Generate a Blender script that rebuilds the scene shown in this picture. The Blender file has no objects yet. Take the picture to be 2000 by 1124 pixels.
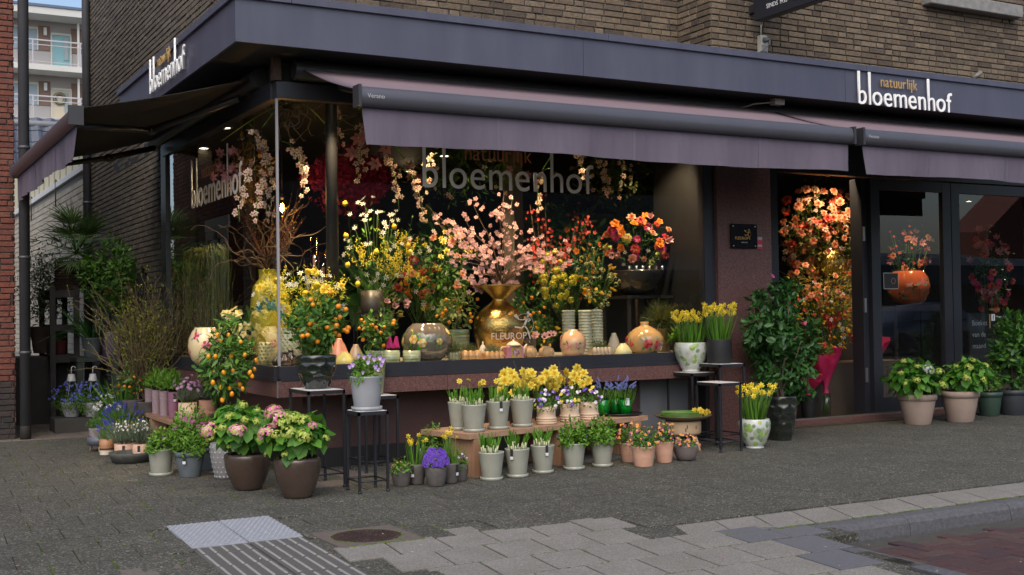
import bpy, math, random
from mathutils import Vector, Matrix, Euler
random.seed(7)
R = math.radians
sc = bpy.context.scene
COL = sc.collection

# ---------------------------------------------------------------- camera
# x runs along the shop front, y into the block, z up; the photographer stands at x = y = 0
H = 1.25
CAMR = Vector((0.87378763, -0.48606978, -0.01521005))
CAMD = Vector((-0.00272731, 0.02637813, -0.99964832))
CAMF = Vector((0.48630005, 0.87352181, 0.02172322))
FPX = 2318.0
EYE = Vector((0, 0, H))
cam = bpy.data.cameras.new('camera')
cam.sensor_fit = 'HORIZONTAL'; cam.sensor_width = 36.0; cam.lens = FPX / 2000 * 36
cam.clip_start = 0.05; cam.clip_end = 600
co = bpy.data.objects.new('camera', cam); COL.objects.link(co)
co.matrix_world = Matrix(((CAMR.x, -CAMD.x, -CAMF.x, 0), (CAMR.y, -CAMD.y, -CAMF.y, 0), (CAMR.z, -CAMD.z, -CAMF.z, H), (0, 0, 0, 1)))
sc.camera = co

# ---------------------------------------------------------------- light
SUN_EL, SUN_AZ = 50.0, 238.0          # azimuth of the sun, degrees from +x towards +y
w = bpy.data.worlds.new('World'); sc.world = w; w.use_nodes = True
nt = w.node_tree
sky = nt.nodes.new('ShaderNodeTexSky'); sky.sky_type = 'NISHITA'; sky.sun_disc = False
sky.sun_elevation = R(SUN_EL); sky.sun_rotation = R(90 - SUN_AZ)
sky.air_density = 1.0; sky.dust_density = 3.4; sky.ozone_density = 1.0
nt.links.new(sky.outputs[0], nt.nodes['Background'].inputs[0])
nt.nodes['Background'].inputs[1].default_value = 0.12
sl = bpy.data.lights.new('sun', 'SUN'); sl.energy = 1.0; sl.angle = R(70); sl.color = (1.0, 0.96, 0.91)
so = bpy.data.objects.new('sun', sl); COL.objects.link(so)
d = Vector((math.cos(R(SUN_EL)) * math.cos(R(SUN_AZ)), math.cos(R(SUN_EL)) * math.sin(R(SUN_AZ)), math.sin(R(SUN_EL))))
so.rotation_euler = d.to_track_quat('Z', 'Y').to_euler(); so.location = d * 30
vs = sc.view_settings
vs.view_transform = 'Standard'; vs.look = 'None'; vs.gamma = 1; vs.use_curve_mapping = False
vs.exposure = 0.82
sc.render.engine = 'CYCLES'
cy = sc.cycles
cy.use_denoising = True; cy.max_bounces = 8; cy.diffuse_bounces = 3; cy.glossy_bounces = 4
cy.transparent_max_bounces = 24; cy.transmission_bounces = 4
cy.caustics_reflective = False; cy.caustics_refractive = False
cy.sample_clamp_indirect = 4.0; cy.use_adaptive_sampling = True; cy.adaptive_threshold = 0.015

# ---------------------------------------------------------------- survey helpers: a sighted direction cut with a known plane
def ray(x, y):
    return CAMR * (x - 1000) + CAMD * (y - 562) + CAMF * FPX
def AY(x, y, Y):
    r = ray(x, y); return EYE + r * (Y / r.y)
def AX(x, y, X):
    r = ray(x, y); return EYE + r * (X / r.x)
def AZ(x, y, z=0.0):
    r = ray(x, y); return EYE + r * ((z - H) / r.z)
def depth(P):
    return (P - EYE).dot(CAMF)
def mpp(P):
    return depth(P) / FPX
def pix(P):
    v = Vector(P) - EYE; z = v.dot(CAMF)
    return (1000 + FPX * v.dot(CAMR) / z, 562 + FPX * v.dot(CAMD) / z)
FWD = Vector((CAMF.x, CAMF.y, 0)).normalized()
RGT = Vector((CAMR.x, CAMR.y, 0)).normalized()

# ---------------------------------------------------------------- materials
MATS = {}
def srgb(r, g, b):
    f = lambda c: (c / 255 / 12.92) if c / 255 <= 0.04045 else ((c / 255 + 0.055) / 1.055) ** 2.4
    return (f(r), f(g), f(b))
def mat(name, c1, c2=None, scale=8.0, rough=0.6, metal=0.0, bump=0.0, bscale=None, island=None, spec=0.5,
        emit=None, coat=0.0, sheen=0.0, detail=6.0, trans=0.0, stretch=None, sss=0.0, objrand=False, contrast=0.25):
    """c1/c2 mottled by noise; island = colour list picked at random for each piece"""
    if name in MATS: return MATS[name]
    m = bpy.data.materials.new(name); m.use_nodes = True; MATS[name] = m
    t = m.node_tree; b = t.nodes['Principled BSDF']; L = t.links.new
    b.inputs['Roughness'].default_value = rough; b.inputs['Metallic'].default_value = metal
    b.inputs['Specular IOR Level'].default_value = spec
    if coat: b.inputs['Coat Weight'].default_value = coat; b.inputs['Coat Roughness'].default_value = 0.06
    if sheen: b.inputs['Sheen Weight'].default_value = sheen
    if trans: b.inputs['Transmission Weight'].default_value = trans
    tc = t.nodes.new('ShaderNodeTexCoord'); mp = t.nodes.new('ShaderNodeMapping')
    L(tc.outputs['Object'], mp.inputs[0])
    if stretch: mp.inputs['Scale'].default_value = stretch
    if objrand:
        oi0 = t.nodes.new('ShaderNodeObjectInfo'); ml = t.nodes.new('ShaderNodeMath'); ml.operation = 'MULTIPLY'; ml.inputs[1].default_value = 37.0
        L(oi0.outputs['Random'], ml.inputs[0]); L(ml.outputs[0], mp.inputs['Location'])
    col = None
    if c2 is not None:
        n = t.nodes.new('ShaderNodeTexNoise'); n.inputs['Scale'].default_value = scale; n.inputs['Detail'].default_value = detail
        n.inputs['Roughness'].default_value = 0.62
        L(mp.outputs[0], n.inputs['Vector'])
        rp = t.nodes.new('ShaderNodeValToRGB'); L(n.outputs['Fac'], rp.inputs[0])
        rp.color_ramp.elements[0].position = 0.5 - contrast; rp.color_ramp.elements[1].position = 0.5 + contrast
        rp.color_ramp.elements[0].color = (*c1, 1); rp.color_ramp.elements[1].color = (*c2, 1)
        col = rp.outputs[0]
    if island:
        g = t.nodes.new('ShaderNodeNewGeometry'); rr = t.nodes.new('ShaderNodeValToRGB')
        rr.color_ramp.interpolation = 'LINEAR'
        fac = g.outputs['Random Per Island']
        oi = t.nodes.new('ShaderNodeObjectInfo'); ad = t.nodes.new('ShaderNodeMath'); ad.operation = 'ADD'
        fr = t.nodes.new('ShaderNodeMath'); fr.operation = 'FRACT'
        L(fac, ad.inputs[0]); L(oi.outputs['Random'], ad.inputs[1]); L(ad.outputs[0], fr.inputs[0])
        L(fr.outputs[0], rr.inputs[0])
        els = rr.color_ramp.elements
        while len(els) < len(island): els.new(0.5)
        for i, c in enumerate(island):
            els[i].position = i / max(1, len(island) - 1)
            els[i].color = (*c, 1)
        if col is not None:
            mx = t.nodes.new('ShaderNodeMix'); mx.data_type = 'RGBA'; mx.blend_type = 'MULTIPLY'; mx.inputs[0].default_value = 1.0
            L(rr.outputs[0], mx.inputs[6]); L(col, mx.inputs[7]); col = mx.outputs[2]
        else: col = rr.outputs[0]
    if col is None: b.inputs['Base Color'].default_value = (*c1, 1)
    else: L(col, b.inputs['Base Color'])
    if bump:
        n2 = t.nodes.new('ShaderNodeTexNoise'); n2.inputs['Scale'].default_value = bscale or scale; n2.inputs['Detail'].default_value = 5
        L(mp.outputs[0], n2.inputs['Vector'])
        bp = t.nodes.new('ShaderNodeBump'); bp.inputs['Strength'].default_value = bump; bp.inputs['Distance'].default_value = 0.01
        L(n2.outputs['Fac'], bp.inputs['Height']); L(bp.outputs[0], b.inputs['Normal'])
    if emit:
        b.inputs['Emission Color'].default_value = (*emit[0], 1); b.inputs['Emission Strength'].default_value = emit[1]
    if sss:   # thin petals and leaves let some light through
        tl = t.nodes.new('ShaderNodeBsdfTranslucent'); ms = t.nodes.new('ShaderNodeMixShader'); ms.inputs[0].default_value = sss
        if col is None: tl.inputs[0].default_value = (*c1, 1)
        else: L(col, tl.inputs[0])
        L(b.outputs[0], ms.inputs[1]); L(tl.outputs[0], ms.inputs[2])
        L(ms.outputs[0], t.nodes['Material Output'].inputs[0])
    return m
def leafmat(name, cols, rough=0.5, sss=0.25, spec=0.3):
    return mat(name, (1, 1, 1), island=cols, rough=rough, sss=sss, spec=spec)
def glassmat(name, tint=(1, 1, 1), refl=1.0, rough=0.0):
    if name in MATS: return MATS[name]
    m = bpy.data.materials.new(name); m.use_nodes = True; MATS[name] = m
    t = m.node_tree; L = t.links.new
    for n in list(t.nodes):
        if n.type == 'BSDF_PRINCIPLED': t.nodes.remove(n)
    tr = t.nodes.new('ShaderNodeBsdfTransparent'); tr.inputs[0].default_value = (*tint, 1)
    gl = t.nodes.new('ShaderNodeBsdfGlossy'); gl.inputs['Roughness'].default_value = rough; gl.inputs[0].default_value = (0.95, 0.97, 1, 1)
    fr = t.nodes.new('ShaderNodeFresnel'); fr.inputs[0].default_value = 1.5
    mu = t.nodes.new('ShaderNodeMath'); mu.operation = 'MULTIPLY'; mu.inputs[1].default_value = refl; mu.use_clamp = True
    ms = t.nodes.new('ShaderNodeMixShader')
    ge = t.nodes.new('ShaderNodeNewGeometry'); inv = t.nodes.new('ShaderNodeMath'); inv.operation = 'SUBTRACT'; inv.inputs[0].default_value = 1.0; L(ge.outputs['Backfacing'], inv.inputs[1])
    m2 = t.nodes.new('ShaderNodeMath'); m2.operation = 'MULTIPLY'; L(fr.outputs[0], m2.inputs[0]); L(inv.outputs[0], m2.inputs[1])   # the sheet reflects once, on its near face
    L(m2.outputs[0], mu.inputs[0]); L(mu.outputs[0], ms.inputs[0]); L(tr.outputs[0], ms.inputs[1]); L(gl.outputs[0], ms.inputs[2])
    L(ms.outputs[0], t.nodes['Material Output'].inputs[0])
    return m

# ---------------------------------------------------------------- mesh builder
class MB:
    def __init__(s): s.v = []; s.f = []; s.mi = []; s.sm = []
    def add(s, vs, fs, m=0, smooth=False):
        o = len(s.v); s.v.extend([tuple(p) for p in vs])
        for f in fs: s.f.append(tuple(i + o for i in f)); s.mi.append(m); s.sm.append(smooth)
    def box(s, a, b, m=0, bev=0.0):
        x0, y0, z0 = a; x1, y1, z1 = b
        if bev <= 0:
            s.add([(x0, y0, z0), (x1, y0, z0), (x1, y1, z0), (x0, y1, z0), (x0, y0, z1), (x1, y0, z1), (x1, y1, z1), (x0, y1, z1)],
                  [(0, 3, 2, 1), (4, 5, 6, 7), (0, 1, 5, 4), (1, 2, 6, 5), (2, 3, 7, 6), (3, 0, 4, 7)], m)
        else:
            c = bev
            vs = []; 
            for (z, i) in ((z0, c), (z0 + c, 0), (z1 - c, 0), (z1, c)):
                vs += [(x0 + i, y0 + i, z), (x1 - i, y0 + i, z), (x1 - i, y1 - i, z), (x0 + i, y1 - i, z)]
            fs = [(3, 2, 1, 0), (12, 13, 14, 15)]
            for k in range(3):
                for j in range(4):
                    j2 = (j + 1) % 4; fs.append((4 * k + j, 4 * k + j2, 4 * k + 4 + j2, 4 * k + 4 + j))
            s.add(vs, fs, m)
    def obox(s, c, ax, ay, az, hx, hy, hz, m=0):
        c = Vector(c); vs = []
        for sz in (-1, 1):
            for sx, sy in ((-1, -1), (1, -1), (1, 1), (-1, 1)):
                vs.append(c + ax * (hx * sx) + ay * (hy * sy) + az * (hz * sz))
        s.add(vs, [(0, 3, 2, 1), (4, 5, 6, 7), (0, 1, 5, 4), (1, 2, 6, 5), (2, 3, 7, 6), (3, 0, 4, 7)], m)
    def prism(s, poly, z0, z1, m=0):
        n = len(poly)
        vs = [(p[0], p[1], z0) for p in poly] + [(p[0], p[1], z1) for p in poly]
        fs = [tuple(range(n - 1, -1, -1)), tuple(range(n, 2 * n))] + [(i, (i + 1) % n, n + (i + 1) % n, n + i) for i in range(n)]
        s.add(vs, fs, m)
    def lathe(s, prof, seg=28, m=0, c=(0, 0, 0), cap0=True, cap1=False, smooth=True, rib=0, ribd=0.0, mfun=None):
        vs = []; n = len(prof)
        for (r, z) in prof:
            for k in range(seg):
                a = 2 * math.pi * k / seg
                rr = r * (1 + ribd * math.cos(rib * a)) if rib else r
                vs.append((c[0] + rr * math.cos(a), c[1] + rr * math.sin(a), c[2] + z))
        o = len(s.v); s.v.extend(vs)
        for i in range(n - 1):
            for k in range(seg):
                k2 = (k + 1) % seg
                s.f.append((o + i * seg + k, o + i * seg + k2, o + (i + 1) * seg + k2, o + (i + 1) * seg + k))
                s.mi.append(m if mfun is None else mfun(i, k)); s.sm.append(smooth)
        if cap0: s.f.append(tuple(o + k for k in range(seg - 1, -1, -1))); s.mi.append(m); s.sm.append(False)
        if cap1: s.f.append(tuple(o + (n - 1) * seg + k for k in range(seg))); s.mi.append(m); s.sm.append(False)
    def tube(s, pts, rad, seg=6, m=0, cap=True, smooth=True):
        pts = [Vector(p) for p in pts]; n = len(pts)
        rads = rad if isinstance(rad, (list, tuple)) else [rad] * n
        o = len(s.v); up = Vector((0, 0, 1))
        prevx = None
        for i, p in enumerate(pts):
            t = (pts[min(i + 1, n - 1)] - pts[max(i - 1, 0)])
            if t.length < 1e-9: t = Vector((0, 0, 1))
            t.normalize()
            x = t.cross(up) if prevx is None else prevx - t * prevx.dot(t)
            if x.length < 1e-4: x = t.cross(Vector((1, 0, 0)))
            x.normalize(); prevx = x; y = t.cross(x)
            for k in range(seg):
                a = 2 * math.pi * k / seg
                s.v.append(tuple(p + (x * math.cos(a) + y * math.sin(a)) * rads[i]))
        for i in range(n - 1):
            for k in range(seg):
                k2 = (k + 1) % seg
                s.f.append((o + i * seg + k, o + i * seg + k2, o + (i + 1) * seg + k2, o + (i + 1) * seg + k)); s.mi.append(m); s.sm.append(smooth)
        if cap:
            s.f.append(tuple(o + k for k in range(seg - 1, -1, -1))); s.mi.append(m); s.sm.append(False)
            s.f.append(tuple(o + (n - 1) * seg + k for k in range(seg))); s.mi.append(m); s.sm.append(False)
    def ball(s, c, r, seg=10, rings=7, m=0, sz=1.0):
        prof = []
        for i in range(rings + 1):
            a = -math.pi / 2 + math.pi * i / rings
            prof.append((max(1e-4, r * math.cos(a)), r * sz * math.sin(a)))
        s.lathe(prof, seg, m, c, cap0=False)
    def leaf(s, p, d, n, L, W, m=0, fold=0.15, bend=0.2, kind=0):
        """one leaf from p along d, facing n; kind 0 pointed, 1 oval, 2 strap"""
        d = d.normalized(); sd = d.cross(n)
        if sd.length < 1e-4: sd = d.orthogonal()
        sd.normalize(); n = sd.cross(d)
        o = len(s.v)
        if kind == 0:
            mid = p + d * (L * 0.45) - n * (fold * W)
            s.v += [tuple(p), tuple(p + d * (L * .42) + sd * (W * .5)), tuple(p + d * L - n * (bend * L)), tuple(p + d * (L * .42) - sd * (W * .5)), tuple(mid)]
            s.f += [(o, o + 4, o + 2, o + 1), (o, o + 3, o + 2, o + 4)]; s.mi += [m, m]; s.sm += [True, True]
        elif kind == 1:
            q = []
            for (u, wd) in ((0.0, 0.03), (0.25, .42), (0.6, .46), (1.0, 0.03)):
                b = -bend * L * u * u
                c0 = p + d * (L * u) + n * b
                q += [c0 + sd * (W * wd), c0 - n * (fold * W * (wd * 2)), c0 - sd * (W * wd)]
            s.v += [tuple(x) for x in q]
            for i in range(3):
                a = o + 3 * i
                s.f += [(a, a + 1, a + 4, a + 3), (a + 1, a + 2, a + 5, a + 4)]; s.mi += [m, m]; s.sm += [True, True]
        else:
            q = []; K = 5
            for i in range(K + 1):
                u = i / K; wd = W * 0.5 * (1 - 0.08 * u) * (1 if u < 0.75 else max(0.12, (1 - u) / 0.25))
                c0 = p + d * (L * u * (1 - 0.25 * bend * u)) - n * (bend * L * u * u)
                q += [c0 + sd * wd, c0 - sd * wd]
            s.v += [tuple(x) for x in q]
            for i in range(K):
                a = o + 2 * i
                s.f.append((a, a + 1, a + 3, a + 2)); s.mi.append(m); s.sm.append(True)
    def mesh(s, name, mats):
        me = bpy.data.meshes.new(name); me.from_pydata(s.v, [], s.f)
        if not isinstance(mats, (list, tuple)): mats = [mats]
        for mt in mats: me.materials.append(mt)
        me.polygons.foreach_set('material_index', s.mi)
        me.polygons.foreach_set('use_smooth', s.sm)
        me.update(); return me
    def build(s, name, mats, parent=None, loc=(0, 0, 0), rz=0.0, kind=None):
        return link(name, s.mesh(name, mats), parent, loc, rz, kind=kind)
def link(name, me, parent=None, loc=(0, 0, 0), rz=0.0, rot=None, scale=None, kind=None):
    o = bpy.data.objects.new(name, me); COL.objects.link(o)
    o.location = loc; o.rotation_euler = rot if rot is not None else (0, 0, rz)
    if scale is not None: o.scale = scale if isinstance(scale, (tuple, list, Vector)) else (scale,) * 3
    if parent is not None: o.parent = parent
    if kind: o['kind'] = kind
    return o
def tag(o, label, cat, group=None, kind=None):
    o['label'] = label; o['category'] = cat
    if group: o['group'] = group
    if kind: o['kind'] = kind
    return o
def thing(name, label, cat, loc=(0, 0, 0), rz=0.0, group=None):
    o = bpy.data.objects.new(name, None); COL.objects.link(o); o.empty_display_size = 0.1
    o.location = loc; o.rotation_euler = (0, 0, rz)
    return tag(o, label, cat, group)
def struct(o): o['kind'] = 'structure'; return o
def copy_tree(o, parent=None):
    c = o.copy(); COL.objects.link(c); c.parent = parent
    for ch in list(o.children): copy_tree(ch, c)
    return c
def rv(a=1.0): return Vector((random.uniform(-a, a), random.uniform(-a, a), random.uniform(-a, a)))
def rdir():
    while True:
        v = rv()
        if 0.05 < v.length <= 1: return v.normalized()

# ---------------------------------------------------------------- lettering
def textmesh(name, s, size, m, ext=0.0, tall=None, sx=1.0):
    """lettering with its baseline start at the origin, in the xz plane facing -y; tall = letters whose ascenders are stretched"""
    cu = bpy.data.curves.new(name, 'FONT'); cu.body = s; cu.size = size; cu.extrude = ext; cu.resolution_u = 4
    ob = bpy.data.objects.new(name, cu)
    me = bpy.data.meshes.new_from_object(ob)
    bpy.data.objects.remove(ob); bpy.data.curves.remove(cu)
    for v in me.vertices:
        x, y, z = v.co
        if tall and y > size * 0.60: y = y + tall * size * (1.0 if y > size * 0.66 else 0.0)
        v.co = (x * sx, -z, y)
    me.materials.clear(); me.materials.append(m); me.update()
    return me
def word(parent, s, size, m, origin, rz=0.0, ext=0.0, tall='', tallf=0.35, sx=1.0, name='letter', gap=0.0, tracking=1.0):
    """one mesh for each letter, as parts of parent"""
    x = 0.0; cache = {}
    for ch in s:
        if ch == ' ': x += size * 0.3; continue
        if ch not in cache:
            cache[ch] = textmesh(name, ch, size, m, ext, tallf if ch in tall else None, sx)
        me = cache[ch]
        xs = [v.co.x for v in me.vertices]
        wd = max(xs)
        off = Matrix.Rotation(rz, 3, 'Z') @ Vector((x, 0, 0))
        link(name, me, parent, Vector(origin) + off, rz)
        x += (wd + size * 0.055) * tracking
    return x
# ================================================================ SETTING: ground, paving, road
G = (1, 1, 1)
def speckle(name, cols, scale, lo=.78, hi=1.0, rough=.9, patch=1.3):
    """chips of stone in a binder: each cell its own shade, in slow patches"""
    m = bpy.data.materials.new(name); m.use_nodes = True; MATS[name] = m; t = m.node_tree; L = t.links.new; b = t.nodes['Principled BSDF']; b.inputs['Roughness'].default_value = rough
    tc = t.nodes.new('ShaderNodeTexCoord'); oi = t.nodes.new('ShaderNodeObjectInfo'); mp = t.nodes.new('ShaderNodeMapping')
    L(tc.outputs['Object'], mp.inputs[0]); ml = t.nodes.new('ShaderNodeMath'); ml.operation = 'MULTIPLY'; ml.inputs[1].default_value = 53.0; L(oi.outputs['Random'], ml.inputs[0]); L(ml.outputs[0], mp.inputs['Location'])
    v = t.nodes.new('ShaderNodeTexVoronoi'); v.inputs['Scale'].default_value = scale; L(mp.outputs[0], v.inputs['Vector'])
    sp = t.nodes.new('ShaderNodeSeparateColor'); L(v.outputs['Color'], sp.inputs[0])
    rp = t.nodes.new('ShaderNodeValToRGB'); L(sp.outputs[0], rp.inputs[0]); els = rp.color_ramp.elements
    while len(els) < len(cols): els.new(.5)
    for i, (p, c) in enumerate(cols): els[i].position = p; els[i].color = (*c, 1)
    n = t.nodes.new('ShaderNodeTexNoise'); n.inputs['Scale'].default_value = patch; n.inputs['Detail'].default_value = 4; L(tc.outputs['Generated'] if False else mp.outputs[0], n.inputs['Vector'])
    r2 = t.nodes.new('ShaderNodeValToRGB'); L(n.outputs['Fac'], r2.inputs[0]); r2.color_ramp.elements[0].position = .3; r2.color_ramp.elements[1].position = .7
    r2.color_ramp.elements[0].color = (lo, lo, lo * .97, 1); r2.color_ramp.elements[1].color = (hi, hi, hi, 1)
    mx = t.nodes.new('ShaderNodeMix'); mx.data_type = 'RGBA'; mx.blend_type = 'MULTIPLY'; mx.inputs[0].default_value = 1
    L(rp.outputs[0], mx.inputs[6]); L(r2.outputs[0], mx.inputs[7]); L(mx.outputs[2], b.inputs['Base Color'])
    bp = t.nodes.new('ShaderNodeBump'); bp.inputs['Strength'].default_value = .35; bp.inputs['Distance'].default_value = .004; L(v.outputs['Distance'], bp.inputs['Height']); bp.invert = True; L(bp.outputs[0], b.inputs['Normal'])
    return m
m_agg = speckle('aggregate', [(0, (.019, .0185, .0145)), (.35, (.040, .0392, .031)), (.65, (.064, .0625, .050)), (.88, (.102, .099, .081)), (1, (.25, .24, .205))], 120, .70, 1.0, patch=1.7)
m_slab = speckle('concrete_slab', [(0, (.12, .113, .102)), (.5, (.17, .159, .144)), (1, (.235, .221, .20))], 170, .85, 1.06, patch=3.5)
m_slabblue = mat('concrete_slab_blue', (0.07, 0.07, 0.08), (0.115, 0.115, 0.128), scale=50, rough=0.85, bump=0.2, bscale=150)
m_slabpink = mat('concrete_slab_brown', (0.085, 0.07, 0.062), (0.14, 0.115, 0.10), scale=40, rough=0.9, bump=0.2, bscale=120)
m_bed = mat('mossy_joint', (0.012, 0.011, 0.009), (0.04, 0.05, 0.01), scale=2.2, rough=1.0, bump=0.8, bscale=90, contrast=0.12)
m_moss = mat('moss', (0.05, 0.10, 0.008), (0.13, 0.17, 0.02), scale=60, rough=1.0, bump=1.0, bscale=150)
m_kerb = mat('kerb_stone', (0.045, 0.045, 0.05), (0.10, 0.10, 0.11), scale=45, rough=0.85, bump=0.4, bscale=100)
m_road = mat('road_brick', (0.55, 0.5, 0.5), (1.0, 1.0, 1.0), scale=40, rough=0.85, bump=0.5, bscale=90,
             island=[(0.055, 0.024, 0.026), (0.075, 0.034, 0.031), (0.048, 0.026, 0.031), (0.08, 0.048, 0.04)])
m_path = mat('path_klinker', (0.6, 0.6, 0.6), (1, 1, 1), scale=30, rough=0.9, bump=0.4, bscale=90,
             island=[(0.14, 0.115, 0.09), (0.18, 0.15, 0.12), (0.12, 0.105, 0.09)])
m_ground = mat('ground_asphalt', (0.04, 0.04, 0.04), (0.07, 0.07, 0.07), scale=30, rough=0.95, bump=0.3, bscale=80)

mb = MB(); mb.add([(-250, -250, -0.16), (250, -250, -0.16), (250, 250, -0.16), (-250, 250, -0.16)], [(0, 1, 2, 3)])
struct(mb.build('ground', m_ground))

# pavement bed: everything behind the kerb line
road_poly = [AZ(1610, 1052), AZ(2300, 952), (14, 4.9), (14, -9), (3.0, -9), AZ(1900, 1128), AZ(1650, 1080)]
road_poly = [(p[0], p[1]) for p in road_poly]
KY = 5.20   # back of the kerb stones
bed = [(-12, 14), (-12, -9), (2.6, -9), (road_poly[5][0] - 0.08, road_poly[5][1] - 0.02), (road_poly[6][0] - 0.12, road_poly[6][1]), (road_poly[0][0], KY), (24, KY), (24, 14)]
mb = MB(); mb.prism(bed, -0.15, -0.011)
pavement = struct(mb.build('pavement', m_bed))

def inside(poly, x, y):
    c = False; n = len(poly)
    for i in range(n):
        x0, y0 = poly[i]; x1, y1 = poly[(i + 1) % n]
        if (y0 > y) != (y1 > y) and x < (x1 - x0) * (y - y0) / (y1 - y0) + x0: c = not c
    return c
def quadpaver(mb, cx, cy, wx, wy, k, z=0.0, t=0.05, c=0.002):
    """paver with a small chamfer; k = skew of its cross joints"""
    vs = []
    for (zz, i) in ((z - t, 0), (z - c, 0), (z, c)):
        for sx, sy in ((-1, -1), (1, -1), (1, 1), (-1, 1)):
            yy = sy * (wy / 2 - i); vs.append((cx + sx * (wx / 2 - i) + k * yy, cy + yy, zz))
    fs = [(8, 9, 10, 11)]
    for q in range(2):
        for j in range(4):
            j2 = (j + 1) % 4; fs.append((4 * q + j, 4 * q + j2, 4 * q + 4 + j2, 4 * q + 4 + j))
    mb.add(vs, fs)
_pcache = {}
def paver(parent, name, m, cx, cy, wx, wy, k, z=0.0, tilt=True):
    key = (name, m.name, round(wx, 3), round(wy, 3), round(k, 3))
    if key not in _pcache:
        b = MB(); quadpaver(b, 0, 0, wx, wy, k); _pcache[key] = b.mesh(name, m)
    rx = random.uniform(-.003, .003) if tilt else 0; ry = random.uniform(-.003, .003) if tilt else 0
    return link(name, _pcache[key], parent, (cx, cy, z + random.uniform(-.0015, .0015)), rot=(rx, ry, 0))

PW, PD = 0.305, 0.385
taken = []      # rectangles covered by other slabs (x0,x1,y0,y1)
KC = 0.139      # central slabs' joint skew
rows = []       # light concrete slabs laid in half bond
ROW0 = 6.105
def sx(y): return KC * (y - ROW0)
slab_rows = [  # y top, x start (at top edge), number, odd ones blue
    (ROW0, 2.262, 6, ()),
    (ROW0 - .375, 2.44, 5, ()),
    (ROW0 - .75, 2.57, 8, (6, 7)),
    (ROW0 - 1.125, 2.42, 9, (7, 8)),
    (ROW0 - 1.5, 2.30, 9, (7,)),
    (ROW0 - 1.875, 2.2, 9, ()),
]
slabs_done = []
for (yt, x0, n, blue) in slab_rows:
    for i in range(n):
        cx = x0 + .299 * (i + .5) + sx(yt - .187) ; cy_ = yt - .1875
        if inside(road_poly, cx + .1, cy_): continue
        mt = m_slabblue if i in blue else m_slab
        paver(pavement, 'slab', mt, cx, cy_, .286, .361, KC)
        slabs_done.append((cx, cy_))
    taken.append((x0 + sx(yt), x0 + .299 * n + sx(yt), yt - .375, yt))
# half slab above the first row and brownish slabs in the lower left and by the wall
paver(pavement, 'slab', m_slab, 3.03, 6.19, .29, .15, KC); taken.append((2.88, 3.17, 6.11, 6.27))
for (px, py) in ((300, 1118), (225, 1130)):
    P = AZ(px, py); paver(pavement, 'slab', m_slabpink, P.x, P.y, .295, .37, .05); taken.append((P.x - .15, P.x + .15, P.y - .19, P.y + .19))
for (px, py) in ((640, 945), (690, 925), (655, 922)):
    P = AZ(px, py); paver(pavement, 'slab', m_slabpink, P.x, P.y, .3, .3, .05); taken.append((P.x - .15, P.x + .15, P.y - .16, P.y + .16))
# kerb-side row of light slabs
for i in range(26):
    x = AZ(1294, 1026).x + 0.05 + .2985 * i
    cx = x + .15 - .08; cy_ = 5.425
    paver(pavement, 'slab', m_slab, cx, cy_, .287, .374, .41)
    taken.append((x - .2, x + .32, 5.22, 5.63))
# tactile paving: two white studded plates and ribbed slabs
m_tact = mat('tactile_white', (0.20, 0.215, 0.245), (0.28, 0.295, 0.325), scale=30, rough=0.7)
m_rib = mat('rib_white', (0.19, 0.183, 0.17), (0.30, 0.29, 0.27), scale=40, rough=0.8)
m_ribslab = mat('ribbed_slab', (0.058, 0.056, 0.053), (0.095, 0.092, 0.088), scale=50, rough=0.9, bump=0.3, bscale=120)
TX, TY = AZ(323.4, 1029).x, AZ(323.4, 1029).y
KT = .05; TW = .318; TD = .775
for i in range(2):
    cx = TX + TW * (i + .5) - KT * TD / 2; cy_ = TY - TD / 2
    pl = paver(pavement, 'tactile_plate', m_tact, cx, cy_, TW - .008, TD - .006, KT, z=.004, tilt=False)
    b = MB()
    for a in range(10):
        for c in range(20):
            yy = -TD / 2 + TD * (c + .5) / 20; xx = -TW / 2 + TW * (a + .5) / 10 + KT * yy + (.008 if c % 2 else -.008)
            r = .0095 if (a + c) % 2 else .005
            b.lathe([(r, 0), (r * .8, .003), (r * .35, .0042)], 6, 0, (xx, yy, .0002), cap0=False, cap1=True)
    b.build('studs', m_tact, pl, kind='stuff')
    taken.append((cx - TW / 2 - .02, cx + TW / 2 + .02, cy_ - TD / 2, cy_ + TD / 2 + .02))
    rows_y = [(TY - TD - .10, .20)] + [(TY - TD - .20 - .355 * (q + .5) - .0, .355) for q in range(4)]
    for (ry, dep) in rows_y:
        cx2 = TX + TW * (i + .5) + KT * (ry - TY) ; 
        s_ = paver(pavement, 'ribbed_slab', m_ribslab, cx2, ry, TW - .012, dep - .008, KT, tilt=False)
        for r_ in range(5):
            xx = -TW / 2 + TW * (r_ + .5) / 5
            b = MB(); 
            d2 = dep / 2 - .02
            b.add([(xx - .007 - KT * d2, -d2, 0), (xx + .007 - KT * d2, -d2, 0), (xx + .007 + KT * d2, d2, 0), (xx - .007 + KT * d2, d2, 0),
                   (xx - .005 - KT * d2, -d2 + .003, .004), (xx + .005 - KT * d2, -d2 + .003, .004), (xx + .005 + KT * d2, d2 - .003, .004), (xx - .005 + KT * d2, d2 - .003, .004)],
                  [(4, 5, 6, 7), (0, 1, 5, 4), (1, 2, 6, 5), (2, 3, 7, 6), (3, 0, 4, 7)])
            b.build('rib', m_rib, s_, loc=(0, 0, .0005))
        taken.append((cx2 - TW / 2 - .01, cx2 + TW / 2 + .03, ry - dep / 2, ry + dep / 2))
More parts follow.
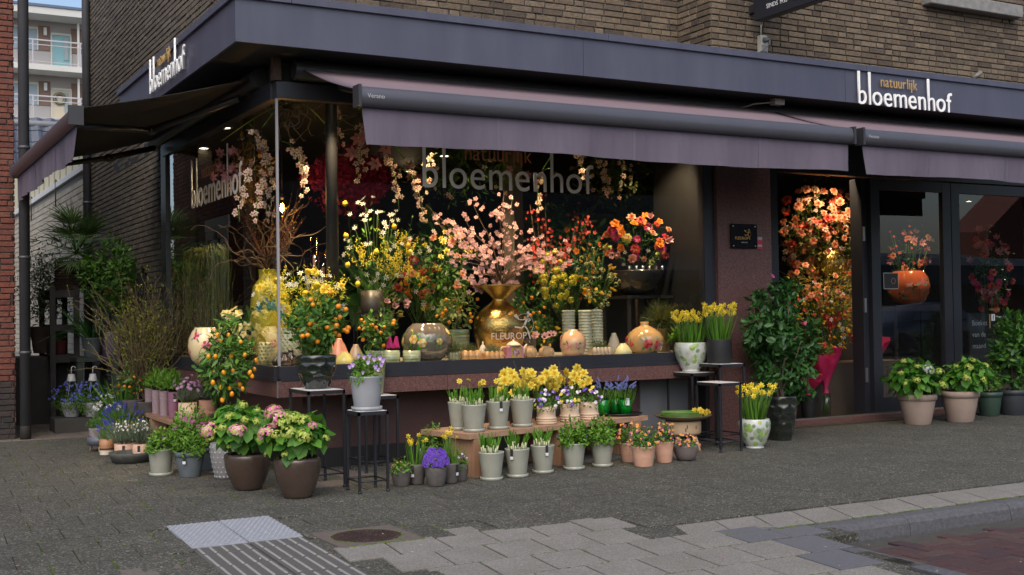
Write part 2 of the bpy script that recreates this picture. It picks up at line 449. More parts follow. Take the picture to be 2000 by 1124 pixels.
# manhole cover in its square concrete surround
MH = AZ(716, 1047)
m_iron = mat('cast_iron', (0.028, 0.016, 0.014), (0.065, 0.04, 0.034), scale=40, rough=0.7, metal=0.3, bump=0.6, bscale=90)
mh = thing('manhole_cover', 'round rusty cast iron manhole cover in square concrete surround', 'manhole cover', (MH.x, MH.y, 0))
b = MB(); rr = .20; hs = .25
n = 32; vs = []
for k in range(n):
    a = 2 * math.pi * k / n; ca, sa = math.cos(a), math.sin(a); s_ = hs / max(abs(ca), abs(sa))
    vs += [(rr * ca, rr * sa, .001), (s_ * ca, s_ * sa, .001), (s_ * ca, s_ * sa, -.02)]
b.add(vs, [(3 * k, 3 * k + 1, 3 * ((k + 1) % n) + 1, 3 * ((k + 1) % n)) for k in range(n)] + [(3 * k + 1, 3 * k + 2, 3 * ((k + 1) % n) + 2, 3 * ((k + 1) % n) + 1) for k in range(n)])
b.build('surround', mat('manhole_concrete', (0.075, 0.06, 0.052), (0.12, 0.097, 0.083), scale=25, rough=0.9), mh)
b = MB(); b.lathe([(.196, -.01), (.196, .002), (.186, .004), (.18, .001), (.03, .001), (.001, .001)], 40, 0, smooth=False)
for ring in range(7):
    r0 = .02 + .023 * ring
    for k in range(8 + 6 * ring):
        a = 2 * math.pi * k / (8 + 6 * ring)
        b.obox((r0 * math.cos(a), r0 * math.sin(a), .002), Vector((math.cos(a), math.sin(a), 0)), Vector((-math.sin(a), math.cos(a), 0)), Vector((0, 0, 1)), .007, .006, .002)
b.build('lid', m_iron, mh)
b = MB()
for k in range(46):
    a = 2 * math.pi * k / 46; r0 = random.uniform(.2, .215)
    if random.random() < .55: b.ball((r0 * math.cos(a), r0 * math.sin(a), .001), random.uniform(.006, .013), 6, 3, sz=.4)
for k in range(60):
    s_ = random.uniform(-.24, .24); b.ball((s_, -.25 + random.uniform(-.012, .004), 0), random.uniform(.006, .012), 6, 3, sz=.4)
b.build('moss_rim', m_moss, mh, kind='stuff')
taken.append((MH.x - .25, MH.x + .25, MH.y - .25, MH.y + .25))

# dark exposed-aggregate pavers: about 300 nearest as pieces, the rest as one sheet of pavers
cands = []
j = 0; y = 9.9 + PD * 9
while y > 2.4:
    gap = .016; off = (j % 2) * PW / 2
    for i in range(-9, 70):
        x = -1.5 + off + PW * i + .047 * (y - 8)
        if x > 21 or (y > 9.9 and x > 3.0) or (y - PD > 13.3) or inside(road_poly, x + .15, y - .2) or (x > 4.9 and y < 5.4): continue
        cx, cy_ = x + PW / 2, y - PD / 2
        if any(a0 - .03 < cx < a1 + .03 and b0 - .03 < cy_ < b1 + .03 for a0, a1, b0, b1 in taken): 
            if not any(a0 + .0 < cx < a1 - .0 and b0 < cy_ < b1 for a0, a1, b0, b1 in taken): pass
            else:
                cands.append((cx, cy_, -0.008)); continue
        cands.append((cx, cy_, 0.0))
    y -= PD; j += 1
inframe = []; rest = []
for (cx, cy_, z) in cands:
    u, v = pix((cx, cy_, 0))
    if z == 0 and -20 < u < 2020 and v < 1150: inframe.append((depth(Vector((cx, cy_, 0))), cx, cy_))
    else: rest.append((cx, cy_, z))
inframe.sort()
for (dd, cx, cy_) in inframe[:300]:
    wide = .006 if cx < 3.2 else .0025
    paver(pavement, 'paver', m_agg, cx, cy_, PW - wide, PD - .003, .047)
rest += [(cx, cy_, 0.0) for (dd, cx, cy_) in inframe[300:]]
b = MB()
for (cx, cy_, z) in rest: quadpaver(b, cx, cy_, PW - .004, PD - .003, .047, z=z)
b.build('paver_field', m_agg, pavement, kind='stuff')
# moss along some joints, grit, petals and leaf litter on the paving
b = MB()
def mossline(p0, p1, n, r=.009):
    for k in range(n):
        t = random.random(); p = p0.lerp(p1, t) + Vector((random.gauss(0, .004), random.gauss(0, .004), 0))
        b.ball((p.x, p.y, .0), random.uniform(.4, 1.0) * r, 5, 3, sz=.35)
for (dd, cx, cy_) in inframe:
    if cx < 3.4 and random.random() < .40:
        mossline(Vector((cx + PW / 2 - .047 * PD / 2, cy_ - PD / 2, 0)), Vector((cx + PW / 2 + .047 * PD / 2, cy_ + PD / 2, 0)), random.randint(6, 26))
    if random.random() < (.12 if cx < 4 else .04):
        mossline(Vector((cx - PW / 2, cy_ + PD / 2, 0)), Vector((cx + PW / 2, cy_ + PD / 2, 0)), random.randint(5, 20))
for (cx, cy_) in slabs_done:
    if random.random() < .6: mossline(Vector((cx - .15 + KC * .18, cy_ + .187, 0)), Vector((cx + .15 + KC * .18, cy_ + .187, 0)), random.randint(3, 18), .006)
    if random.random() < .5: mossline(Vector((cx + .148 - KC * .18, cy_ - .187, 0)), Vector((cx + .148 + KC * .18, cy_ + .187, 0)), random.randint(3, 14), .006)
for i in range(30):
    x = 4.2 + .3 * i; mossline(Vector((x, KY + .015, 0)), Vector((x + .3, KY + .015, 0)), random.randint(8, 40), .011)
mo = b.build('joint_moss', m_moss); tag(mo, 'green moss growing in the pavement joints', 'moss', kind='stuff')
b = MB()
for k in range(240):
    px, py = random.uniform(0, 2000), random.uniform(860, 1120)
    P = AZ(px, py)
    if P.y > 9: continue
    b.leaf(Vector((P.x, P.y, .004)), Vector((random.uniform(-1, 1), random.uniform(-1, 1), .1)), Vector((0, 0, 1)), random.uniform(.008, .022), random.uniform(.005, .012), 0, .1, .1)
tag(b.build('leaf_litter', mat('litter', G, island=[(.35, .3, .25), (.5, .48, .45), (.25, .16, .1), (.45, .05, .09), (.12, .09, .05)], rough=.9)), 'scattered petals and bits of dry leaf on the pavement', 'litter', kind='stuff')

# kerb stones with rounded nose
KX0 = AZ(1610, 1052).x
def kerbprof(drop):
    return [(0.0, -0.15), (0.0, -0.002), (-.075, -.004), (-.10, -.016), (-.118, -.04), (-.128, -drop), (-.128, -.15)]
b = None
kerb = struct(thing('kerb', 'dark kerb stones edging the pavement', 'kerb')); del kerb['category']
for i in range(9):
    b = MB(); x0, x1 = KX0 + 0.9 * i + (.05 if i == 0 else 0), KX0 + 0.9 * (i + 1) - .005
    pr = kerbprof(.1); vs = []
    for x in (x0, x1):
        for (yy, zz) in pr:
            f = 1.0 if (i > 0 or x == x1) else 0.25
            vs.append((x, KY - .004 + yy, zz if zz > -.12 else zz))
    n = len(pr); b.add(vs, [(q, q + 1, n + q + 1, n + q) for q in range(n - 1)] + [tuple(range(n)), tuple(range(2 * n - 1, n - 1, -1))], 0, False)
    b.build('kerb_stone', m_kerb, kerb)
# flush edging from the kerb's end towards the viewer
e0, e1 = Vector((KX0 - .02, KY - .05, 0)), Vector((road_poly[5][0], road_poly[5][1], 0))
dv = (e1 - e0); L_ = dv.length; dv.normalize(); nv = Vector((-dv.y, dv.x, 0))
n = 5
for i in range(n):
    b = MB(); c0 = e0 + dv * (L_ * (i + .5) / n) - nv * .0
    b.obox(c0 + Vector((0, 0, -.07)), dv, nv, Vector((0, 0, 1)), L_ / n / 2 - .003, .055, .062)
    b.build('kerb_stone', m_kerb, kerb)
# road of red clinkers in herringbone
mb = MB(); mb.prism([(KX0 - .3, KY - .1), (3.0, 3.2), (2.2, -9), (30, -9), (30, KY - .1)], -.155, -.112)
road = struct(mb.build('road', mat('road_sand', (.03, .028, .025), (.06, .055, .045), scale=20, rough=1)))
_rb = MB(); _rb.box((-.099, -.047, -.05), (.099, .047, 0), 0, .004); me_rb = _rb.mesh('brick', m_road)
BL = .2
for i in range(-6, 26):
    for j in range(-20, 26):
        # 90 degree herringbone: pairs step diagonally
        for (ox, oy, rz) in ((0.0, 0.0, 0), (.15, -.05, math.pi / 2)):
            x = 3.0 + (i * .2) + (j * .1) + ox; y = 5.0 - (j * .1) + (i * .2) + oy - 2.0
            x, y = 3.2 + (j * .1 + i * .2) + ox, 3.0 + (j * .1 - i * .2) + oy
            if not inside(road_poly, x + .02, y): continue
            if y > KY - (.245 if rz else .19): continue
            u, v = pix((x, y, -.1))
            if not (1500 < u < 2060 and v < 1160): continue
            link('brick', me_rb, road, (x, y, -.1 + random.uniform(-.003, .003)), rot=(random.uniform(-.01, .01), random.uniform(-.01, .01), rz + random.uniform(-.012, .012)))

# alley path of brown clinkers
mb = MB(); mb.prism([(.9, 13.3), (3.1, 13.3), (3.2, 19), (3.2, 30), (.9, 30)], -.1, -.006)
path = struct(mb.build('path', mat('path_sand', (.05, .045, .04), (.08, .075, .06), scale=15, rough=1), loc=(0, 0, 0)))
_rb = MB(); _rb.box((-.147, -.072, -.03), (.147, .072, 0), 0, .004); me_pb = _rb.mesh('brick', m_path)
for r_ in range(48):
    for i in range(8):
        x = 1.0 + .3 * i + (.15 if r_ % 2 else 0); y = 13.38 + .15 * r_
        if x < 1.75 + 0 * y or x > 3.0: 
            if x < 1.1 or x > 3.0: continue
        link('brick', me_pb, path, (x, y, .006 + random.uniform(-.002, .002)), rot=(0, 0, random.uniform(-.01, .01)))

# ================================================================ SHOP BUILDING
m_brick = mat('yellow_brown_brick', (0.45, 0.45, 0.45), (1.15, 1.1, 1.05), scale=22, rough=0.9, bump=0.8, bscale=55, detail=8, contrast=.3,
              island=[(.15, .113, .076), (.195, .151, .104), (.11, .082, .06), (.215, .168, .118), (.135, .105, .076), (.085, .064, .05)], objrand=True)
m_mortar = mat('mortar', (.12, .105, .085), (.20, .175, .145), scale=20, rough=1)
m_mortar_dk = mat('dark_mortar', (.035, .03, .026), (.08, .069, .057), scale=20, rough=1)
m_redbrick = mat('red_brick', (.5, .5, .5), (1.1, 1.1, 1.1), scale=25, rough=.85, bump=.6, bscale=60, contrast=.3, objrand=True,
                 island=[(.17, .05, .035), (.22, .07, .045), (.13, .04, .034), (.2, .075, .05), (.155, .045, .04)])
m_dkbrick = mat('dark_plinth_brick', (.5, .5, .5), (1.1, 1.1, 1.1), scale=25, rough=.85, bump=.5, bscale=60, island=[(.035, .028, .028), (.05, .036, .034), (.028, .025, .027)])
m_anth = mat('anthracite_panel', (.050, .053, .082), (.078, .081, .116), scale=3.5, rough=.45, spec=.5, bump=.03, bscale=2, stretch=(1.5, 1.5, .3), contrast=.3)
m_frame = mat('anthracite_frame', (.020, .021, .028), (.028, .029, .037), scale=6, rough=.38)
m_black = mat('black_matt', (.007, .007, .008), rough=.7)
m_granite = mat('red_granite', (.05, .024, .022), (.20, .10, .09), scale=120, rough=.45, detail=2, contrast=.2, spec=.4)
m_alu = mat('aluminium', (.45, .45, .46), rough=.35, metal=.9)

def bricks(ux, n, org, length, z0, z1, bl=.215, bh=.0505, jt=.011, skip=None, bond=0.5):
    """course by course: (centre, half length) of every brick in a wall"""
    out = []; z = z0; c = 0
    while z + bh <= z1 + 1e-6:
        u = -(bl * bond if c % 2 else 0) - random.uniform(0, .04)
        while u < length:
            l = bl if random.random() < .7 else bl * .49
            a, e = max(u, 0), min(u + l, length)
            if e - a > .03:
                ctr = org + ux * ((a + e) / 2) + Vector((0, 0, z + bh / 2))
                if skip is None or not skip(ctr): out.append((ctr, (e - a) / 2))
            u += l + jt
        z += bh + jt; c += 1
    return out
def brickbox(mb, ctr, ux, n, hl, hh, d0=-.012, d1=.010, m=0):
    d1 += random.uniform(-.003, .004); c = .004
    az = Vector((0, 0, 1)); tl = random.uniform(-.02, .02) * 0.3
    vs = []
    for (dd, i) in ((d0, 0), (d1 - c, 0), (d1, c)):
        for su, sz in ((-1, -1), (1, -1), (1, 1), (-1, 1)):
            vs.append(ctr + ux * (su * (hl - i)) + az * (sz * (hh - i) + tl * su * hl) + n * dd)
    flip = ux.cross(az).dot(n) < 0
    fs = [(8, 9, 10, 11)] + [(4 * q + j, 4 * q + (j + 1) % 4, 4 * q + 4 + (j + 1) % 4, 4 * q + 4 + j) for q in range(2) for j in range(4)]
    if flip: fs = [tuple(reversed(f)) for f in fs]
    mb.add(vs, fs, m)
def layer_bricks(parent, lst, ux, n, m, hh, single=0, name='brick'):
    """the largest in view as pieces, the others joined"""
    vis = []; rest = []
    for (ctr, hl) in lst:
        u, v = pix(ctr)
        if depth(ctr) > 0 and -15 < u < 2015 and -12 < v < 1130 and single: vis.append((depth(ctr), ctr, hl))
        else: rest.append((ctr, hl))
    vis.sort(key=lambda t: t[0])
    cache = {}
    for (dd, ctr, hl) in vis[:single]:
        key = round(hl, 2)
        if key not in cache:
            b = MB(); brickbox(b, Vector((0, 0, 0)), ux, n, hl, hh); cache[key] = b.mesh(name, m)
        link(name, cache[key], parent, ctr + n * random.uniform(-.002, .003))
    rest += [(c_, h_) for (_, c_, h_) in vis[single:]]
    if rest:
        b = MB()
        for (ctr, hl) in rest: brickbox(b, ctr, ux, n, hl, hh)
        b.build('brickwork', m, parent, kind='stuff')

YW, GXX = 9.10, 2.954           # planes of the front and side shop glass
X_, Y_, Z_ = Vector((1, 0, 0)), Vector((0, 1, 0)), Vector((0, 0, 1))
shop = thing('shop_building', 'yellow-brown brick corner building with dark canopy over the flower shop', 'building', (0, 0, 0))
YP, YR, XS = 9.20, 9.73, 7.415   # projecting front, recessed front, the step between them
b = MB(); b.box((XS, YP, 3.3), (21, YP + .3, 7.2)); b.box((XS, YP + .3, 3.3), (XS + .3, YR + .02, 7.2)); wp = b.build('projecting_wall', m_mortar_dk, shop)
b = MB(); b.box((3.0, YR, 3.3), (XS, YR + .3, 7.2)); wr = b.build('recessed_wall', m_mortar_dk, shop)
b = MB(); b.box((3.0, YR + .3, 3.3), (3.3, 17.72, 7.2)); b.box((3.0, 13.03, 0), (3.3, 17.72, 3.3)); ws = b.build('side_wall', m_mortar_dk, shop)
lst = bricks(X_, -Y_, Vector((XS, YP, 3.62)), 5.6, 0, 1.9)
layer_bricks(wp, lst, X_, -Y_, m_brick, .0252, single=300)
lst = bricks(Y_, -X_, Vector((XS, YP, 3.62)), YR - YP, 0, 1.5)
layer_bricks(wp, lst, Y_, -X_, m_brick, .0252, single=0)
lst = bricks(X_, -Y_, Vector((3.0, YR, 3.62)), XS - 3.0 - .02, 0, 1.5)
layer_bricks(wr, lst, X_, -Y_, m_brick, .0252, single=170)
lst = bricks(Y_, -X_, Vector((3.0, YR, 3.62)), 17.72 - YR, 0, 3.0) + bricks(Y_, -X_, Vector((3.0, 13.03, 0)), 17.72 - 13.03, 0, 3.6)
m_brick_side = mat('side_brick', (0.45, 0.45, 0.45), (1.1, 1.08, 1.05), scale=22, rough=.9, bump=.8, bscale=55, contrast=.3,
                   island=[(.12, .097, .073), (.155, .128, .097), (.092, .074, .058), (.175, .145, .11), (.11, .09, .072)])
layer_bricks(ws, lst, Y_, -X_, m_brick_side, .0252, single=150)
# dark weathering streak and stone sill on the upper wall
SL = AY(1850, 10, YP - .1); SR = AY(1992, 20, YP - .1)
b = MB(); b.box((SL.x - .3, YP - .14, SL.z - .02), (SR.x, YP + .05, SL.z + .12), 0, .008)
b.build('stone_sill', mat('grey_stone', (.15, .15, .145), (.25, .245, .235), scale=14, rough=.85, bump=.2), shop)
# canopy: panels, cap, soffit, roof
FY, FX, FZ0, FZ1 = 8.64, 2.495, 3.30, 3.625
joints = [FX, AY(1139, 100, FY).x, AY(1651, 180, FY).x, 14.2, 20]
for i in range(4):
    b = MB(); b.box((joints[i] + (.002 if i else 0), FY, FZ0), (joints[i + 1] - .002, FY + .02, FZ1)); b.build('fascia_panel', m_anth, shop)
for (y0, y1) in ((FY + .022, 10.9), (10.904, 13.0)):
    b = MB(); b.box((FX, y0, FZ0), (FX + .02, y1, FZ1)); b.build('fascia_panel', m_anth, shop)
b = MB()
for (x0, x1) in ((FX - .025, 2.92), (2.924, 5.8), (5.804, 8.9), (8.904, 20)):
    b.box((x0, FY - .025, FZ1), (x1, FY + .10, 3.685), 0, .003)
b.box((FX - .025, FY + .104, FZ1), (FX + .10, 13.02, 3.684), 0, .003)
b.build('canopy_cap', m_anth, shop)
b = MB(); b.box((FX + .02, FY + .02, FZ0 + .004), (20, YW + .1, FZ0 + .03)); b.box((FX + .02, YW + .1, FZ0 + .004), (GXX + .1, 12.98, FZ0 + .03))
b.build('soffit', m_black, shop)
b = MB(); b.box((FX + .02, FY + .1, 3.60), (20, YR + .1, 3.625)); b.box((FX + .02, YR + .1, 3.60), (3.05, 12.98, 3.625)); b.build('canopy_roof', mat('bitumen', (.03, .03, .03), (.05, .05, .05), scale=10, rough=.9), shop)
# base of red granite, black plinth, projecting window ledge
m_gd = m_granite
m_gd = mat('shaded_brown_granite', (.03, .014, .013), (.11, .055, .05), scale=120, rough=.5, detail=2, contrast=.2)  # red granite made browner and darker, the pots' shade put into its colour
b = MB(); b.box((GXX + .27, 9.35, .16), (7.35, 9.5, .62)); b.box((GXX + .27, 9.5, .16), (GXX + .42, 12.9, .62)); b.build('base_wall', m_gd, shop)
b = MB(); b.box((GXX + .262, 9.342, -.01), (7.36, 9.5, .16)); b.box((GXX + .262, 9.5, -.01), (GXX + .42, 12.9, .16)); b.build('plinth', m_black, shop)
gz0, gz1 = .612, .742
for (x0, x1) in ((GXX - .035, 4.4), (4.403, 5.9), (5.903, 7.16)):
    b = MB(); b.box((x0, YW - .045, gz0), (x1, 9.40, gz1), 0, .003); b.build('granite_ledge', m_granite, shop)
b = MB(); b.box((GXX - .034, 9.403, gz0), (GXX + .40, 12.93, gz1), 0, .003); b.build('granite_ledge', m_granite, shop)
b = MB(); b.box((GXX - .038, YW - .048, gz0), (GXX - .028, YW - .038, gz1)); b.build('corner_strip', m_alu, shop)
# grey service panel under the ledge at its far end
p0, p1 = AY(1252, 790, 9.3), AY(1345, 790, 9.3)
b = MB(); b.box((p0.x, 9.31, .02), (p1.x, 9.345, .60), 0, .004); b.build('service_panel', mat('grey_panel', (.11, .115, .125), (.13, .135, .145), scale=5, rough=.5), shop)
# granite pier between window and door
pl, pr = AY(1404, 600, 9.03).x, AY(1509, 600, 9.03).x
b = MB(); b.box((pl, 9.03, -.01), (pr, 9.72, 3.3), 0, .004); b.build('pier', m_granite, shop)
b = MB(); b.box((pr, 9.60, 0), (AY(1523, 600, 9.60).x, 9.74, 3.3)); b.build('door_jamb', m_frame, shop)

# window: rails, posts, panes
win = link('shop_window', None, shop); 
wl, wrx = AY(1373.5, 560, YW).x, AY(1394, 560, YW).x
b = MB(); b.box((GXX - .012, YW - .035, gz1 + .003), (wrx, YW + .035, .859), 0, .004); b.box((GXX - .006, YW - .05, gz1 + .001), (wrx, YW - .034, gz1 + .03)); b.build('bottom_rail', m_frame, win)
b = MB(); b.box((GXX - .035, YW + .037, gz1 + .003), (GXX + .035, 12.92, .859), 0, .004); b.box((GXX - .05, YW - .04, gz1 + .001), (GXX - .036, 12.93, gz1 + .03)); b.build('bottom_rail', m_frame, win)
b = MB(); b.box((GXX - .012, YW - .035, 2.985), (wrx, YW + .05, 3.12), 0, .004); b.build('top_rail', m_frame, win)
b = MB(); b.box((GXX - .035, YW + .053, 2.985), (GXX + .05, 12.92, 3.12), 0, .004); b.build('top_rail', m_frame, win)
b = MB(); b.box((wl, YW - .03, .862), (wrx, YW + .06, 2.982), 0, .004); b.build('post', m_frame, win)
b = MB(); b.box((GXX - .03, 12.80, .862), (GXX + .06, 12.925, 2.982), 0, .004); b.box((GXX - .028, 12.93, .3), (GXX + .05, 13.03, 3.25)); b.build('post', m_frame, win)
m_glass = glassmat('shop_glass', (.93, .95, .94), 1.7)
b = MB(); b.box((GXX + .006, YW - .004, .855), (wl + .01, YW + .006, 2.99)); b.build('pane', m_glass, win)
b = MB(); b.box((GXX - .005, YW + .01, .855), (GXX + .005, 12.81, 2.99)); b.build('pane', m_glass, win)
b = MB(); b.box((GXX - .012, YW - .012, .862), (GXX + .006, YW + .008, 2.984)); b.build('corner_seal', mat('silicone', (.3, .29, .3), rough=.4), win)

# entrance: open doorway, hinged leaf edge, glazed leaves
YD = 9.65
ent = link('entrance', None, shop)
dx = lambda px: AY(px, 600, YD).x
b = MB(); b.box((dx(1523), YD - .06, .0), (16, YD + .06, .062), 0, .004); b.build('threshold', m_granite, ent)
b = MB(); b.box((dx(1523), YD - .055, .063), (16, YD - .015, .073)); b.box((dx(1523), YD + .0, .063), (16, YD + .03, .070)); b.build('sill_strip', m_alu, ent)
b = MB(); b.box((dx(1524), YD, 2.72), (16, YD + .12, 3.3)); b.build('transom', m_frame, ent)
leaves = [(dx(1701), dx(1857)), (dx(1858.5), dx(2020)), (dx(2021.5), dx(2200))]
for k, (x0, x1) in enumerate(leaves):
    lf = link('door_leaf', None, ent)
    st = .135
    b = MB(); b.box((x0, YD - .03, .085), (x0 + st, YD + .04, 2.70), 0, .005); b.box((x1 - st, YD - .03, .085), (x1, YD + .04, 2.70), 0, .005)
    b.box((x0 + st + .001, YD - .028, .086), (x1 - st - .001, YD + .038, .24), 0, .003); b.box((x0 + st + .001, YD - .028, 2.58), (x1 - st - .001, YD + .038, 2.70), 0, .003)
    b.build('frame', m_frame, lf)
    b = MB(); b.box((x0 + st - .005, YD - .002, .235), (x1 - st + .005, YD + .010, 2.585)); b.build('pane', m_glass, lf)
b = MB(); b.box((dx(1690), YD + .03, .085), (dx(1701) - .004, YD + .20, 2.70), 0, .004); ed = b.build('open_leaf_edge', m_frame, ent)
for z in (.42, 1.2, 2.0):
    b = MB(); b.box((dx(1691), YD + .015, z), (dx(1695), YD + .029, z + .16)); b.build('hinge', m_alu, ed)
# interior shell
m_dark = mat('dark_plaster', (.018, .014, .012), (.028, .022, .019), scale=4, rough=.9)
m_floor = mat('shop_floor', (.035, .026, .020), (.06, .045, .035), scale=5, rough=.55)
b = MB(); b.box((3.35, 9.42, -.05), (20, 16, .015)); b.box((dx(1523), YD + .061, .0), (16, 9.9, .045)); struct(b.build('floor', m_floor))
b = MB(); b.box((2.99, 9.16, 3.13), (20, 16, 3.29)); struct(b.build('ceiling', mat('black_ceiling', (.012, .012, .012), (.018, .018, .018), scale=3, rough=.8)))
b = MB(); b.box((3.35, 15.0, 0), (20, 15.2, 3.13)); struct(b.build('wall_back', m_dark))
b = MB(); b.box((3.35, 13.1, 0), (3.5, 15, 3.13)); struct(b.build('wall_side', m_dark))
b = MB(); b.box((20, 9.2, 0), (20.2, 15.2, 3.29)); struct(b.build('wall_end', m_dark))
# display floor just behind the glass
b = MB(); b.box((GXX + .04, YW + .04, .74), (7.25, 10.35, .848)); b.box((GXX + .04, 10.352, .74), (4.2, 12.8, .848)); struct(b.build('display_floor', mat('pale_shelf', (.30, .27, .22), (.40, .36, .30), scale=6, rough=.5)))
b = MB(); b.box((7.26, 9.2, 0), (pl + .02, 10.0, 3.13)); struct(b.build('wall_pier_lining', m_black))
# pale interior column and cream partition seen through the front window
m_cream = mat('cream_wall', (.24, .2, .14), (.30, .25, .18), scale=3, rough=.9)
a0, a1 = AY(1004, 400, 11.5), AY(1021, 400, 11.5)
b = MB(); b.box((a0.x, 11.5, 0), (a1.x, 11.75, 3.13)); struct(b.build('pillar_cream', m_cream))
a0, a1 = AY(1022, 400, 13.6), AY(1255, 400, 13.6)
b = MB(); b.box((a0.x, 13.6, 0), (a1.x, 13.7, 2.6)); struct(b.build('wall_partition', mat('olive_wall', (.10, .085, .055), (.13, .11, .07), scale=3, rough=.9)))
# round black steel columns behind the glass
m_col = mat('black_column', (.012, .012, .015), rough=.5)
for k, (px, Y) in enumerate(((649, 9.62), (487, 10.9))):
    P = AY(px, 450, Y); r = 12 * mpp(P)
    b = MB(); b.lathe([(r, 0), (r, 2.28)], 24); o = b.build('steel_column', m_col, loc=(P.x, P.y, .85))
    tag(o, ['round black steel column behind the large front window', 'round black steel column behind the side window'][k], 'column')
# ================================================================ AWNINGS
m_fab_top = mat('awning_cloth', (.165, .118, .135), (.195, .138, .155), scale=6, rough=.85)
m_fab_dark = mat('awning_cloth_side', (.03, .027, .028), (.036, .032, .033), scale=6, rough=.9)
m_val = mat('valance_cloth', (.098, .081, .112), (.122, .101, .136), scale=5, rough=.9, stretch=(3, 3, .35), bump=.45, bscale=7)
m_seam = mat('valance_seam', (.118, .104, .142), rough=.9)
m_bar = mat('awning_bar', (.075, .075, .09), (.088, .088, .104), scale=3, rough=.33, metal=.25)
m_cass = mat('awning_cassette', (.03, .03, .034), rough=.4)
m_white = mat('white_letter', (.72, .72, .72), rough=.5)
def awning(name, label, A, U, N, length, ext, z_case, z_bar, bar_h, val_h, m_top, seams, logo=True, arms=True):
    """A: cassette start on the wall line, U: along it, N: outwards; front bar hangs lower than the cassette"""
    t = thing(name, label, 'awning', A, group=None)
    def P(u, n, z): return U * u + N * n + Vector((0, 0, z))
    flip = U.cross(N).z > 0
    def add(b, vs, fs, m=0, sm=False):
        b.add(vs, [tuple(reversed(f)) for f in fs] if flip else fs, m, sm)
    # cloth: sags a little, thin but with two faces
    b = MB(); nu, nn = 24, 6; vs = []
    for lay in (0, 1):
        for j in range(nn + 1):
            for i in range(nu + 1):
                s_ = j / nn; z = z_case + (z_bar + bar_h - .012 - z_case) * s_ - .02 * math.sin(math.pi * s_) - lay * .004
                vs.append(P(length * i / nu, .02 + (ext - .05) * s_, z))
    fs = []; W_ = nu + 1; off = W_ * (nn + 1)
    for j in range(nn):
        for i in range(nu):
            a = j * W_ + i
            fs.append((a, a + W_, a + W_ + 1, a + 1)); fs.append((off + a, off + a + 1, off + a + W_ + 1, off + a + W_))
    for j in range(nn):
        for i in (0, nu):
            a = j * W_ + i; fs.append((a, a + W_, off + a + W_, off + a))
    b.add(vs, fs, 0, True); b.build('cloth', m_top, t)
    # rounded front bar
    b = MB(); prof = []
    for k in range(9):
        a = -math.pi / 2 + math.pi * k / 8; prof.append((.045 * math.cos(a), bar_h / 2 * math.sin(a)))
    prof = [(-.05, -bar_h / 2)] + prof + [(-.05, bar_h / 2)]
    vs = []
    for u in (.02, length - .02):
        for (n_, z) in prof: vs.append(P(u, ext + n_, z_bar + bar_h / 2 + z))
    n = len(prof)
    add(b, vs, [(q, q + 1, n + q + 1, n + q) for q in range(n - 1)] + [(n - 1, 0, n, 2 * n - 1)], 0, True)
    add(b, vs, [tuple(range(n - 1, -1, -1)), tuple(range(n, 2 * n))])
    bar = b.build('front_bar', m_bar, t)
    for u in (-.004, length - .026):
        b = MB(); b.obox(P(u + .015, ext - .002, z_bar + bar_h / 2), U, N, Z_, .012, .056, bar_h / 2 + .004); b.build('end_cap', m_cass, bar)
    # valance: hem moves in gentle waves
    b = MB(); nu = 80; nz = 6; vs = []
    for lay in (0, 1):
        for j in range(nz + 1):
            for i in range(nu + 1):
                u = .05 + (length - .08) * i / nu; s_ = j / nz
                wv = .018 * s_ * math.sin(u * 4.3 + 1) + .012 * s_ * math.sin(u * 11.7 + math.sin(u * 2.3)) + .005 * s_ * math.sin(u * 29 + 2 * math.sin(u))
                edge = 0.0
                vs.append(P(u + (.02 * s_ * (1 if i == 0 else 0)), ext - .02 + wv - lay * .003, z_bar + .005 - val_h * s_ - (.012 * math.sin(u * 1.9 + 2) * s_)))
    fs = []; W_ = nu + 1; off = W_ * (nz + 1)
    for j in range(nz):
        for i in range(nu):
            a = j * W_ + i
            fs.append((a, a + W_, a + W_ + 1, a + 1)); fs.append((off + a, off + a + 1, off + a + W_ + 1, off + a + W_))
    b.add(vs, fs, 0, True); va = b.build('valance', m_val, t)
    for f in seams:
        b = MB(); u = .05 + (length - .08) * f; vs = []
        for j in range(nz + 1):
            s_ = j / nz; wv = .018 * s_ * math.sin(u * 4.3 + 1) + .012 * s_ * math.sin(u * 11.7 + math.sin(u * 2.3)) + .005 * s_ * math.sin(u * 29 + 2 * math.sin(u))
            for e in (-.012, .012): vs.append(P(u + e, ext - .017 + wv, z_bar + .004 - val_h * s_ - (.012 * math.sin(u * 1.9 + 2) * s_)))
        b.add(vs, [(2 * j, 2 * j + 2, 2 * j + 3, 2 * j + 1) for j in range(nz)]); b.build('seam', m_seam, va)
    # cassette on the wall and folding arms
    b = MB(); prof = []
    for k in range(13):
        a = 2 * math.pi * k / 12; prof.append((.075 * math.cos(a), .085 * math.sin(a)))
    vs = []
    for u in (-.06, length + .04):
        for (n_, z) in prof[:12]: vs.append(P(u, n_ - .03, z_case - .005 + z))
    add(b, vs, [(q, (q + 1) % 12, 12 + (q + 1) % 12, 12 + q) for q in range(12)], 0, True); add(b, vs, [tuple(range(11, -1, -1)), tuple(range(12, 24))])
    b.build('cassette', m_cass, t)
    for (ua, ue) in (((.3, .95 * min(1, length)), (length - .3, length - .95)) if arms else ()):
        b = MB(); s1 = P(ua, .04, z_case - .12); el = P(ue, ext * .45, (z_case + z_bar) / 2 - .1); e2 = P(ua + (.12 if ue > ua else -.12), ext - .06, z_bar + .05)
        b.tube([s1, el], .032, 8); b.tube([el + Vector((0, 0, .0)), e2], .027, 8); b.ball(el, .045, 10, 6)
        b.build('arm', m_cass, t)
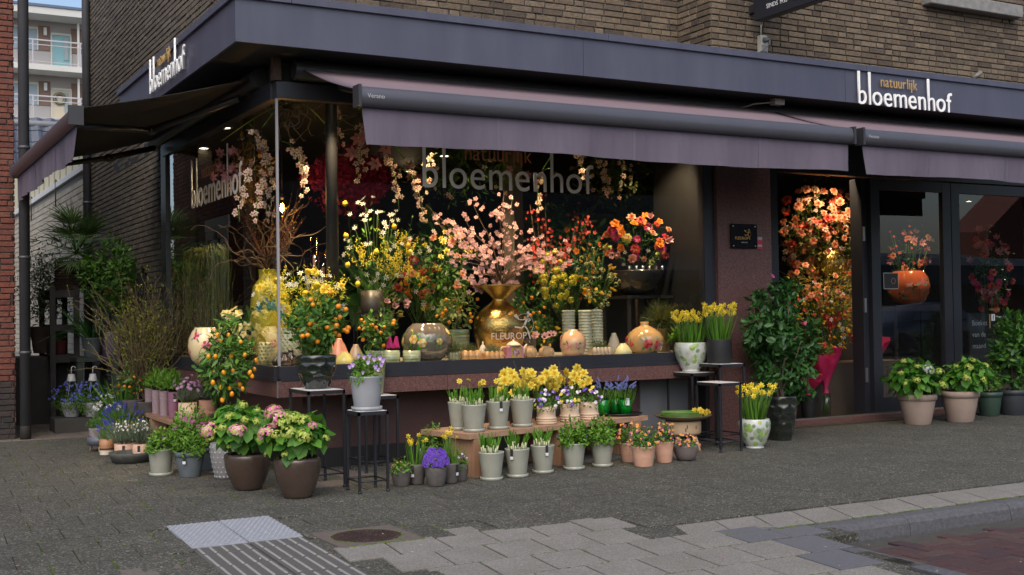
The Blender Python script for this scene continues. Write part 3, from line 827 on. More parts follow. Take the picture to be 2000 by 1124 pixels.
    if logo:
        me = textmesh('logo', 'Verano', .045, mat('logo_grey', (.4, .4, .42), rough=.5))
        rz = 0 if abs(U.x) > .5 else math.pi / 2
        link('logo', me, bar, P(.07, ext + .0465, z_bar + bar_h * .42), rz)
    return t
BY = 7.86
a0x = 3.132
awning('awning', 'long mauve fabric awning over the large front display window', Vector((a0x, 9.0, 0)), X_, -Y_, AY(1664, 260, BY).x - a0x, 9.0 - BY, 3.215, 2.735, .148, .262, m_fab_top, (.235, .50, .78))
x2 = AY(1678, 260, BY).x
awning('awning', 'mauve fabric awning over the glass entrance doors, cut off by the edge', Vector((x2, 9.0, 0)), X_, -Y_, 4.8, 9.0 - BY, 3.215, 2.735, .148, .262, m_fab_top, (.19, .42, .66))
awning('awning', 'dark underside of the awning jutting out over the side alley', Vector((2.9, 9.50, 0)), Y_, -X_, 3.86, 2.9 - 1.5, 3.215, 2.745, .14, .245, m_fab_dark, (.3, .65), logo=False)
# rusty corner stub and awning junction box under the canopy
b = MB(); b.box((GXX - .045, YW - .06, 3.12), (GXX + .02, YW + .01, 3.302)); b.build('corner_stub', mat('rusty_steel', (.05, .028, .022), (.09, .05, .035), scale=30, rough=.8), shop)
JB = AY(1525, 200, 8.75)
b = MB(); b.box((JB.x - .07, 8.75, 3.235), (JB.x + .05, 8.83, 3.299), 0, .005); b.tube([(JB.x - .07, 8.79, 3.26), (JB.x - .25, 8.85, 3.24), (JB.x - .35, 8.95, 3.2)], .008, 6)
o = b.build('junction_box', mat('grey_plastic', (.2, .19, .17), rough=.6)); tag(o, 'small grey junction box with cable under the canopy between the front awnings', 'junction box')

# ================================================================ SIGNS
m_gold = mat('gold_letter', (.42, .27, .10), rough=.5)
m_wl = mat('sign_white', (.86, .86, .84), rough=.4)
_t = bpy.data.objects.new('measure', None); COL.objects.link(_t)
WORDW = word(_t, 'bloemenhof', 1.0, m_wl, (0, 0, 0), sx=.92) - .055
WORDN = word(_t, 'natuurlijk', 1.0, m_wl, (0, 0, 0), sx=.86) - .055
for _c in list(_t.children): bpy.data.objects.remove(_c)
bpy.data.objects.remove(_t)
def blf(parent, origin, w_total, rz, ext, mw, mo, asc=.42, sub=True):
    """wordmark: tall-stemmed lower case, small word above"""
    size = w_total / WORDW
    got = word(parent, 'bloemenhof', size, mw, origin, rz, ext, tall='blh', tallf=asc, sx=.92, tracking=1.0)
    if sub:
        s2 = got * .385 / WORDN
        o2 = Vector(origin) + Matrix.Rotation(rz, 3, 'Z') @ Vector((got * .235, 0, size * .66))
        word(parent, 'natuurlijk', s2, mo, o2, rz, ext * .4, sx=.86)
    return got
t = thing('fascia_sign', 'raised white bloemenhof lettering on the canopy above the entrance', 'sign')
s0, s1 = AY(1677, 198, FY - .05), AY(1862, 215, FY - .05)
blf(t, (s0.x, FY - .03, AY(1690, 201, FY - .045).z - .012), s1.x - s0.x, 0, .007, m_wl, m_gold)
t = thing('fascia_sign', 'white bloemenhof lettering on the canopy side facing the alley', 'sign')
q0, q1 = AX(288, 178, FX - .05), AX(356, 130, FX - .05)
# the alley face is read from the alley: letters run towards the viewer
blf(t, (FX - .03, q0.y, 3.365), q0.y - q1.y, -math.pi / 2, .007, m_wl, m_gold)
# lettering on the glass
m_dec = mat('window_letter', (.88, .87, .88), rough=.6)
m_deco = mat('window_letter_orange', (.42, .16, .07), rough=.6)
t = thing('window_lettering', 'large pale bloemenhof lettering stuck on the front shop window', 'lettering')
w0, w1 = AY(822, 367, YW - .012), AY(1160, 378, YW - .012)
blf(t, (w0.x, YW - .008, AY(840, 366, YW - .01).z), w1.x - w0.x, 0, .0006, m_dec, m_deco, asc=.55)
t = thing('window_lettering', 'pale bloemenhof lettering on the narrow side window', 'lettering')
w0, w1 = AX(372, 408, GXX - .012), AX(472, 375, GXX - .012)
blf(t, (GXX - .009, w0.y, (w0.z + w1.z) / 2), w0.y - w1.y, -math.pi / 2, .0006, m_dec, m_deco, asc=.55)
RUN = [ # running figure with bouquet, outline strokes: polylines and widths in units of the figure's height
    ([(.62, .93), (.62, .78)], .055), ([(.62, 1.0), (.63, .93)], .10), ([(.60, .80), (.46, .52)], .085), ([(.60, .78), (.38, .72), (.22, .74)], .038),
    ([(.60, .78), (.74, .72), (.62, .66)], .036), ([(.46, .52), (.60, .34), (.70, .02)], .05), ([(.48, .52), (.34, .42), (.06, .46)], .05), ([(.22, .74), (.10, .92)], .06), ([(.14, .80), (.04, .88)], .05)]
def runner(parent, origin, h, m, name='emblem'):
    b = MB(); o = Vector(origin)
    def st(pts, wd):
        for i in range(len(pts) - 1):
            a = Vector((pts[i][0], 0, pts[i][1])) * h; e = Vector((pts[i + 1][0], 0, pts[i + 1][1])) * h
            dv_ = (e - a); l = dv_.length; dv_.normalize(); s_ = Vector((-dv_.z, 0, dv_.x))
            b.obox((a + e) / 2, dv_, s_, Vector((0, -1, 0)), l / 2 + wd * h * .3, wd * h / 2, .0005)
    for pts, wd in RUN: st(pts, wd)
    arc = [(.45 + .40 * math.cos(a), .55 + .40 * math.sin(a)) for a in [R(k) for k in range(-50, 140, 10)]]
    st(arc, .014)
    b.build(name, m, parent, loc=o)
m_cr = mat('window_letter_cream', (.55, .48, .40), rough=.6)
t = thing('window_lettering', 'cream FLEUROP lettering with running figure low on the window', 'lettering')
f0, f1 = AY(959, 664, YW - .01), AY(1034, 664, YW - .01)
word(t, 'FLEUROP', (f1.x - f0.x) / 4.55, m_cr, (f0.x, YW - .0075, f0.z), 0, .0006)
e0 = AY(1004, 661, YW - .01); runner(t, (e0.x, YW - .0075, e0.z - .01), .235, m_cr)
# plaque on the granite pier
p0, p1 = AY(1428, 437, 9.0), AY(1480, 486, 9.0)
t = thing('wall_plaque', 'black glass FLEUROP plaque with gold lettering on the granite pier', 'plaque', (p0.x, 9.0, p1.z))
pw, ph = p1.x - p0.x, p0.z - p1.z
b = MB(); b.box((0, .005, 0), (pw, .018, ph), 0, .002); b.build('plate', mat('black_acrylic', (.008, .009, .011), rough=.08), t)
for (x, z) in ((.08, .1), (.92, .1), (.08, .9), (.92, .9)):
    b = MB(); b.tube([(x * pw, .029, z * ph), (x * pw, -.002, z * ph)], .006, 8); b.build('standoff', m_alu, t)
m_gp = mat('plaque_gold', (.62, .33, .08), rough=.4)
word(t, 'FLEUROP', pw * .55 / 4.5, m_gp, (pw * .14, .003, ph * .36), 0, .0005)
word(t, 'SINDS 1935', pw * .26 / 5.3, mat('plaque_white', (.5, .5, .5)), (pw * .38, .003, ph * .22), 0, .0004)
runner(t, (pw * .50, .004, ph * .36), ph * .42, m_gp)
s0 = AY(1480, 486, 9.02)
b = MB(); b.box((s0.x + .002, 9.022, s0.z - .004), (s0.x + .06, 9.029, s0.z + .115), 0); b.box((s0.x + .002, 9.0205, s0.z - .004), (s0.x + .06, 9.0215, s0.z + .02), 1); b.box((s0.x + .002, 9.0205, s0.z + .04), (s0.x + .06, 9.0215, s0.z + .085), 1)
o = b.build('wall_sticker', [mat('sticker_grey', (.35, .33, .33)), mat('sticker_red', (.45, .03, .07))]); tag(o, 'small red and white sticker beside the black plaque', 'sticker')
# projecting sign above the canopy
h0 = AY(1472, 46, YP - .05)
t = thing('projecting_sign', 'dark projecting sign board hanging from the upper brick wall', 'sign', (h0.x, YP, h0.z))
b = MB(); b.box((-.05, -1.05, .0), (.05, -.12, 1.0), 0, .006); b.build('board', mat('sign_navy', (.018, .02, .028), rough=.4), t)
for z in (.1, .8): b = MB(); b.box((-.03, -.119, z), (.03, .012, z + .08)); b.build('bracket', m_frame, t)
word(t, 'SINDS 1935', .062, m_white, (-.0515, -.30, .085), -math.pi / 2, .001)
# electric socket box with cable
e0 = AY(1487, 88, YP - .02)
t = thing('socket_box', 'cream weatherproof socket box with grey plug on the brick wall', 'socket', (e0.x, YP - .012, e0.z))
b = MB(); b.box((-.045, -.05, -.09), (.045, 0, .09), 0, .01); b.build('case', mat('cream_plastic', (.42, .40, .33), rough=.5), t)
b = MB(); b.box((-.035, -.056, -.08), (.035, -.051, -.01), 0, .002); b.build('flap', mat('flap_grey', (.2, .2, .2), rough=.5), t)
b = MB(); b.lathe([(.028, 0), (.026, .03), (.016, .055), (.008, .07)], 14, 0, cap1=True); pg = b.build('plug', mat('plug_grey', (.10, .11, .13), rough=.5), t, loc=(0, -.05, .04)); pg.rotation_euler = (R(95), 0, R(20))
b = MB(); b.tube([(.02, -.12, .03), (0, -.11, -.03), (-.05, -.06, -.08), (-.12, -.03, -.12)], .006, 6); b.build('cable', mat('cable_grey', (.12, .12, .14), rough=.5), t)
b = MB(); b.tube([(-.01, -.015, .09), (-.005, -.015, .2)], .007, 6); b.build('conduit', mat('cream_plastic', (.42, .40, .33)), t)
e1 = AY(1905, 150, YP - .05)
t = thing('wall_spotlight', 'small grey tubular spotlight fixed above the canopy', 'spotlight', (e1.x - .06, YP - .06, e1.z - .03))
b = MB(); b.tube([(0, 0, 0), (.09, -.05, .07)], .026, 12); b.build('housing', mat('spot_grey', (.16, .15, .13), rough=.5), t)
b = MB(); b.tube([(0, 0, 0), (-.02, .07, -.03)], .01, 8); b.build('arm', m_frame, t)

# ================================================================ NEIGHBOURS
# red brick house across the alley with its drainpipe
NX, NY = 1.50, 13.5
nb = thing('red_brick_house', 'dark red brick house corner at the left edge of the alley', 'building')
b = MB(); b.box((-8, NY, 0), (NX, NY + 5.2, 5.6)); wn = b.build('wall', m_mortar_dk, nb)
lst = bricks(X_, -Y_, Vector((-.9, NY, .62)), NX + .9, 0, 4.9)
layer_bricks(wn, [q for q in lst], X_, -Y_, m_redbrick, .0252, single=190)
lst = bricks(X_, -Y_, Vector((-.9, NY, 0)), NX + .9, 0, .61)
layer_bricks(wn, lst, X_, -Y_, m_dkbrick, .0252, single=30)
winz = lambda c: 15.6 < c.y < 16.7 and .9 < c.z < 2.45
lst = bricks(Y_, X_, Vector((NX, NY, 0)), 5.2, 0, 5.0, skip=winz)
layer_bricks(wn, lst, Y_, X_, m_redbrick, .0252, single=0)
aw = link('alley_window', None, nb)
b = MB(); b.box((NX - .02, 15.55, 2.45), (NX + .03, 16.75, 2.62)); b.build('lintel', mat('white_stone', (.5, .5, .47), rough=.8), aw)
b = MB(); b.box((NX + .002, 15.62, .9), (NX + .012, 16.68, 2.44)); b.build('pane', mat('dark_pane', (.02, .022, .025), rough=.1), aw)
b = MB()
for (y0, y1, z0, z1) in ((15.6, 15.7, .9, 2.45), (16.6, 16.7, .9, 2.45), (16.1, 16.2, .9, 2.45), (15.7, 16.6, 2.33, 2.45), (15.7, 16.6, .9, 1.0)): b.box((NX + .013, y0, z0), (NX + .035, y1, z1))
b.build('frame', mat('cream_paint', (.4, .39, .34), rough=.6), aw)
def drainpipe(label, x, y, r, z1, bands, dark_end=.35):
    t = thing('drainpipe', label, 'drainpipe', (x, y, 0))
    mp_ = mat('zinc_grey', (.055, .055, .062), (.075, .075, .083), scale=5, rough=.45)
    b = MB(); b.lathe([(r, dark_end), (r, z1)], 20); b.build('pipe', mp_, t)
    b = MB(); b.lathe([(r * 1.02, 0), (r * 1.02, dark_end - .002)], 20); b.build('boot', mat('cast_boot', (.035, .03, .028), rough=.7), t)
    for z in bands:
        b = MB(); b.lathe([(r * 1.02, z), (r * 1.16, z + .004), (r * 1.16, z + .028), (r * 1.02, z + .032)], 20); b.build('band', mp_, t)
    return t
P = AZ(47, 856); drainpipe('grey drainpipe on the corner of the dark red brick house', P.x - .01, 13.40, .055, 7.4, (3.06, 1.9, .9), .15)
P = AX(172, 500, 2.93); drainpipe('grey drainpipe at the far end of the shop side wall', 2.93, P.y + .05, .055, 7.2, (2.9, 3.9), .4)
# wrought iron gate post fixed to the alley wall
P = AX(283, 520, 2.75)
t = thing('gate_post', 'black iron gate post with finial beside the side window', 'gate', (2.72, P.y + .0, 0))
b = MB(); b.box((-.04, -.04, 0), (.04, .04, 1.72), 0, .004); b.lathe([(.052, 1.72), (.052, 1.735), (.02, 1.75), (.03, 1.775), (.012, 1.80), (.002, 1.83)], 12); b.build('post', m_black, t)
b = MB(); b.tube([(.04, 0, 1.55), (.27, 0, 1.55)], .012, 6); b.tube([(.26, 0, 1.2), (.26, 0, 1.85)], .012, 6); b.build('bar', m_black, t)
# annex of cream brick behind the shop
an = thing('cream_annex', 'low cream brick annex with white coping behind the shop', 'building')
ay0 = 17.75
zt0 = AX(165, 333, 2.93).z
b = MB(); b.box((2.95, ay0, 0), (3.2, 30, zt0)); wa = b.build('wall', mat('pale_mortar', (.30, .28, .24), rough=1), an)
lst = bricks(Y_, -X_, Vector((2.95, ay0, .6)), 12, 0, zt0 - .65, bl=.3, bh=.085, jt=.012)
layer_bricks(wa, lst, Y_, -X_, mat('cream_brick', (.8, .8, .8), (1, 1, 1), scale=15, rough=.9, island=[(.42, .37, .29), (.48, .43, .34), (.38, .33, .26)], bump=.3), .0425, single=140)
b = MB(); b.box((2.90, ay0, zt0), (3.22, 30, zt0 + .09), 0, .004); b.build('coping', mat('white_coping', (.62, .62, .62), rough=.6), an)
b = MB(); b.box((3.0, ay0, zt0 + .091), (3.2, 30, zt0 + 1.0)); cl = b.build('cladding', mat('cream_cladding', (.55, .50, .34), rough=.7), an)
for k in range(14):
    b = MB(); b.box((2.985, ay0 + .3 + .62 * k, zt0 + .10), (2.999, ay0 + .34 + .62 * k, zt0 + .99)); b.build('batten', mat('batten_grey', (.25, .25, .24)), cl)
for k, yy in enumerate((20.4, 23.4)):
    b = MB(); b.tube([(2.93, yy, zt0 + .1), (2.90, yy, zt0 + .14), (2.90, yy, zt0 - .3)], .012, 6); b.build('bracket', mat('rust_iron', (.06, .04, .03)), an)
# house with blue-grey tiled roof closing the alley
hs = thing('tiled_house', 'house with blue-grey tiled roof closing the alley', 'building')
HY = 31.0
hx0, hx1 = AY(20, 400, HY).x, AY(175, 400, HY).x
zr1, zr0 = AY(60, 244, HY + 1.5).z, AY(60, 440, HY).z
b = MB(); b.box((hx0 - 2, HY + .3, 0), (hx1 + 3, HY + .6, zr0 + .3)); b.build('wall', mat('house_render', (.35, .33, .29), (.42, .4, .35), scale=4, rough=.9), hs)
m_tile = mat('blue_tile', (.7, .7, .7), (1, 1, 1), scale=12, rough=.5, island=[(.05, .065, .095), (.065, .08, .115), (.042, .055, .085)])
_b = MB(); tw, tl = .34, .42; vs = []; K = 6
for j in (0, 1):
    for i in range(K + 1):
        u = i / K; zz = .05 * math.sin(math.pi * 2 * u * .5) ** 2 * (1 if u < .75 else .6) + (.022 if j == 0 else 0)
        vs.append((tw * u, tl * j, zz))
for i in range(K + 1): vs.append((vs[i][0], vs[i][1], vs[i][2] - .035))
_b.add(vs, [(i, i + 1, K + 2 + i, K + 1 + i) for i in range(K)] + [(i + 1, i, 2 * K + 2 + i, 2 * K + 3 + i) for i in range(K)], 0, False)
me_tile = _b.mesh('roof_tile', m_tile)
sl_ = Vector((0, 1.5, zr1 - zr0)); sn = sl_.length; an_ = math.atan2(zr1 - zr0, 1.5)
rf = link('roof', None, hs)
nr = int(sn / .36) + 1
for r_ in range(nr):
    for i in range(int((hx1 + 1.2 - hx0 + 1) / .33)):
        f = r_ * .36 / sn
        link('roof_tile', me_tile, rf, (hx0 - 1 + .33 * i, HY + 1.5 * f, zr0 + (zr1 - zr0) * f), rot=(an_, 0, 0))
b = MB(); b.tube([(hx0 - 1, HY + 1.5, zr1 + .03), (hx1 + 1.2, HY + 1.5, zr1 + .03)], .09, 8); b.build('ridge', mat('ridge_pale', (.16, .17, .19), rough=.6), rf)
b = MB(); b.add([(hx0 - 1.2, HY + .05, zr0 - .12), (hx1 + 1.5, HY + .05, zr0 - .12), (hx1 + 1.5, HY + 1.55, zr1 - .1), (hx0 - 1.2, HY + 1.55, zr1 - .1)], [(0, 1, 2, 3)]); b.build('roof_deck', m_black, rf)
d0, d1 = AY(66, 375, HY - .3), AY(102, 330, HY - .3)
dm = link('dormer', None, hs)
b = MB(); b.box((d0.x, HY - .3, d0.z), (d1.x + 1.2, HY + 1.2, d1.z + .3)); b.build('cheek', mat('cream_cladding', (.55, .5, .34)), dm)
b = MB(); b.box((d0.x + .05, HY - .34, d0.z + .05), (d1.x + .1, HY - .305, d1.z + .2), 0, .005); b.build('frame', mat('white_paint', (.6, .6, .6), rough=.5), dm)
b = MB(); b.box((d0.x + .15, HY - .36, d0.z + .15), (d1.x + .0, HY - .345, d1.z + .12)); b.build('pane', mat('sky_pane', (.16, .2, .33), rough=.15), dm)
b = MB(); b.box((AY(40, 450, HY - 3).x, HY - 3, 0), (AY(86, 450, HY - 3).x, HY - .5, AY(60, 430, HY - 3).z)); o = b.build('garden_shed', mat('shed_dark', (.03, .03, .035), rough=.8)); tag(o, 'dark flat-roofed shed at the end of the alley', 'shed')
# far gallery flats
FYY = 62.0
ap = thing('gallery_flats', 'far white gallery flats with coloured front doors above the alley', 'building')
fx = lambda px: AY(px, 150, FYY).x
fz = lambda py: AY(100, py, FYY).z
x0, x1 = fx(-30), fx(240)
m_fl = mat('flat_white', (.55, .55, .52), (.62, .62, .59), scale=1, rough=.8)
b = MB(); b.box((x0, FYY + 1.4, 0), (x1, FYY + 6, fz(22))); b.build('wall', mat('flat_greywall', (.42, .40, .40), rough=.9), ap)
b = MB(); b.box((x0, FYY - .1, fz(30)), (x1, FYY + 6, fz(16))); b.build('roof_edge', m_fl, ap)
b = MB(); b.box((x0, FYY - .15, fz(16)), (x1, FYY + 6, fz(11))); b.build('roof_trim', mat('trim_blue', (.10, .14, .22), rough=.6), ap)
for k, (yt, yb) in enumerate(((127, 138), (236, 246))):
    b = MB(); b.box((x0, FYY, fz(yb)), (x1, FYY + 1.5, fz(yt))); b.build('gallery_slab', m_fl, ap)
    top = 30 if k == 0 else 140
    for (a, e, name, col, t0, t1) in ((22, 80, 'window', (.30, .38, .44), top + 18, yt - 38), (83, 106, 'brick_panel', (.20, .12, .09), top + 10, yt - 38), (110, 146, 'door', ((.22, .42, .46), (.62, .55, .42))[k], top + 26, yt), (148, 200, 'brick_panel', (.22, .14, .10), top + 10, yt - 38)):
        b = MB(); b.box((fx(a), FYY + 1.35, fz(t1)), (fx(e), FYY + 1.44, fz(t0))); pt = b.build(name, mat('flat_%s_%d' % (name, k), col, rough=.5), ap)
        if name in ('window', 'door'):
            b = MB(); b.box((fx(a - 2), FYY + 1.30, fz(t0)), (fx(e + 2), FYY + 1.34, fz(t0 - 4))); b.box((fx(e), FYY + 1.3, fz(t1)), (fx(e + 2.5), FYY + 1.34, fz(t0))); b.box((fx(a - 3), FYY + 1.3, fz(t1)), (fx(a), FYY + 1.34, fz(t0))); b.build('frame', mat('flat_frame', (.6, .58, .5)), pt)
        if name == 'door':
            b = MB(); b.box((fx(e - 12), FYY + 1.3, fz(t1 - 22)), (fx(e - 4), FYY + 1.34, fz(t0 + 4))); b.build('pane', mat('flat_doorpane', (.3, .36, .38), rough=.3), pt)
        if name == 'brick_panel' and a < 100:
            b = MB(); b.box((fx(93), FYY + 1.2, fz(top + 29)), (fx(99), FYY + 1.34, fz(top + 14))); b.build('wall_lamp', mat('lamp_white', (.7, .7, .68)), pt)
    b = MB(); b.box((x0, FYY + .02, fz(yt - 46)), (x1, FYY + .08, fz(yt - 48.5))); b.box((x0, FYY + .02, fz(yt - 37)), (x1, FYY + .06, fz(yt - 38.5))); b.box((x0, FYY + .02, fz(yt - 4)), (x1, FYY + .06, fz(yt - 5.5)))
    for px in (63, 156, 250): b.box((fx(px), FYY, fz(yt)), (fx(px + 2.5), FYY + .1, fz(yt - 48)))
    if k:
        for px in range(44, 63, 4): b.box((fx(px), FYY + .02, fz(yt - 5)), (fx(px + 1), FYY + .05, fz(yt - 38)))
    rl = b.build('railing', mat('rail_grey', (.45, .45, .47), rough=.5), ap)
    b = MB(); b.box((fx(155), FYY + .5, fz(yt)), (fx(159), FYY + .6, fz(top + 6))); b.build('post', m_fl, ap)
b = MB(); b.lathe([(.25, -.05), (.33, 0), (.25, .05), (.17, 0), (.25, -.05)], 16, 0, cap0=False); w_ = b.build('door_wreath', mat('wreath', (.12, .11, .07), (.3, .26, .2), scale=9), ap, loc=(fx(124), FYY + 1.25, fz(183))); w_.rotation_euler = (R(90), 0, 0)

# ================================================================ ACROSS THE STREET (seen mirrored in the glass)
op = thing('street_shop', 'brick shop with grey awning across the street, mirrored in the window', 'building', (0, -12, 0))
b = MB(); b.box((6, -8, 0), (29, 0, 5.6)); b.build('wall', mat('cream_stucco', (.16, .14, .12), (.21, .185, .155), scale=3, rough=.9), op)
b = MB(); b.add([(8, .02, 3.1), (27, .02, 3.1), (27, 2.2, 2.45), (8, 2.2, 2.45), (8, 2.2, 2.15), (27, 2.2, 2.15)], [(0, 1, 2, 3), (3, 2, 5, 4)]); b.build('awning_cloth', mat('slate_cloth', (.08, .085, .095), rough=.9), op)
for k in range(6):
    b = MB(); b.box((8.4 + 3.1 * k, .001, .5), (10.8 + 3.1 * k, .05, 2.4)); b.build('shop_window', mat('far_pane', (.05, .06, .07), rough=.1), op)
b = MB(); b.box((6, -.02, 5.6), (29, .25, 5.75)); b.build('cornice', m_white, op)
op2 = thing('street_pavilion', 'low pavilion with dark canopy across the street, mirrored in the doors', 'building', (0, -12, 0))
b = MB(); b.box((30.5, -6, 0), (38.4, 0, 2.5)); b.build('wall', mat('pav_white', (.45, .44, .42), rough=.8), op2)
b = MB(); b.add([(30, -1, 3.3), (38.5, -1, 3.3), (38.5, 2.6, 2.7), (30, 2.6, 2.7), (30, 2.6, 2.0), (38.5, 2.6, 2.0)], [(0, 1, 2, 3), (3, 2, 5, 4)]); b.build('canopy', mat('slate_cloth', (.08, .085, .095)), op2)
b = MB(); b.box((30, 2.55, 2.69), (38.5, 2.62, 2.95)); b.build('canopy_edge', mat('pav_white', (.45, .44, .42)), op2)
for k in range(4): b = MB(); b.box((31 + 1.9 * k, .002, .3), (32.4 + 1.9 * k, .06, 2.2)); b.build('glazing', mat('far_pane', (.05, .06, .07)), op2)
op3 = thing('street_gable', 'red brick gable house with red awning across the street', 'building', (0, -12, 0))
b = MB(); b.prism([(38.7, 0), (38.7, 4.2), (42.3, 6.8), (46, 4.2), (46, 0)], 0, 2); wq = b.build('wall', m_redbrick, op3); wq.rotation_euler = (R(90), 0, 0)
b = MB(); b.add([(39, .02, 2.9), (45.8, .02, 2.9), (45.8, 2, 2.3), (39, 2, 2.3), (39, 2, 2.0), (45.8, 2, 2.0)], [(0, 1, 2, 3), (3, 2, 5, 4)]); b.build('awning_cloth', mat('red_cloth', (.4, .02, .05), rough=.9), op3)
cr = thing('parked_car', 'dark blue parked car across the street, mirrored in the doors', 'car', (27.2, -5.5, -.1))
b = MB()
sec = [(-2.1, .55, .62, .5), (-1.9, .3, .85, .8), (-1.0, .22, .95, .86), (-.55, .22, 1.38, .74), (.3, .22, 1.48, .72), (1.1, .22, 1.42, .72), (1.7, .25, 1.0, .84), (2.05, .3, .9, .78), (2.15, .5, .7, .5)]
vs = []
for (x, zb, zt, hw) in sec:
    vs += [(x, -.86 if zt < 1.1 else -.86, zb), (x, -.88, .7), (x, -hw, zt), (x, hw, zt), (x, .88, .7), (x, .86, zb)]
n = len(sec); fs = [(6 * i + k, 6 * i + k + 1, 6 * i + 7 + k, 6 * i + 6 + k) for i in range(n - 1) for k in range(5)] + [tuple(range(6)), tuple(range(6 * n - 1, 6 * n - 7, -1))]
b.add(vs, fs, 0, True); b.build('body', mat('car_paint', (.02, .03, .06), rough=.2, coat=.8), cr)
for (x, y) in ((-1.3, .8), (1.3, .8), (-1.3, -.8), (1.3, -.8)):
    b = MB(); b.tube([(x, y - .1, .32), (x, y + .1, .32)], .32, 20); wv = b.build('wheel', m_black, cr)
b = MB(); b.add([(-.9, .885, .98), (1.55, .885, .98), (1.05, .77, 1.40), (-.5, .77, 1.36)], [(0, 1, 2, 3)]); b.build('side_window', mat('car_glass', (.1, .12, .14), rough=.05), cr)
# ================================================================ POTS AND PLANTS: builders
m_soil = mat('potting_soil', (.018, .012, .008), (.05, .034, .022), scale=60, rough=1, bump=1, bscale=80)
GL = lambda n, cols, **k: leafmat('leaf_' + n, cols, **k)
lf_mid = GL('mid', [(.05, .135, .016), (.075, .18, .024), (.11, .235, .032), (.06, .155, .026)])
lf_dark = GL('dark', [(.022, .075, .018), (.034, .105, .022), (.055, .145, .032), (.028, .088, .026)], rough=.3)
lf_bright = GL('bright', [(.08, .20, .015), (.12, .27, .02), (.16, .32, .04), (.07, .18, .02)])
lf_blade = GL('blade', [(.06, .17, .012), (.09, .22, .02), (.13, .29, .03), (.07, .20, .02)])
lf_grey = GL('grey', [(.13, .17, .11), (.18, .22, .15), (.10, .15, .07), (.22, .25, .18)], rough=.7)
lf_hyd = GL('hydrangea', [(.045, .155, .018), (.07, .21, .026), (.115, .275, .03), (.05, .17, .024)], rough=.45)
lf_citrus = GL('citrus', [(.05, .13, .02), (.08, .19, .026), (.12, .24, .04), (.042, .11, .022)], rough=.3)
lf_olive = GL('olive', [(.07, .09, .03), (.10, .12, .04), (.05, .07, .02)])
lf_yellow = GL('yellowgreen', [(.30, .34, .03), (.38, .40, .05), (.22, .30, .03)])
m_stem = mat('green_stem', (.08, .17, .03), rough=.5)
m_bark = mat('bark', (.07, .05, .035), (.12, .09, .065), scale=30, rough=.9, bump=.5)
m_twig = mat('twig', (.12, .075, .04), (.18, .12, .07), scale=20, rough=.8)
m_tag = mat('tag_black', (.015, .015, .017), rough=.5); m_tagw = mat('tag_white', (.6, .6, .62), rough=.6)
P_ = lambda n, c, r=.5, s=.25: mat('petal_' + n, c, rough=r, sss=s)
y_pale = P_('yellow_pale', (.80, .66, .09)); y_deep = P_('yellow_deep', (.80, .50, .015)); white_p = P_('white', (.75, .74, .70)); orange_p = P_('orange', (.75, .22, .01))
pink_p = P_('pink', (.68, .12, .32)); pinkpale_p = P_('pink_pale', (.72, .42, .45)); red_p = P_('red', (.55, .03, .03)); coral_p = P_('coral', (.70, .16, .09)); peach_p = P_('peach', (.72, .36, .19))
violet_p = P_('violet', (.12, .035, .42)); lilac_p = P_('lilac', (.45, .27, .60)); blue_p = P_('blue', (.10, .11, .50)); mauve_p = P_('mauve', (.46, .24, .42)); magenta_p = P_('magenta', (.55, .02, .22)); plum_p = P_('plum', (.10, .012, .08)); lime_p = P_('lime', (.38, .46, .05)); wine_p = P_('wine', (.30, .008, .05)); dusty_p = P_('dusty', (.40, .16, .17))

def flower(name, layers, mats, eye=None):
    """layers: (number, length, width, lift angle, material, base radius, kind); opens along +z"""
    b = MB()
    for li, (n, L, W, el, mi, r0, kind) in enumerate(layers):
        for k in range(n):
            a = 2 * math.pi * (k + .5 * (li % 2)) / n + random.uniform(-.1, .1)
            e = R(el + random.uniform(-6, 6)); o = Vector((math.cos(a), math.sin(a), 0))
            dv = o * math.cos(e) + Z_ * math.sin(e); nn = Z_ * math.cos(e) - o * math.sin(e)
            b.leaf(o * r0 + Z_ * (.0012 * li), dv, nn, L * random.uniform(.9, 1.1), W, mi, -.12, .12, kind)
    if eye: b.lathe([(eye[0] * .7, 0), (eye[0] * 1.0, eye[1] * .8), (eye[0] * 1.15, eye[1]), (eye[0] * .7, eye[1] * .9), (.0005, eye[1] * .3)], 10, eye[2], cap0=False)
    return b.mesh(name, mats)
F_daff = flower('flower', [(6, .021, .013, 8, 0, .003, 0)], [y_pale, y_deep], (.0055, .014, 1))
F_tete = flower('flower', [(6, .019, .011, 0, 0, .003, 0)], [mat('petal_tete', (.82, .66, .03), rough=.5, sss=.25), y_deep], (.0055, .014, 1))
F_ddaff = flower('flower', [(7, .032, .022, 5, 0, .004, 1), (6, .026, .019, 30, 0, .004, 1), (5, .018, .014, 52, 1, .003, 1)], [y_pale, y_deep], (.004, .01, 1))
def viola(a, c, e, name):
    b = MB()
    for k, (ang, m_, s_) in enumerate(((65, 0, 1.05), (115, 0, 1.05), (20, 1, .95), (160, 1, .95), (270, 2, 1.15))):
        o = Vector((math.cos(R(ang)), math.sin(R(ang)), 0))
        b.leaf(o * .001 + Z_ * (.001 if k < 2 else .002), o, Z_, .014 * s_, .0155 * s_, m_, -.05, .1, 1)
    b.ball((0, -.001, .003), .002, 6, 4, 3)
    return b.mesh('flower', [a, c, e, y_deep])
F_viola_lil = viola(violet_p, lilac_p, mat('petal_lil2', (.62, .5, .72), rough=.5, sss=.25), 'v')
F_viola_or = viola(plum_p, mat('petal_or1', (.45, .10, .16), rough=.5, sss=.25), mat('petal_or2', (.72, .32, .06), rough=.5, sss=.25), 'v')
F_viola_mix = [viola(violet_p, violet_p, lilac_p, 'v'), viola(white_p, white_p, lilac_p, 'v'), viola(y_deep, y_pale, y_pale, 'v'), viola(blue_p, violet_p, violet_p, 'v')]
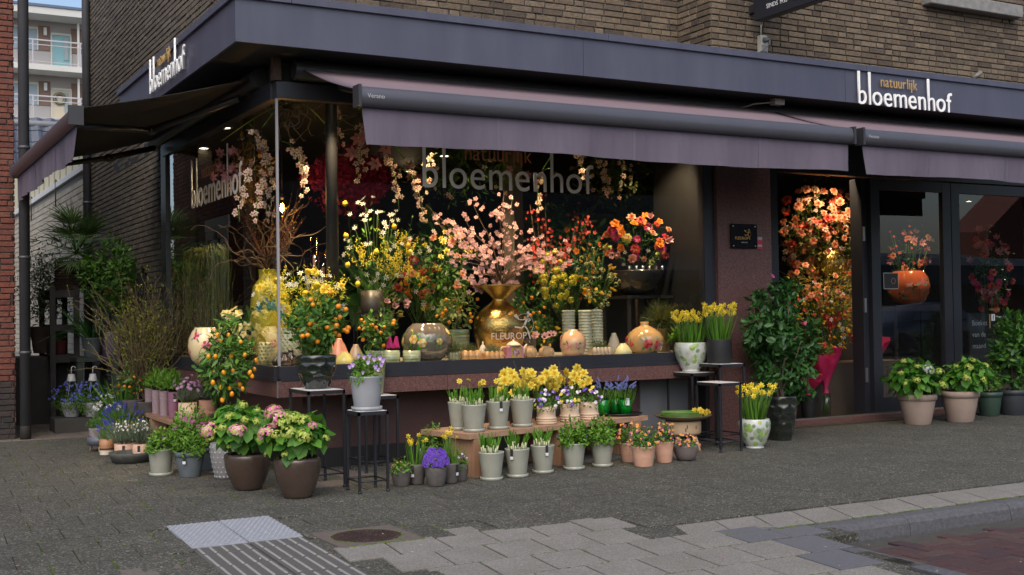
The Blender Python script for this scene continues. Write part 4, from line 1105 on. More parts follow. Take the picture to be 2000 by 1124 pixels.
F_viola_or = [F_viola_or, viola(plum_p, plum_p, mat('petal_or3', (.70, .26, .03), rough=.5, sss=.25), 'v'), viola(plum_p, mat('petal_or4', (.72, .36, .08), rough=.5, sss=.25), mat('petal_or3', (.70, .26, .03)), 'v')]
F_viola_dk = viola(plum_p, plum_p, violet_p, 'v')
F_bell = flower('flower', [(5, .013, .010, 20, 0, .002, 1)], [violet_p], (.002, .005, 0))
F_star = flower('flower', [(6, .018, .007, 12, 0, .002, 0)], [white_p, y_pale], (.002, .004, 1))
F_blossom = flower('flower', [(5, .019, .017, 12, 0, .002, 1), (5, .013, .012, 42, 1, .002, 1)], [mat('petal_cherry', (.68, .42, .42), rough=.5, sss=.3), pinkpale_p], (.002, .004, 1))
F_rosepeach = flower('flower', [(7, .05, .042, 10, 0, .006, 1), (6, .042, .036, 35, 0, .005, 1), (5, .032, .028, 60, 1, .004, 1)], [peach_p, coral_p], None)
F_rosered = flower('flower', [(7, .05, .042, 12, 0, .006, 1), (6, .042, .036, 38, 1, .005, 1), (5, .03, .026, 62, 0, .004, 1)], [red_p, coral_p], None)
F_dahlia = flower('flower', [(14, .045, .014, 5, 0, .006, 0), (12, .036, .012, 30, 0, .005, 0), (9, .024, .01, 55, 1, .004, 0)], [magenta_p, coral_p], None)
F_poppy = flower('flower', [(5, .045, .045, 25, 0, .004, 1), (4, .03, .03, 55, 0, .004, 1)], [orange_p, y_deep], (.006, .01, 1))
F_tulip = flower('flower', [(6, .05, .03, 68, 0, .012, 1)], [pinkpale_p], None)
F_orchid = flower('flower', [(5, .022, .016, 5, 0, .002, 1), (2, .012, .01, 40, 1, .002, 1)], [mat('petal_orchid', (.66, .50, .38), rough=.5, sss=.3), wine_p], (.002, .003, 1))
F_yorchid = flower('flower', [(5, .03, .026, 5, 0, .002, 1), (2, .014, .012, 40, 1, .002, 1)], [mat('petal_yorchid', (.74, .62, .28), rough=.5, sss=.3), y_deep], (.002, .003, 1))
F_magnolia = flower('flower', [(6, .045, .024, 40, 0, .004, 1)], [dusty_p], None)
F_small_red = flower('flower', [(5, .014, .010, 20, 0, .001, 1)], [mat('petal_scarlet', (.62, .06, .04), rough=.5, sss=.3)], (.002, .003, 0))
F_daisy = flower('flower', [(12, .012, .004, 8, 0, .003, 0)], [mauve_p, lilac_p], (.004, .003, 1))
def mophead(name, cols, r, n, flat=.6):
    b = MB()
    for k in range(n):
        z = random.uniform(.05, 1); a = random.uniform(0, 6.283); rr = math.sqrt(1 - z * z)
        o = Vector((rr * math.cos(a), rr * math.sin(a), z)); p = Vector((o.x * r, o.y * r, o.z * r * flat))
        x = o.orthogonal().normalized(); y = o.cross(x)
        t0 = random.uniform(0, 1.57)
        for q in range(4):
            dq = x * math.cos(t0 + q * 1.571) + y * math.sin(t0 + q * 1.571)
            b.leaf(p, dq + o * .15, o, r * random.uniform(.24, .34), r * .24, random.randrange(len(cols)), -.1, .15, 0)
    return b.mesh(name, cols)
F_hyd_lime = [mophead('flower_head', [lime_p, P_('lime2', (.30, .42, .06)), P_('lime3', (.5, .52, .14))], .042, 34) for _ in range(2)]
F_hyd_pink = [mophead('flower_head', [pink_p, P_('pink2', (.70, .28, .42)), P_('lime3', (.5, .52, .14))], .05, 40), mophead('flower_head', [pink_p, pinkpale_p, lime_p], .045, 36)]
F_hyd_blue = mophead('flower_head', [P_('hblue', (.42, .45, .62)), P_('hblue2', (.55, .58, .66)), P_('lime3', (.5, .52, .14))], .05, 40)
def spike(name, m, n=26, h=.045, r=.0085, br=.0038):
    b = MB()
    for k in range(n):
        u = k / n; a = k * 2.4; rr = r * (1 - .75 * u)
        b.ball((rr * math.cos(a), rr * math.sin(a), h * u), br * (1 - .35 * u), 5, 4)
    return b.mesh(name, [m])
F_muscari = spike('flower_spike', blue_p); F_muscari_pale = spike('flower_spike', P_('blue_pale', (.22, .26, .62)))
F_hyacinth = spike('flower_spike', magenta_p, 60, .12, .024, .010); F_yspike = spike('flower_spike', y_deep, 30, .06, .012, .006)
_b = MB(); _b.ball((0, 0, 0), .02, 12, 8, 0, .96)
me_orange = _b.mesh('orange', mat('orange_skin', (.68, .23, .008), rough=.38, bump=.08, bscale=180, spec=.5))
_b = MB(); _b.ball((0, 0, 0), .0155, 12, 8, 0, 1.35); me_kumquat = _b.mesh('kumquat', mat('kumquat_skin', (.72, .28, .008), rough=.35, bump=.06, bscale=180))
_b = MB(); _b.lathe([(.0005, -.036), (.008, -.032), (.024, -.018), (.03, 0), (.025, .018), (.01, .03), (.006, .037), (.0005, .039)], 12); me_lemon = _b.mesh('lemon', mat('lemon_skin', (.70, .47, .02), rough=.42, bump=.08, bscale=150))

def put(me, name, parent, p, d=None, s=1.0, roll=None):
    d = Vector(d) if d is not None else Vector((0, 0, 1))
    q = d.normalized().to_track_quat('Z', 'Y'); e = (q @ Euler((0, 0, random.uniform(0, 6.28) if roll is None else roll)).to_quaternion()).to_euler()
    return link(name, me, parent, p, rot=e, scale=s)
CAMDIR = -FWD     # from the plants towards the street
def facing(up=.3, spread=.8):
    return (CAMDIR + Vector((random.uniform(-spread, spread), random.uniform(-spread, spread), up + random.uniform(-.3, .3)))).normalized()

def potgeo(x, yb, yt, wt, wb, z=0.0, Y=None):
    """where a pot stands and how big it is, from where its foot and rim are sighted"""
    P = AZ(x, yb, z) if Y is None else AY(x, yb, Y)
    m = mpp(P); rb = wb * m / 2
    c = Vector((P.x, P.y, z)) + FWD * (rb if Y is None else 0)
    m = mpp(c)
    return c, wt * m / 2, wb * m / 2, (yb - yt) * m * 1.0
def pot_profile(style, rt, rb, h):
    if style == 'taper': p = [(rb * .97, 0), (rb, .006), (rb + (rt - rb) * .5, h * .5), (rt, h - .012), (rt * 1.015, h - .008), (rt * 1.01, h)]
    elif style == 'rim': p = [(rb * .97, 0), (rb, .006), (rt * .93, h * .78), (rt * .93, h * .80), (rt, h * .81), (rt * 1.02, h)]
    elif style == 'egg': p = [(rb, 0)] + [(rb + (rt * 1.04 - rb) * math.sin(min(1.0, u * 1.05) * math.pi / 2) ** .9, h * u) for u in (.08, .2, .35, .5, .65, .8, .92)] + [(rt, h)]
    elif style == 'bowl': p = [(rb, 0)] + [(rb + (rt - rb) * math.sin(u * math.pi / 2), h * (1 - math.cos(u * math.pi / 2))) for u in (.15, .3, .45, .6, .75, .9)] + [(rt, h * .97), (rt * .97, h)]
    elif style == 'tulip': p = [(rb * 1.1, 0), (rb * 1.12, .012), (rb, .02)] + [(rb + (rt * 1.08 - rb) * math.sin(u * math.pi * .58) , h * u) for u in (.12, .25, .4, .55, .7, .85)] + [(rt, h * .97), (rt * .985, h)]
    elif style == 'ringed':
        p = [(rb * .98, 0)]
        for k in range(3):
            z0 = h * (.02 + .125 * k)
            for (a, rr) in ((0, 1.0), (.03, 1.06), (.0625, 1.085), (.095, 1.06), (.12, 1.0)): p.append((rb * rr, z0 + h * a))
        p += [(rb * .97, h * .41), (rt, h * .6), (rt, h)]
    elif style == 'onering': p = [(rb, 0), (rb, h * .1), (rb * 1.07, h * .14), (rb * 1.09, h * .2), (rb * 1.07, h * .26), (rb, h * .3), (rt, h * .4), (rt, h)]
    elif style == 'cyl': p = [(rb * .97, 0), (rb, .006), (rt, h - .004), (rt, h)]
    elif style == 'cup': p = [(rb * .85, 0), (rb, .01), (rb * 1.08, h * .25), (rt * 1.02, h * .6), (rt, h)]
    return p
def add_pot(t, style, m, rt, rb, h, saucer=False, tagged=False, soil=True, m2=None, seg=28, name='pot', soil_dip=.02):
    b = MB(); p = pot_profile(style, rt, rb, h)
    inner = [(rt - .010, h), (rt - .016, h - soil_dip - .01)]
    if style == 'facet': pass
    b.lathe(p + inner, seg, 0)
    z0 = .014 if saucer else 0
    po = b.build(name, m, t, loc=(0, 0, z0))
    if soil:
        b = MB(); r = max(.01, rt - .014); b.lathe([(r, h - soil_dip), (r * .6, h - soil_dip + .006), (.001, h - soil_dip + .01)], 14, 0, cap0=False); b.build('soil', m_soil, t, loc=(0, 0, z0))
    if saucer:
        b = MB(); b.lathe([(rb * 1.08, 0), (rb * 1.2, .004), (rb * 1.22, .026), (rb * 1.17, .026), (rb * 1.12, .010), (.01, .010)], 28); b.build('saucer', m, t)
    if tagged:
        a = math.atan2(CAMDIR.y, CAMDIR.x) + random.uniform(-.5, .9); o = Vector((math.cos(a), math.sin(a), 0)); s_ = Vector((-o.y, o.x, 0))
        b = MB(); c = o * (rt * 1.03 + .004) + Vector((0, 0, h - .04 + z0)); b.obox(c, s_, o, Z_, .011, .0012, .03, 0); b.obox(c - Vector((0, 0, .038)), s_, o, Z_, .012, .0014, .011, 1)
        b.build('price_tag', [m_tag, m_tagw], po)
    return po, h + z0
def facet_pot(t, m, rt, rb, h, n=9, rings=4, name='pot'):
    """glazed pot pressed with a honeycomb of shallow hollows"""
    b = MB(); prof = pot_profile('egg', rt, rb, h); seg = 56; nr = 30; vs = []
    def rad(u):
        z = u * h
        for i in range(len(prof) - 1):
            if prof[i][1] <= z <= prof[i + 1][1] + 1e-9: 
                f = (z - prof[i][1]) / max(1e-9, prof[i + 1][1] - prof[i][1]); return prof[i][0] + (prof[i + 1][0] - prof[i][0]) * f
        return rt
    cells = []
    for j in range(rings):
        for k in range(n): cells.append(((k + .5 * (j % 2)) / n, (j + .5) / rings * .94 + .01))
    for i in range(nr + 1):
        u = i / nr
        for k in range(seg):
            v = k / seg; dmin = 9
            for (cv, cu) in cells:
                dv_ = min(abs(v - cv), 1 - abs(v - cv)) * n; du = (u - cu) * rings
                dmin = min(dmin, dv_ * dv_ + du * du * .8)
            r0_ = rad(u); dent = max(0, 1 - dmin / .25) * .085 * r0_ if u < .96 else 0
            r = r0_ - dent; a = 2 * math.pi * v; vs.append((r * math.cos(a), r * math.sin(a), u * h))
    fs = [(i * seg + k, i * seg + (k + 1) % seg, (i + 1) * seg + (k + 1) % seg, (i + 1) * seg + k) for i in range(nr) for k in range(seg)]
    b.add(vs, fs, 0, True); b.lathe([(rt, h), (rt * 1.0, h + .006), (rt * .93, h + .006), (rt * .92, h - .03)], seg, 0, cap0=False); b.lathe([(rb, 0), (.01, 0)], 20, cap0=False)
    po = b.build(name, m, t)
    b = MB(); b.lathe([(rt * .92, h - .025), (.001, h - .015)], 20, 0, cap0=False); b.build('soil', m_soil, t)
    return po
def canopy(parent, c, rx, rz, n, L, W, m, kind=0, inner=.45, droop=.25, up=.35, bottom=-.4, name='foliage', clumps=0, bend=.2, ry=None, fold=.15):
    """leaves spread through an uneven dome or ball, denser towards its outside"""
    b = MB(); cl = [rdir() for _ in range(clumps)] if clumps else None
    ry = ry or rx
    for k in range(n):
        d = rdir()
        if d.z < bottom: d.z = random.uniform(bottom, .6); d.normalize()
        if cl and random.random() < .75:
            q = random.choice(cl); d = (q + rv(.42)).normalized()
            if d.z < bottom: d.z = bottom; d.normalize()
        rr = inner + (1 - inner) * random.random() ** .6
        rr *= .97 + .22 * math.sin(3.1 * d.x + 1.7 * d.z + c[0] * 9) * math.sin(2.7 * d.y + 2.1 * d.z + c[1] * 7)
        p = Vector(c) + Vector((d.x * rx * rr, d.y * ry * rr, d.z * rz * rr))
        g = (d * .75 + rv(.75) + Vector((0, 0, up - droop))).normalized()
        nn = (d + Vector((0, 0, .7)) + rv(.4)).normalized()
        s_ = random.uniform(.65, 1.15); b.leaf(p - g * (L * .4 * s_), g, nn, L * s_, W * s_, 0, fold, bend * random.uniform(0, 1.6), kind)
    return b.build(name, m, parent, kind='stuff')
def blades(parent, c, r, n, h, w, m, lean=.35, bend=.2, name='blades', spread=1.0):
    b = MB()
    for k in range(n):
        a = random.uniform(0, 6.283); rr = r * math.sqrt(random.random()); o = Vector((math.cos(a), math.sin(a), 0))
        p = Vector(c) + o * rr; d = (Z_ + o * (lean * spread * rr / max(r, 1e-4)) + rv(.12)).normalized()
        b.leaf(p, d, (o * -1 + rv(.5)).normalized(), h * random.uniform(.65, 1.08), w * random.uniform(.8, 1.15), 0, 0, -bend * random.uniform(-.2, 1.3), 2)
    return b.build(name, m, parent, kind='stuff')
def stalks(parent, ends, c, m, r=.0025, name='stems', r0=.3, seg=5):
    b = MB()
    for (e, base) in ends: b.tube([base, base.lerp(e, .6) + Vector((0, 0, .1 * (e - base).length * .2)), e], [r, r * .9, r * .7], seg, 0)
    return b.build(name, m, parent, kind='stuff')
def blooms(parent, me, c, rx, rz, n, s=1.0, stem=True, z0=0.0, zmin=.2, name='flower', face=True, stem_m=None, flat=False):
    """single flowers held on stems over a dome"""
    ends = []
    for k in range(n):
        d = rdir(); d.z = abs(d.z); 
        if d.z < zmin: d.z = random.uniform(zmin, 1); d.normalize()
        if random.random() < .65 and d.dot(CAMDIR) < -.1: d = Vector((-d.x, -d.y, d.z))
        p = Vector(c) + Vector((d.x * rx, d.y * rx, d.z * rz * random.uniform(.85, 1.1)))
        mm = random.choice(me) if isinstance(me, list) else me
        put(mm, name, parent, p, (d * .6 + facing(.35, .7)) if face else d, s * random.uniform(.85, 1.2))
        ends.append((p, Vector(c) + Vector((d.x * rx * .3, d.y * rx * .3, -z0))))
    if stem: stalks(parent, ends, c, stem_m or m_stem, .0018)
def daffs(t, r, z, h, n, nb, me=F_tete, s=1.0, hb=None, spread=1.25, w=.009, vary=.72):
    blades(t, (0, 0, z - .015), r * .8, nb, hb or h * .8, w, lf_blade, lean=.35)
    ends = []
    for k in range(n):
        a = random.uniform(0, 6.283); rr = r * spread * math.sqrt(random.random()); o = Vector((math.cos(a), math.sin(a), 0))
        e = o * rr + Vector((0, 0, z + h * random.uniform(vary, 1.08)))
        put(me if not isinstance(me, list) else random.choice(me), 'flower', t, e, facing(.1, .9) + o * .4, s * random.uniform(.85, 1.2))
        ends.append((e, o * rr * .45 + Vector((0, 0, z - .02))))
    stalks(t, ends, (0, 0, 0), m_stem, .0022)
def sprouts(t, r, z, n, h):
    """bulb shoots: thick blanched bases with short leaf tips"""
    b = MB()
    for k in range(n):
        a = random.uniform(0, 6.283); rr = r * .72 * math.sqrt(random.random()); o = Vector((math.cos(a), math.sin(a), 0)); p = o * rr + Vector((0, 0, z - .02))
        hh = h * random.uniform(.6, 1.1); d = (Z_ + o * .18 + rv(.12)).normalized()
        b.tube([p, p + d * hh * .45], [.008, .006], 6, 1)
        for q in range(3): b.leaf(p + d * hh * .3, (d + rv(.18)).normalized(), rdir(), hh * random.uniform(.55, .8), .013, 0, 0, random.uniform(-.15, .15), 2)
    b.build('shoots', [lf_blade, mat('blanched_stem', (.45, .48, .28), rough=.5)], t, kind='stuff')
def tufts(parent, c, r, n, h, m, w=.004, lean=.6, name='foliage', flat=1.0):
    """soft cushion of needle-thin leaves"""
    b = MB()
    for k in range(n):
        d = rdir(); d.z = abs(d.z) + .15; d.normalize(); rr = random.uniform(.15, 1)
        p = Vector(c) + Vector((d.x * r * rr, d.y * r * rr, d.z * h * rr * .8 * flat))
        g = (d * lean + Z_ * .7 + rv(.5)).normalized(); b.leaf(p, g, rdir(), h * random.uniform(.18, .34), w, 0, .1, random.uniform(-.1, .2), 0)
    return b.build(name, m, parent, kind='stuff')
def twigs(parent, c, n, length, wander=.5, up=.8, r=.003, m=None, name='twigs', leaves=None, seg=10, spread=.5, lsize=.02):
    b = MB(); lb = MB()
    for k in range(n):
        d = Vector((random.uniform(-spread, spread), random.uniform(-spread, spread), up)).normalized(); p = Vector(c) + rv(.02); pts = [p]
        L_ = length * random.uniform(.6, 1.1) / seg
        for q in range(seg):
            d = (d + rv(wander) + Vector((0, 0, .05))).normalized(); p = p + d * L_; pts.append(p)
            if leaves and random.random() < .7: lb.leaf(p, (d + rv(1)).normalized(), rdir(), lsize * random.uniform(.7, 1.2), lsize * .4, 0, .1, .2, 0)
        b.tube(pts, [r * (1 - .75 * i / seg) for i in range(seg + 1)], 5)
    o = b.build(name, m or m_twig, parent, kind='stuff')
    if leaves: lb.build('foliage', leaves, parent, kind='stuff')
    return o
def fruits(parent, me, name, c, rx, rz, n, s=1.0, zlo=-.95, zhi=.5, front=.75):
    for k in range(n):
        d = rdir(); d.z = random.uniform(zlo, zhi)
        h = Vector((d.x, d.y, 0)); 
        if h.dot(CAMDIR) < 0 and random.random() < front: h = -h
        h.normalize(); rr = math.sqrt(max(.05, 1 - d.z * d.z))
        link(name, me, parent, Vector(c) + Vector((h.x * rx * rr, h.y * rx * rr, d.z * rz)) * random.uniform(.9, 1.04), rot=(random.uniform(-.6, .6), random.uniform(-.6, .6), random.uniform(0, 6)), scale=s * random.uniform(.85, 1.12))
# ================================================================ OUTDOOR DISPLAY
m_sage = mat('sage_glaze', (.27, .275, .225), (.33, .335, .28), scale=10, rough=.35, coat=.2)
m_bluegrey = mat('bluegrey_zinc', (.085, .10, .115), (.125, .145, .16), scale=8, rough=.6)
m_bronze = mat('bronze_glaze', (.05, .033, .026), (.10, .068, .052), scale=3.0, rough=.26, coat=.35, metal=.15)
m_blackgl = mat('black_glaze', (.010, .013, .011), (.016, .020, .016), scale=5, rough=.08, coat=.9)
m_stone = mat('grey_stone_pot', (.055, .05, .045), (.12, .108, .10), scale=14, rough=.8, bump=.2)
m_terra = mat('terracotta_pale', (.46, .25, .17), (.58, .34, .24), scale=7, rough=.8, stretch=(1, 1, 3))
m_terra2 = mat('terracotta_pink', (.40, .20, .13), (.47, .25, .17), scale=8, rough=.8)
m_beige = mat('beige_clay', (.50, .36, .25), (.58, .43, .31), scale=6, rough=.75)
m_pinkclay = mat('pink_clay', (.50, .31, .22), (.57, .37, .27), scale=6, rough=.75)
m_mauvepot = mat('mauve_terrazzo', (.26, .17, .19), (.38, .28, .30), scale=70, rough=.8, contrast=.15)
m_plumpot = mat('plum_terrazzo', (.20, .08, .13), (.28, .13, .19), scale=70, rough=.8, contrast=.15)
m_taupe = mat('taupe_terracotta', (.27, .20, .165), (.34, .26, .215), scale=5, rough=.85)
m_lightgrey = mat('light_grey_glaze', (.27, .28, .30), (.31, .32, .34), scale=6, rough=.4)
m_dish = mat('dark_stone_dish', (.035, .037, .033), (.075, .078, .068), scale=25, rough=.85)
m_wood = mat('bench_wood', (.24, .135, .08), (.40, .245, .155), scale=3, rough=.7, stretch=(1.2, 14, 14), bump=.2, bscale=4)
m_woodpale = mat('pale_wood', (.42, .26, .13), (.55, .37, .20), scale=5, rough=.7, stretch=(10, 10, 1.2))
m_ironb = mat('black_iron', (.02, .021, .026), rough=.5, metal=.3)
m_tray = mat('tray_white', (.62, .60, .58), rough=.5)

def bench(label, A, B, wdt, h, legs, th=.035, m_top=None):
    """A, B: ends of the front top edge on the ground plan"""
    u = (B - A); L_ = u.length; u.normalize(); nn = Vector((-u.y, u.x, 0))
    if nn.dot(FWD) < 0: nn = -nn
    t = thing('wooden_bench', label, 'bench', (A.x, A.y, 0))
    for k in range(2):
        b = MB(); c = u * (L_ / 2) + nn * (wdt * (.25 + .5 * k)) + Vector((0, 0, h - th / 2)); b.obox(c, u, nn, Z_, L_ / 2, wdt / 4 - .003, th / 2); b.build('plank', m_wood, t)
    for f in legs:
        for k in range(2):
            b = MB(); c = u * (L_ * f) + nn * (wdt * (.24 + .5 * k)) + Vector((0, 0, (h - th) / 2)); b.obox(c, u, nn, Z_, .055 if k == 0 else .03, wdt / 4 - .012, (h - th) / 2 - .001); b.build('leg', m_woodleg, t)
    return t
m_woodleg = mat('bench_leg_wood', (.24, .12, .065), (.38, .215, .125), scale=3, rough=.7, stretch=(14, 14, 1.2), bump=.2, bscale=4)
def stand(label, front, sidex, sidey, h, mesh_top=True):
    """square plant stand: front = front left foot"""
    t = thing('plant_stand', label, 'plant stand', (front.x, front.y, 0))
    r = .0085
    for (x, y) in ((0, 0), (sidex, 0), (0, sidey), (sidex, sidey)):
        b = MB(); b.box((x - r, y - r, .012), (x + r, y + r, h - .03)); lg = b.build('leg', m_ironb, t)
        b = MB(); b.lathe([(r * 1.7, 0), (r * 1.7, .01), (r * 1.1, .016)], 10); b.build('foot', m_ironb, lg, loc=(x, y, 0))
    z = h * .14
    for (a, e) in (((0, 0), (sidex, 0)), ((0, sidey), (sidex, sidey)), ((0, 0), (0, sidey)), ((sidex, 0), (sidex, sidey))):
        b = MB(); b.tube([(a[0], a[1], z), (e[0], e[1], z)], .006, 6); b.build('stretcher', m_ironb, t)
        b = MB(); b.box((min(a[0], e[0]) - r, min(a[1], e[1]) - r, h - .029), (max(a[0], e[0]) + r, max(a[1], e[1]) + r, h - .003)); b.build('rail', m_ironb, t)
    b = MB(); nb_ = 13
    for i in range(nb_):
        for ax in (0, 1):
            if ax == 0: y0 = sidey * (i + .5) / nb_; b.box((0, y0 - sidey / nb_ * .33, h - .006), (sidex, y0 + sidey / nb_ * .33, h - .001))
            else: x0 = sidex * (i + .5) / nb_; b.box((x0 - sidex / nb_ * .33, 0, h - .0055), (x0 + sidex / nb_ * .33, sidey, h - .0005))
    b.build('mesh_top', m_tray, t)
    return t
def pp(name, label, cat, x, yb, yt, wt, wb, style, m, z=0.0, Y=None, group=None, **kw):
    c, rt, rb, h = potgeo(x, yb, yt, wt, wb, z, Y)
    t = thing(name, label, cat, c, random.uniform(0, 6.28) * 0, group)
    if style == 'facet': facet_pot(t, m, rt, rb, h); H_ = h
    else: po, H_ = add_pot(t, style, m, rt, rb, h, **kw)
    return t, rt, H_

# ---- left of the corner: side bench and pots -------------------------------------------------
BZ = .29
A = AZ(256, 798, BZ); B = AZ(405, 849, BZ)
A.z = B.z = 0
bench('weathered wooden bench along the side window carrying mauve pots', A, B, .34, BZ, (.3, .92))
def purple(label, x, yb, yt, w_, m, tg=False):
    t, rt, h = pp('potted_plant', label, 'potted plant', x, yb, yt, w_, w_ * .9, 'cyl', m, z=BZ, tagged=tg, group='mauve terrazzo pots on the side bench')
    canopy(t, (0, 0, h + .06), rt * 2.1, .15, 620, .075, .013, lf_bright, 0, inner=.2, up=1.0, bottom=-.1, bend=.1)
    if not tg: blooms(t, F_yspike, (0, 0, h), rt * 1.1, .17, 3, .32, zmin=.5, name='flower_bud')
purple('mauve pot of bright feathery greens, farthest on the side bench', 290, 806, 760, 19, m_mauvepot)
purple('mauve pot of bright feathery greens, second along the side bench', 304, 810, 763, 19, m_mauvepot)
purple('mauve pot of bright feathery greens, third along the side bench', 319, 814, 765, 19, m_mauvepot)
purple('plum terrazzo pot with price tag and bright greens on the side bench', 336, 818, 767, 20, m_plumpot, True)
t, rt, h = pp('potted_plant', 'small terracotta pot of grey curry plant on a dark dish', 'potted plant', 273, 785, 766, 20, 18, 'onering', m_pinkclay, z=BZ + .03)
tufts(t, (0, 0, h), rt * 1.6, 260, .17, lf_grey); blooms(t, F_yspike, (0, 0, h), rt * 1.2, .24, 7, .28, zmin=.6, name='flower_bud', stem_m=lf_grey)
c, rt, rb, h = potgeo(273, 799, 785, 32, 26, BZ)
b = MB(); b.lathe([(rb, 0), (rt, .03), (rt * .94, .03), (rb * .9, .01), (.01, .01)], 26); o = b.build('stone_dish', m_dish, loc=c); tag(o, 'small dark stone dish at the far end of the side bench', 'dish')
t, rt, h = pp('potted_plant', 'beige ringed pot of pink strawflower daisies on the side bench', 'potted plant', 362, 828, 788, 36, 36, 'onering', m_beige, z=BZ)
tufts(t, (0, 0, h), rt * 1.5, 520, .16, lf_grey); blooms(t, F_daisy, (0, 0, h), rt * 2.0, .25, 30, 1.35, zmin=.55, face=False, stem_m=lf_grey)
t, rt, h = pp('potted_plant', 'terracotta ringed pot of grey lavender beside the pink daisies', 'potted plant', 402, 815, 783, 35, 35, 'onering', m_terra2, z=BZ)
tufts(t, (0, 0, h), rt * 1.5, 600, .21, lf_grey, w=.005); blooms(t, F_daisy, (0, 0, h), rt * 1.3, .26, 7, 1.2, zmin=.6, face=False, stem_m=lf_grey)
# pots on the ground in front of it
t, rt, h = pp('potted_plant', 'sage green pot with saucer and small dark violas, by the stone dish', 'potted plant', 309, 931, 883, 48, 38, 'taper', m_sage, saucer=True)
canopy(t, (0, 0, h + .02), rt * 1.4, .13, 620, .038, .018, lf_bright, 1, inner=.3, bottom=-.25, clumps=14); blooms(t, F_viola_dk, (0, 0, h), rt * 1.15, .11, 14, .8, stem=False)
t, rt, h = pp('potted_plant', 'blue-grey zinc pot of leafy cape daisies with price tag', 'potted plant', 366, 934, 884, 58, 40, 'rim', m_bluegrey, tagged=True)
canopy(t, (0, 0, h + .13), rt * 1.6, .24, 1800, .05, .014, lf_bright, 0, inner=.25, bottom=-.5, clumps=30); blooms(t, flower('flower', [(10, .017, .007, 30, 0, .003, 0)], [mat('petal_capedaisy', (.32, .10, .22), rough=.5, sss=.2)], (.004, .003, 0)), (0, 0, h + .08), rt * 1.3, .23, 14, 1.0, zmin=.5)
t, rt, h = pp('potted_plant', 'grey zinc pot half hidden behind the blue-grey one', 'potted plant', 397, 920, 876, 50, 38, 'rim', m_bluegrey)
canopy(t, (0, 0, h + .09), rt * 1.4, .17, 700, .05, .014, lf_mid, 0, inner=.25, bottom=-.3, clumps=20)
c, rt, rb, h = potgeo(245, 907, 887, 84, 70)
b = MB(); b.lathe([(rb, 0), (rt * .97, h * .7), (rt, h), (rt * .94, h), (rb * .95, .012), (.01, .012)], 36); o = b.build('stone_dish', m_dish, loc=c); tag(o, 'wide dark stone dish on the ground holding two beige pots', 'dish')
dz = .018; dc = c
for k, (x, lab) in enumerate(((237, 'beige ringed pot of grey curry plant on the stone dish, with price tag'), (271, 'beige ringed pot of grey woolly leaves on the stone dish, nearer the sage pot'))):
    t, rt, h = pp('potted_plant', lab, 'potted plant', x, 895, 869, 37 - 3 * k, 36 - 3 * k, 'onering', m_pinkclay, z=dz, tagged=True)
    tufts(t, (0, 0, h), rt * 1.75, 900, .23, lf_grey, w=.006); blooms(t, F_yspike, (0, 0, h), rt * 1.4, .27, 12, .25, zmin=.5, name='flower_bud', stem_m=lf_grey)
    blooms(t, flower('flower', [(7, .007, .005, 15, 0, .001, 1)], [white_p]), (0, 0, h), rt * 1.2, .22, 30, 1.2, zmin=.6, stem=False)
t, rt, h = pp('potted_plant', 'striped brown, black and cream pot of blue grape hyacinths', 'potted plant', 204, 892, 859, 26, 23, 'cup', mat('stripe_base', (.34, .17, .08), rough=.5))
ph_ = h
for (z0, z1, cm) in ((.38, .60, (.03, .028, .027)), (.08, .34, (.55, .50, .42))):
    b = MB(); rr = lambda u: rt * (.92 + .09 * u)
    b.lathe([(rr(z0), z0 * ph_), (rr(z1), z1 * ph_)], 28, cap0=False); b.build('stripe', mat('stripe_%d' % int(z0 * 100), cm, rough=.5), t, loc=(0, 0, 0)).scale = (1.035, 1.035, 1)
blades(t, (0, 0, h - .01), rt, 50, .15, .007, lf_blade, lean=.8); blooms(t, F_muscari, (0, 0, h), rt * 1.4, .16, 14, 1.05, zmin=.4, face=False, name='flower_spike')
# low grey planter on wooden feet with a lilac pot
c, rt, rb, h = potgeo(186, 884, 855, 46, 46)
t = thing('footed_planter', 'low slate-grey planter tray on short wooden feet', 'planter', c)
b = MB(); b.lathe([(rt * .96, h * .42), (rt, h), (rt * .94, h), (rt * .92, h * .5), (.01, h * .5)], 30); b.build('tray', mat('slate_tray', (.085, .09, .115), rough=.5), t)
for k in range(3):
    a = k * 2.09 + .4; b = MB(); b.tube([(rt * .7 * math.cos(a), rt * .7 * math.sin(a), h * .45), (rt * .8 * math.cos(a), rt * .8 * math.sin(a), 0)], [.014, .010], 8); b.build('foot', m_woodpale, t)
t, rt, h = pp('potted_plant', 'lilac-grey pot of low thyme standing in the footed planter', 'potted plant', 184, 866, 838, 27, 22, 'taper', mat('lilac_grey', (.24, .20, .21), rough=.6), z=c.z + h * .5)
tufts(t, (0, 0, h), rt * 1.5, 380, .11, lf_mid, w=.007)
t, rt, h = pp('potted_plant', 'pot of white candytuft behind the grape hyacinths', 'potted plant', 205, 858, 826, 30, 26, 'taper', m_stone)
canopy(t, (0, 0, h + .04), rt * 1.9, .18, 520, .045, .009, lf_mid, 0, inner=.2, up=.8, bottom=-.1); blooms(t, mophead('flower_head', [white_p], .02, 16), (0, 0, h + .06), rt * 1.9, .22, 22, .9, zmin=.4)
t, rt, h = pp('potted_plant', 'dense drift of blue grape hyacinths in a grey pot below the bench end', 'potted plant', 236, 866, 838, 44, 36, 'taper', m_stone)
blades(t, (0, 0, h - .01), rt * 1.2, 170, .22, .008, lf_blade, lean=.9); blooms(t, F_muscari, (0, 0, h), rt * 1.8, .24, 48, 1.1, zmin=.3, face=False, name='flower_spike')
t, rt, h = pp('potted_plant', 'pot of tall flowerless daffodil leaves with a white hanger', 'potted plant', 240, 852, 812, 34, 28, 'taper', m_stone)
blades(t, (0, 0, h - .01), rt, 54, .46, .018, lf_blade, lean=.75, bend=.1)
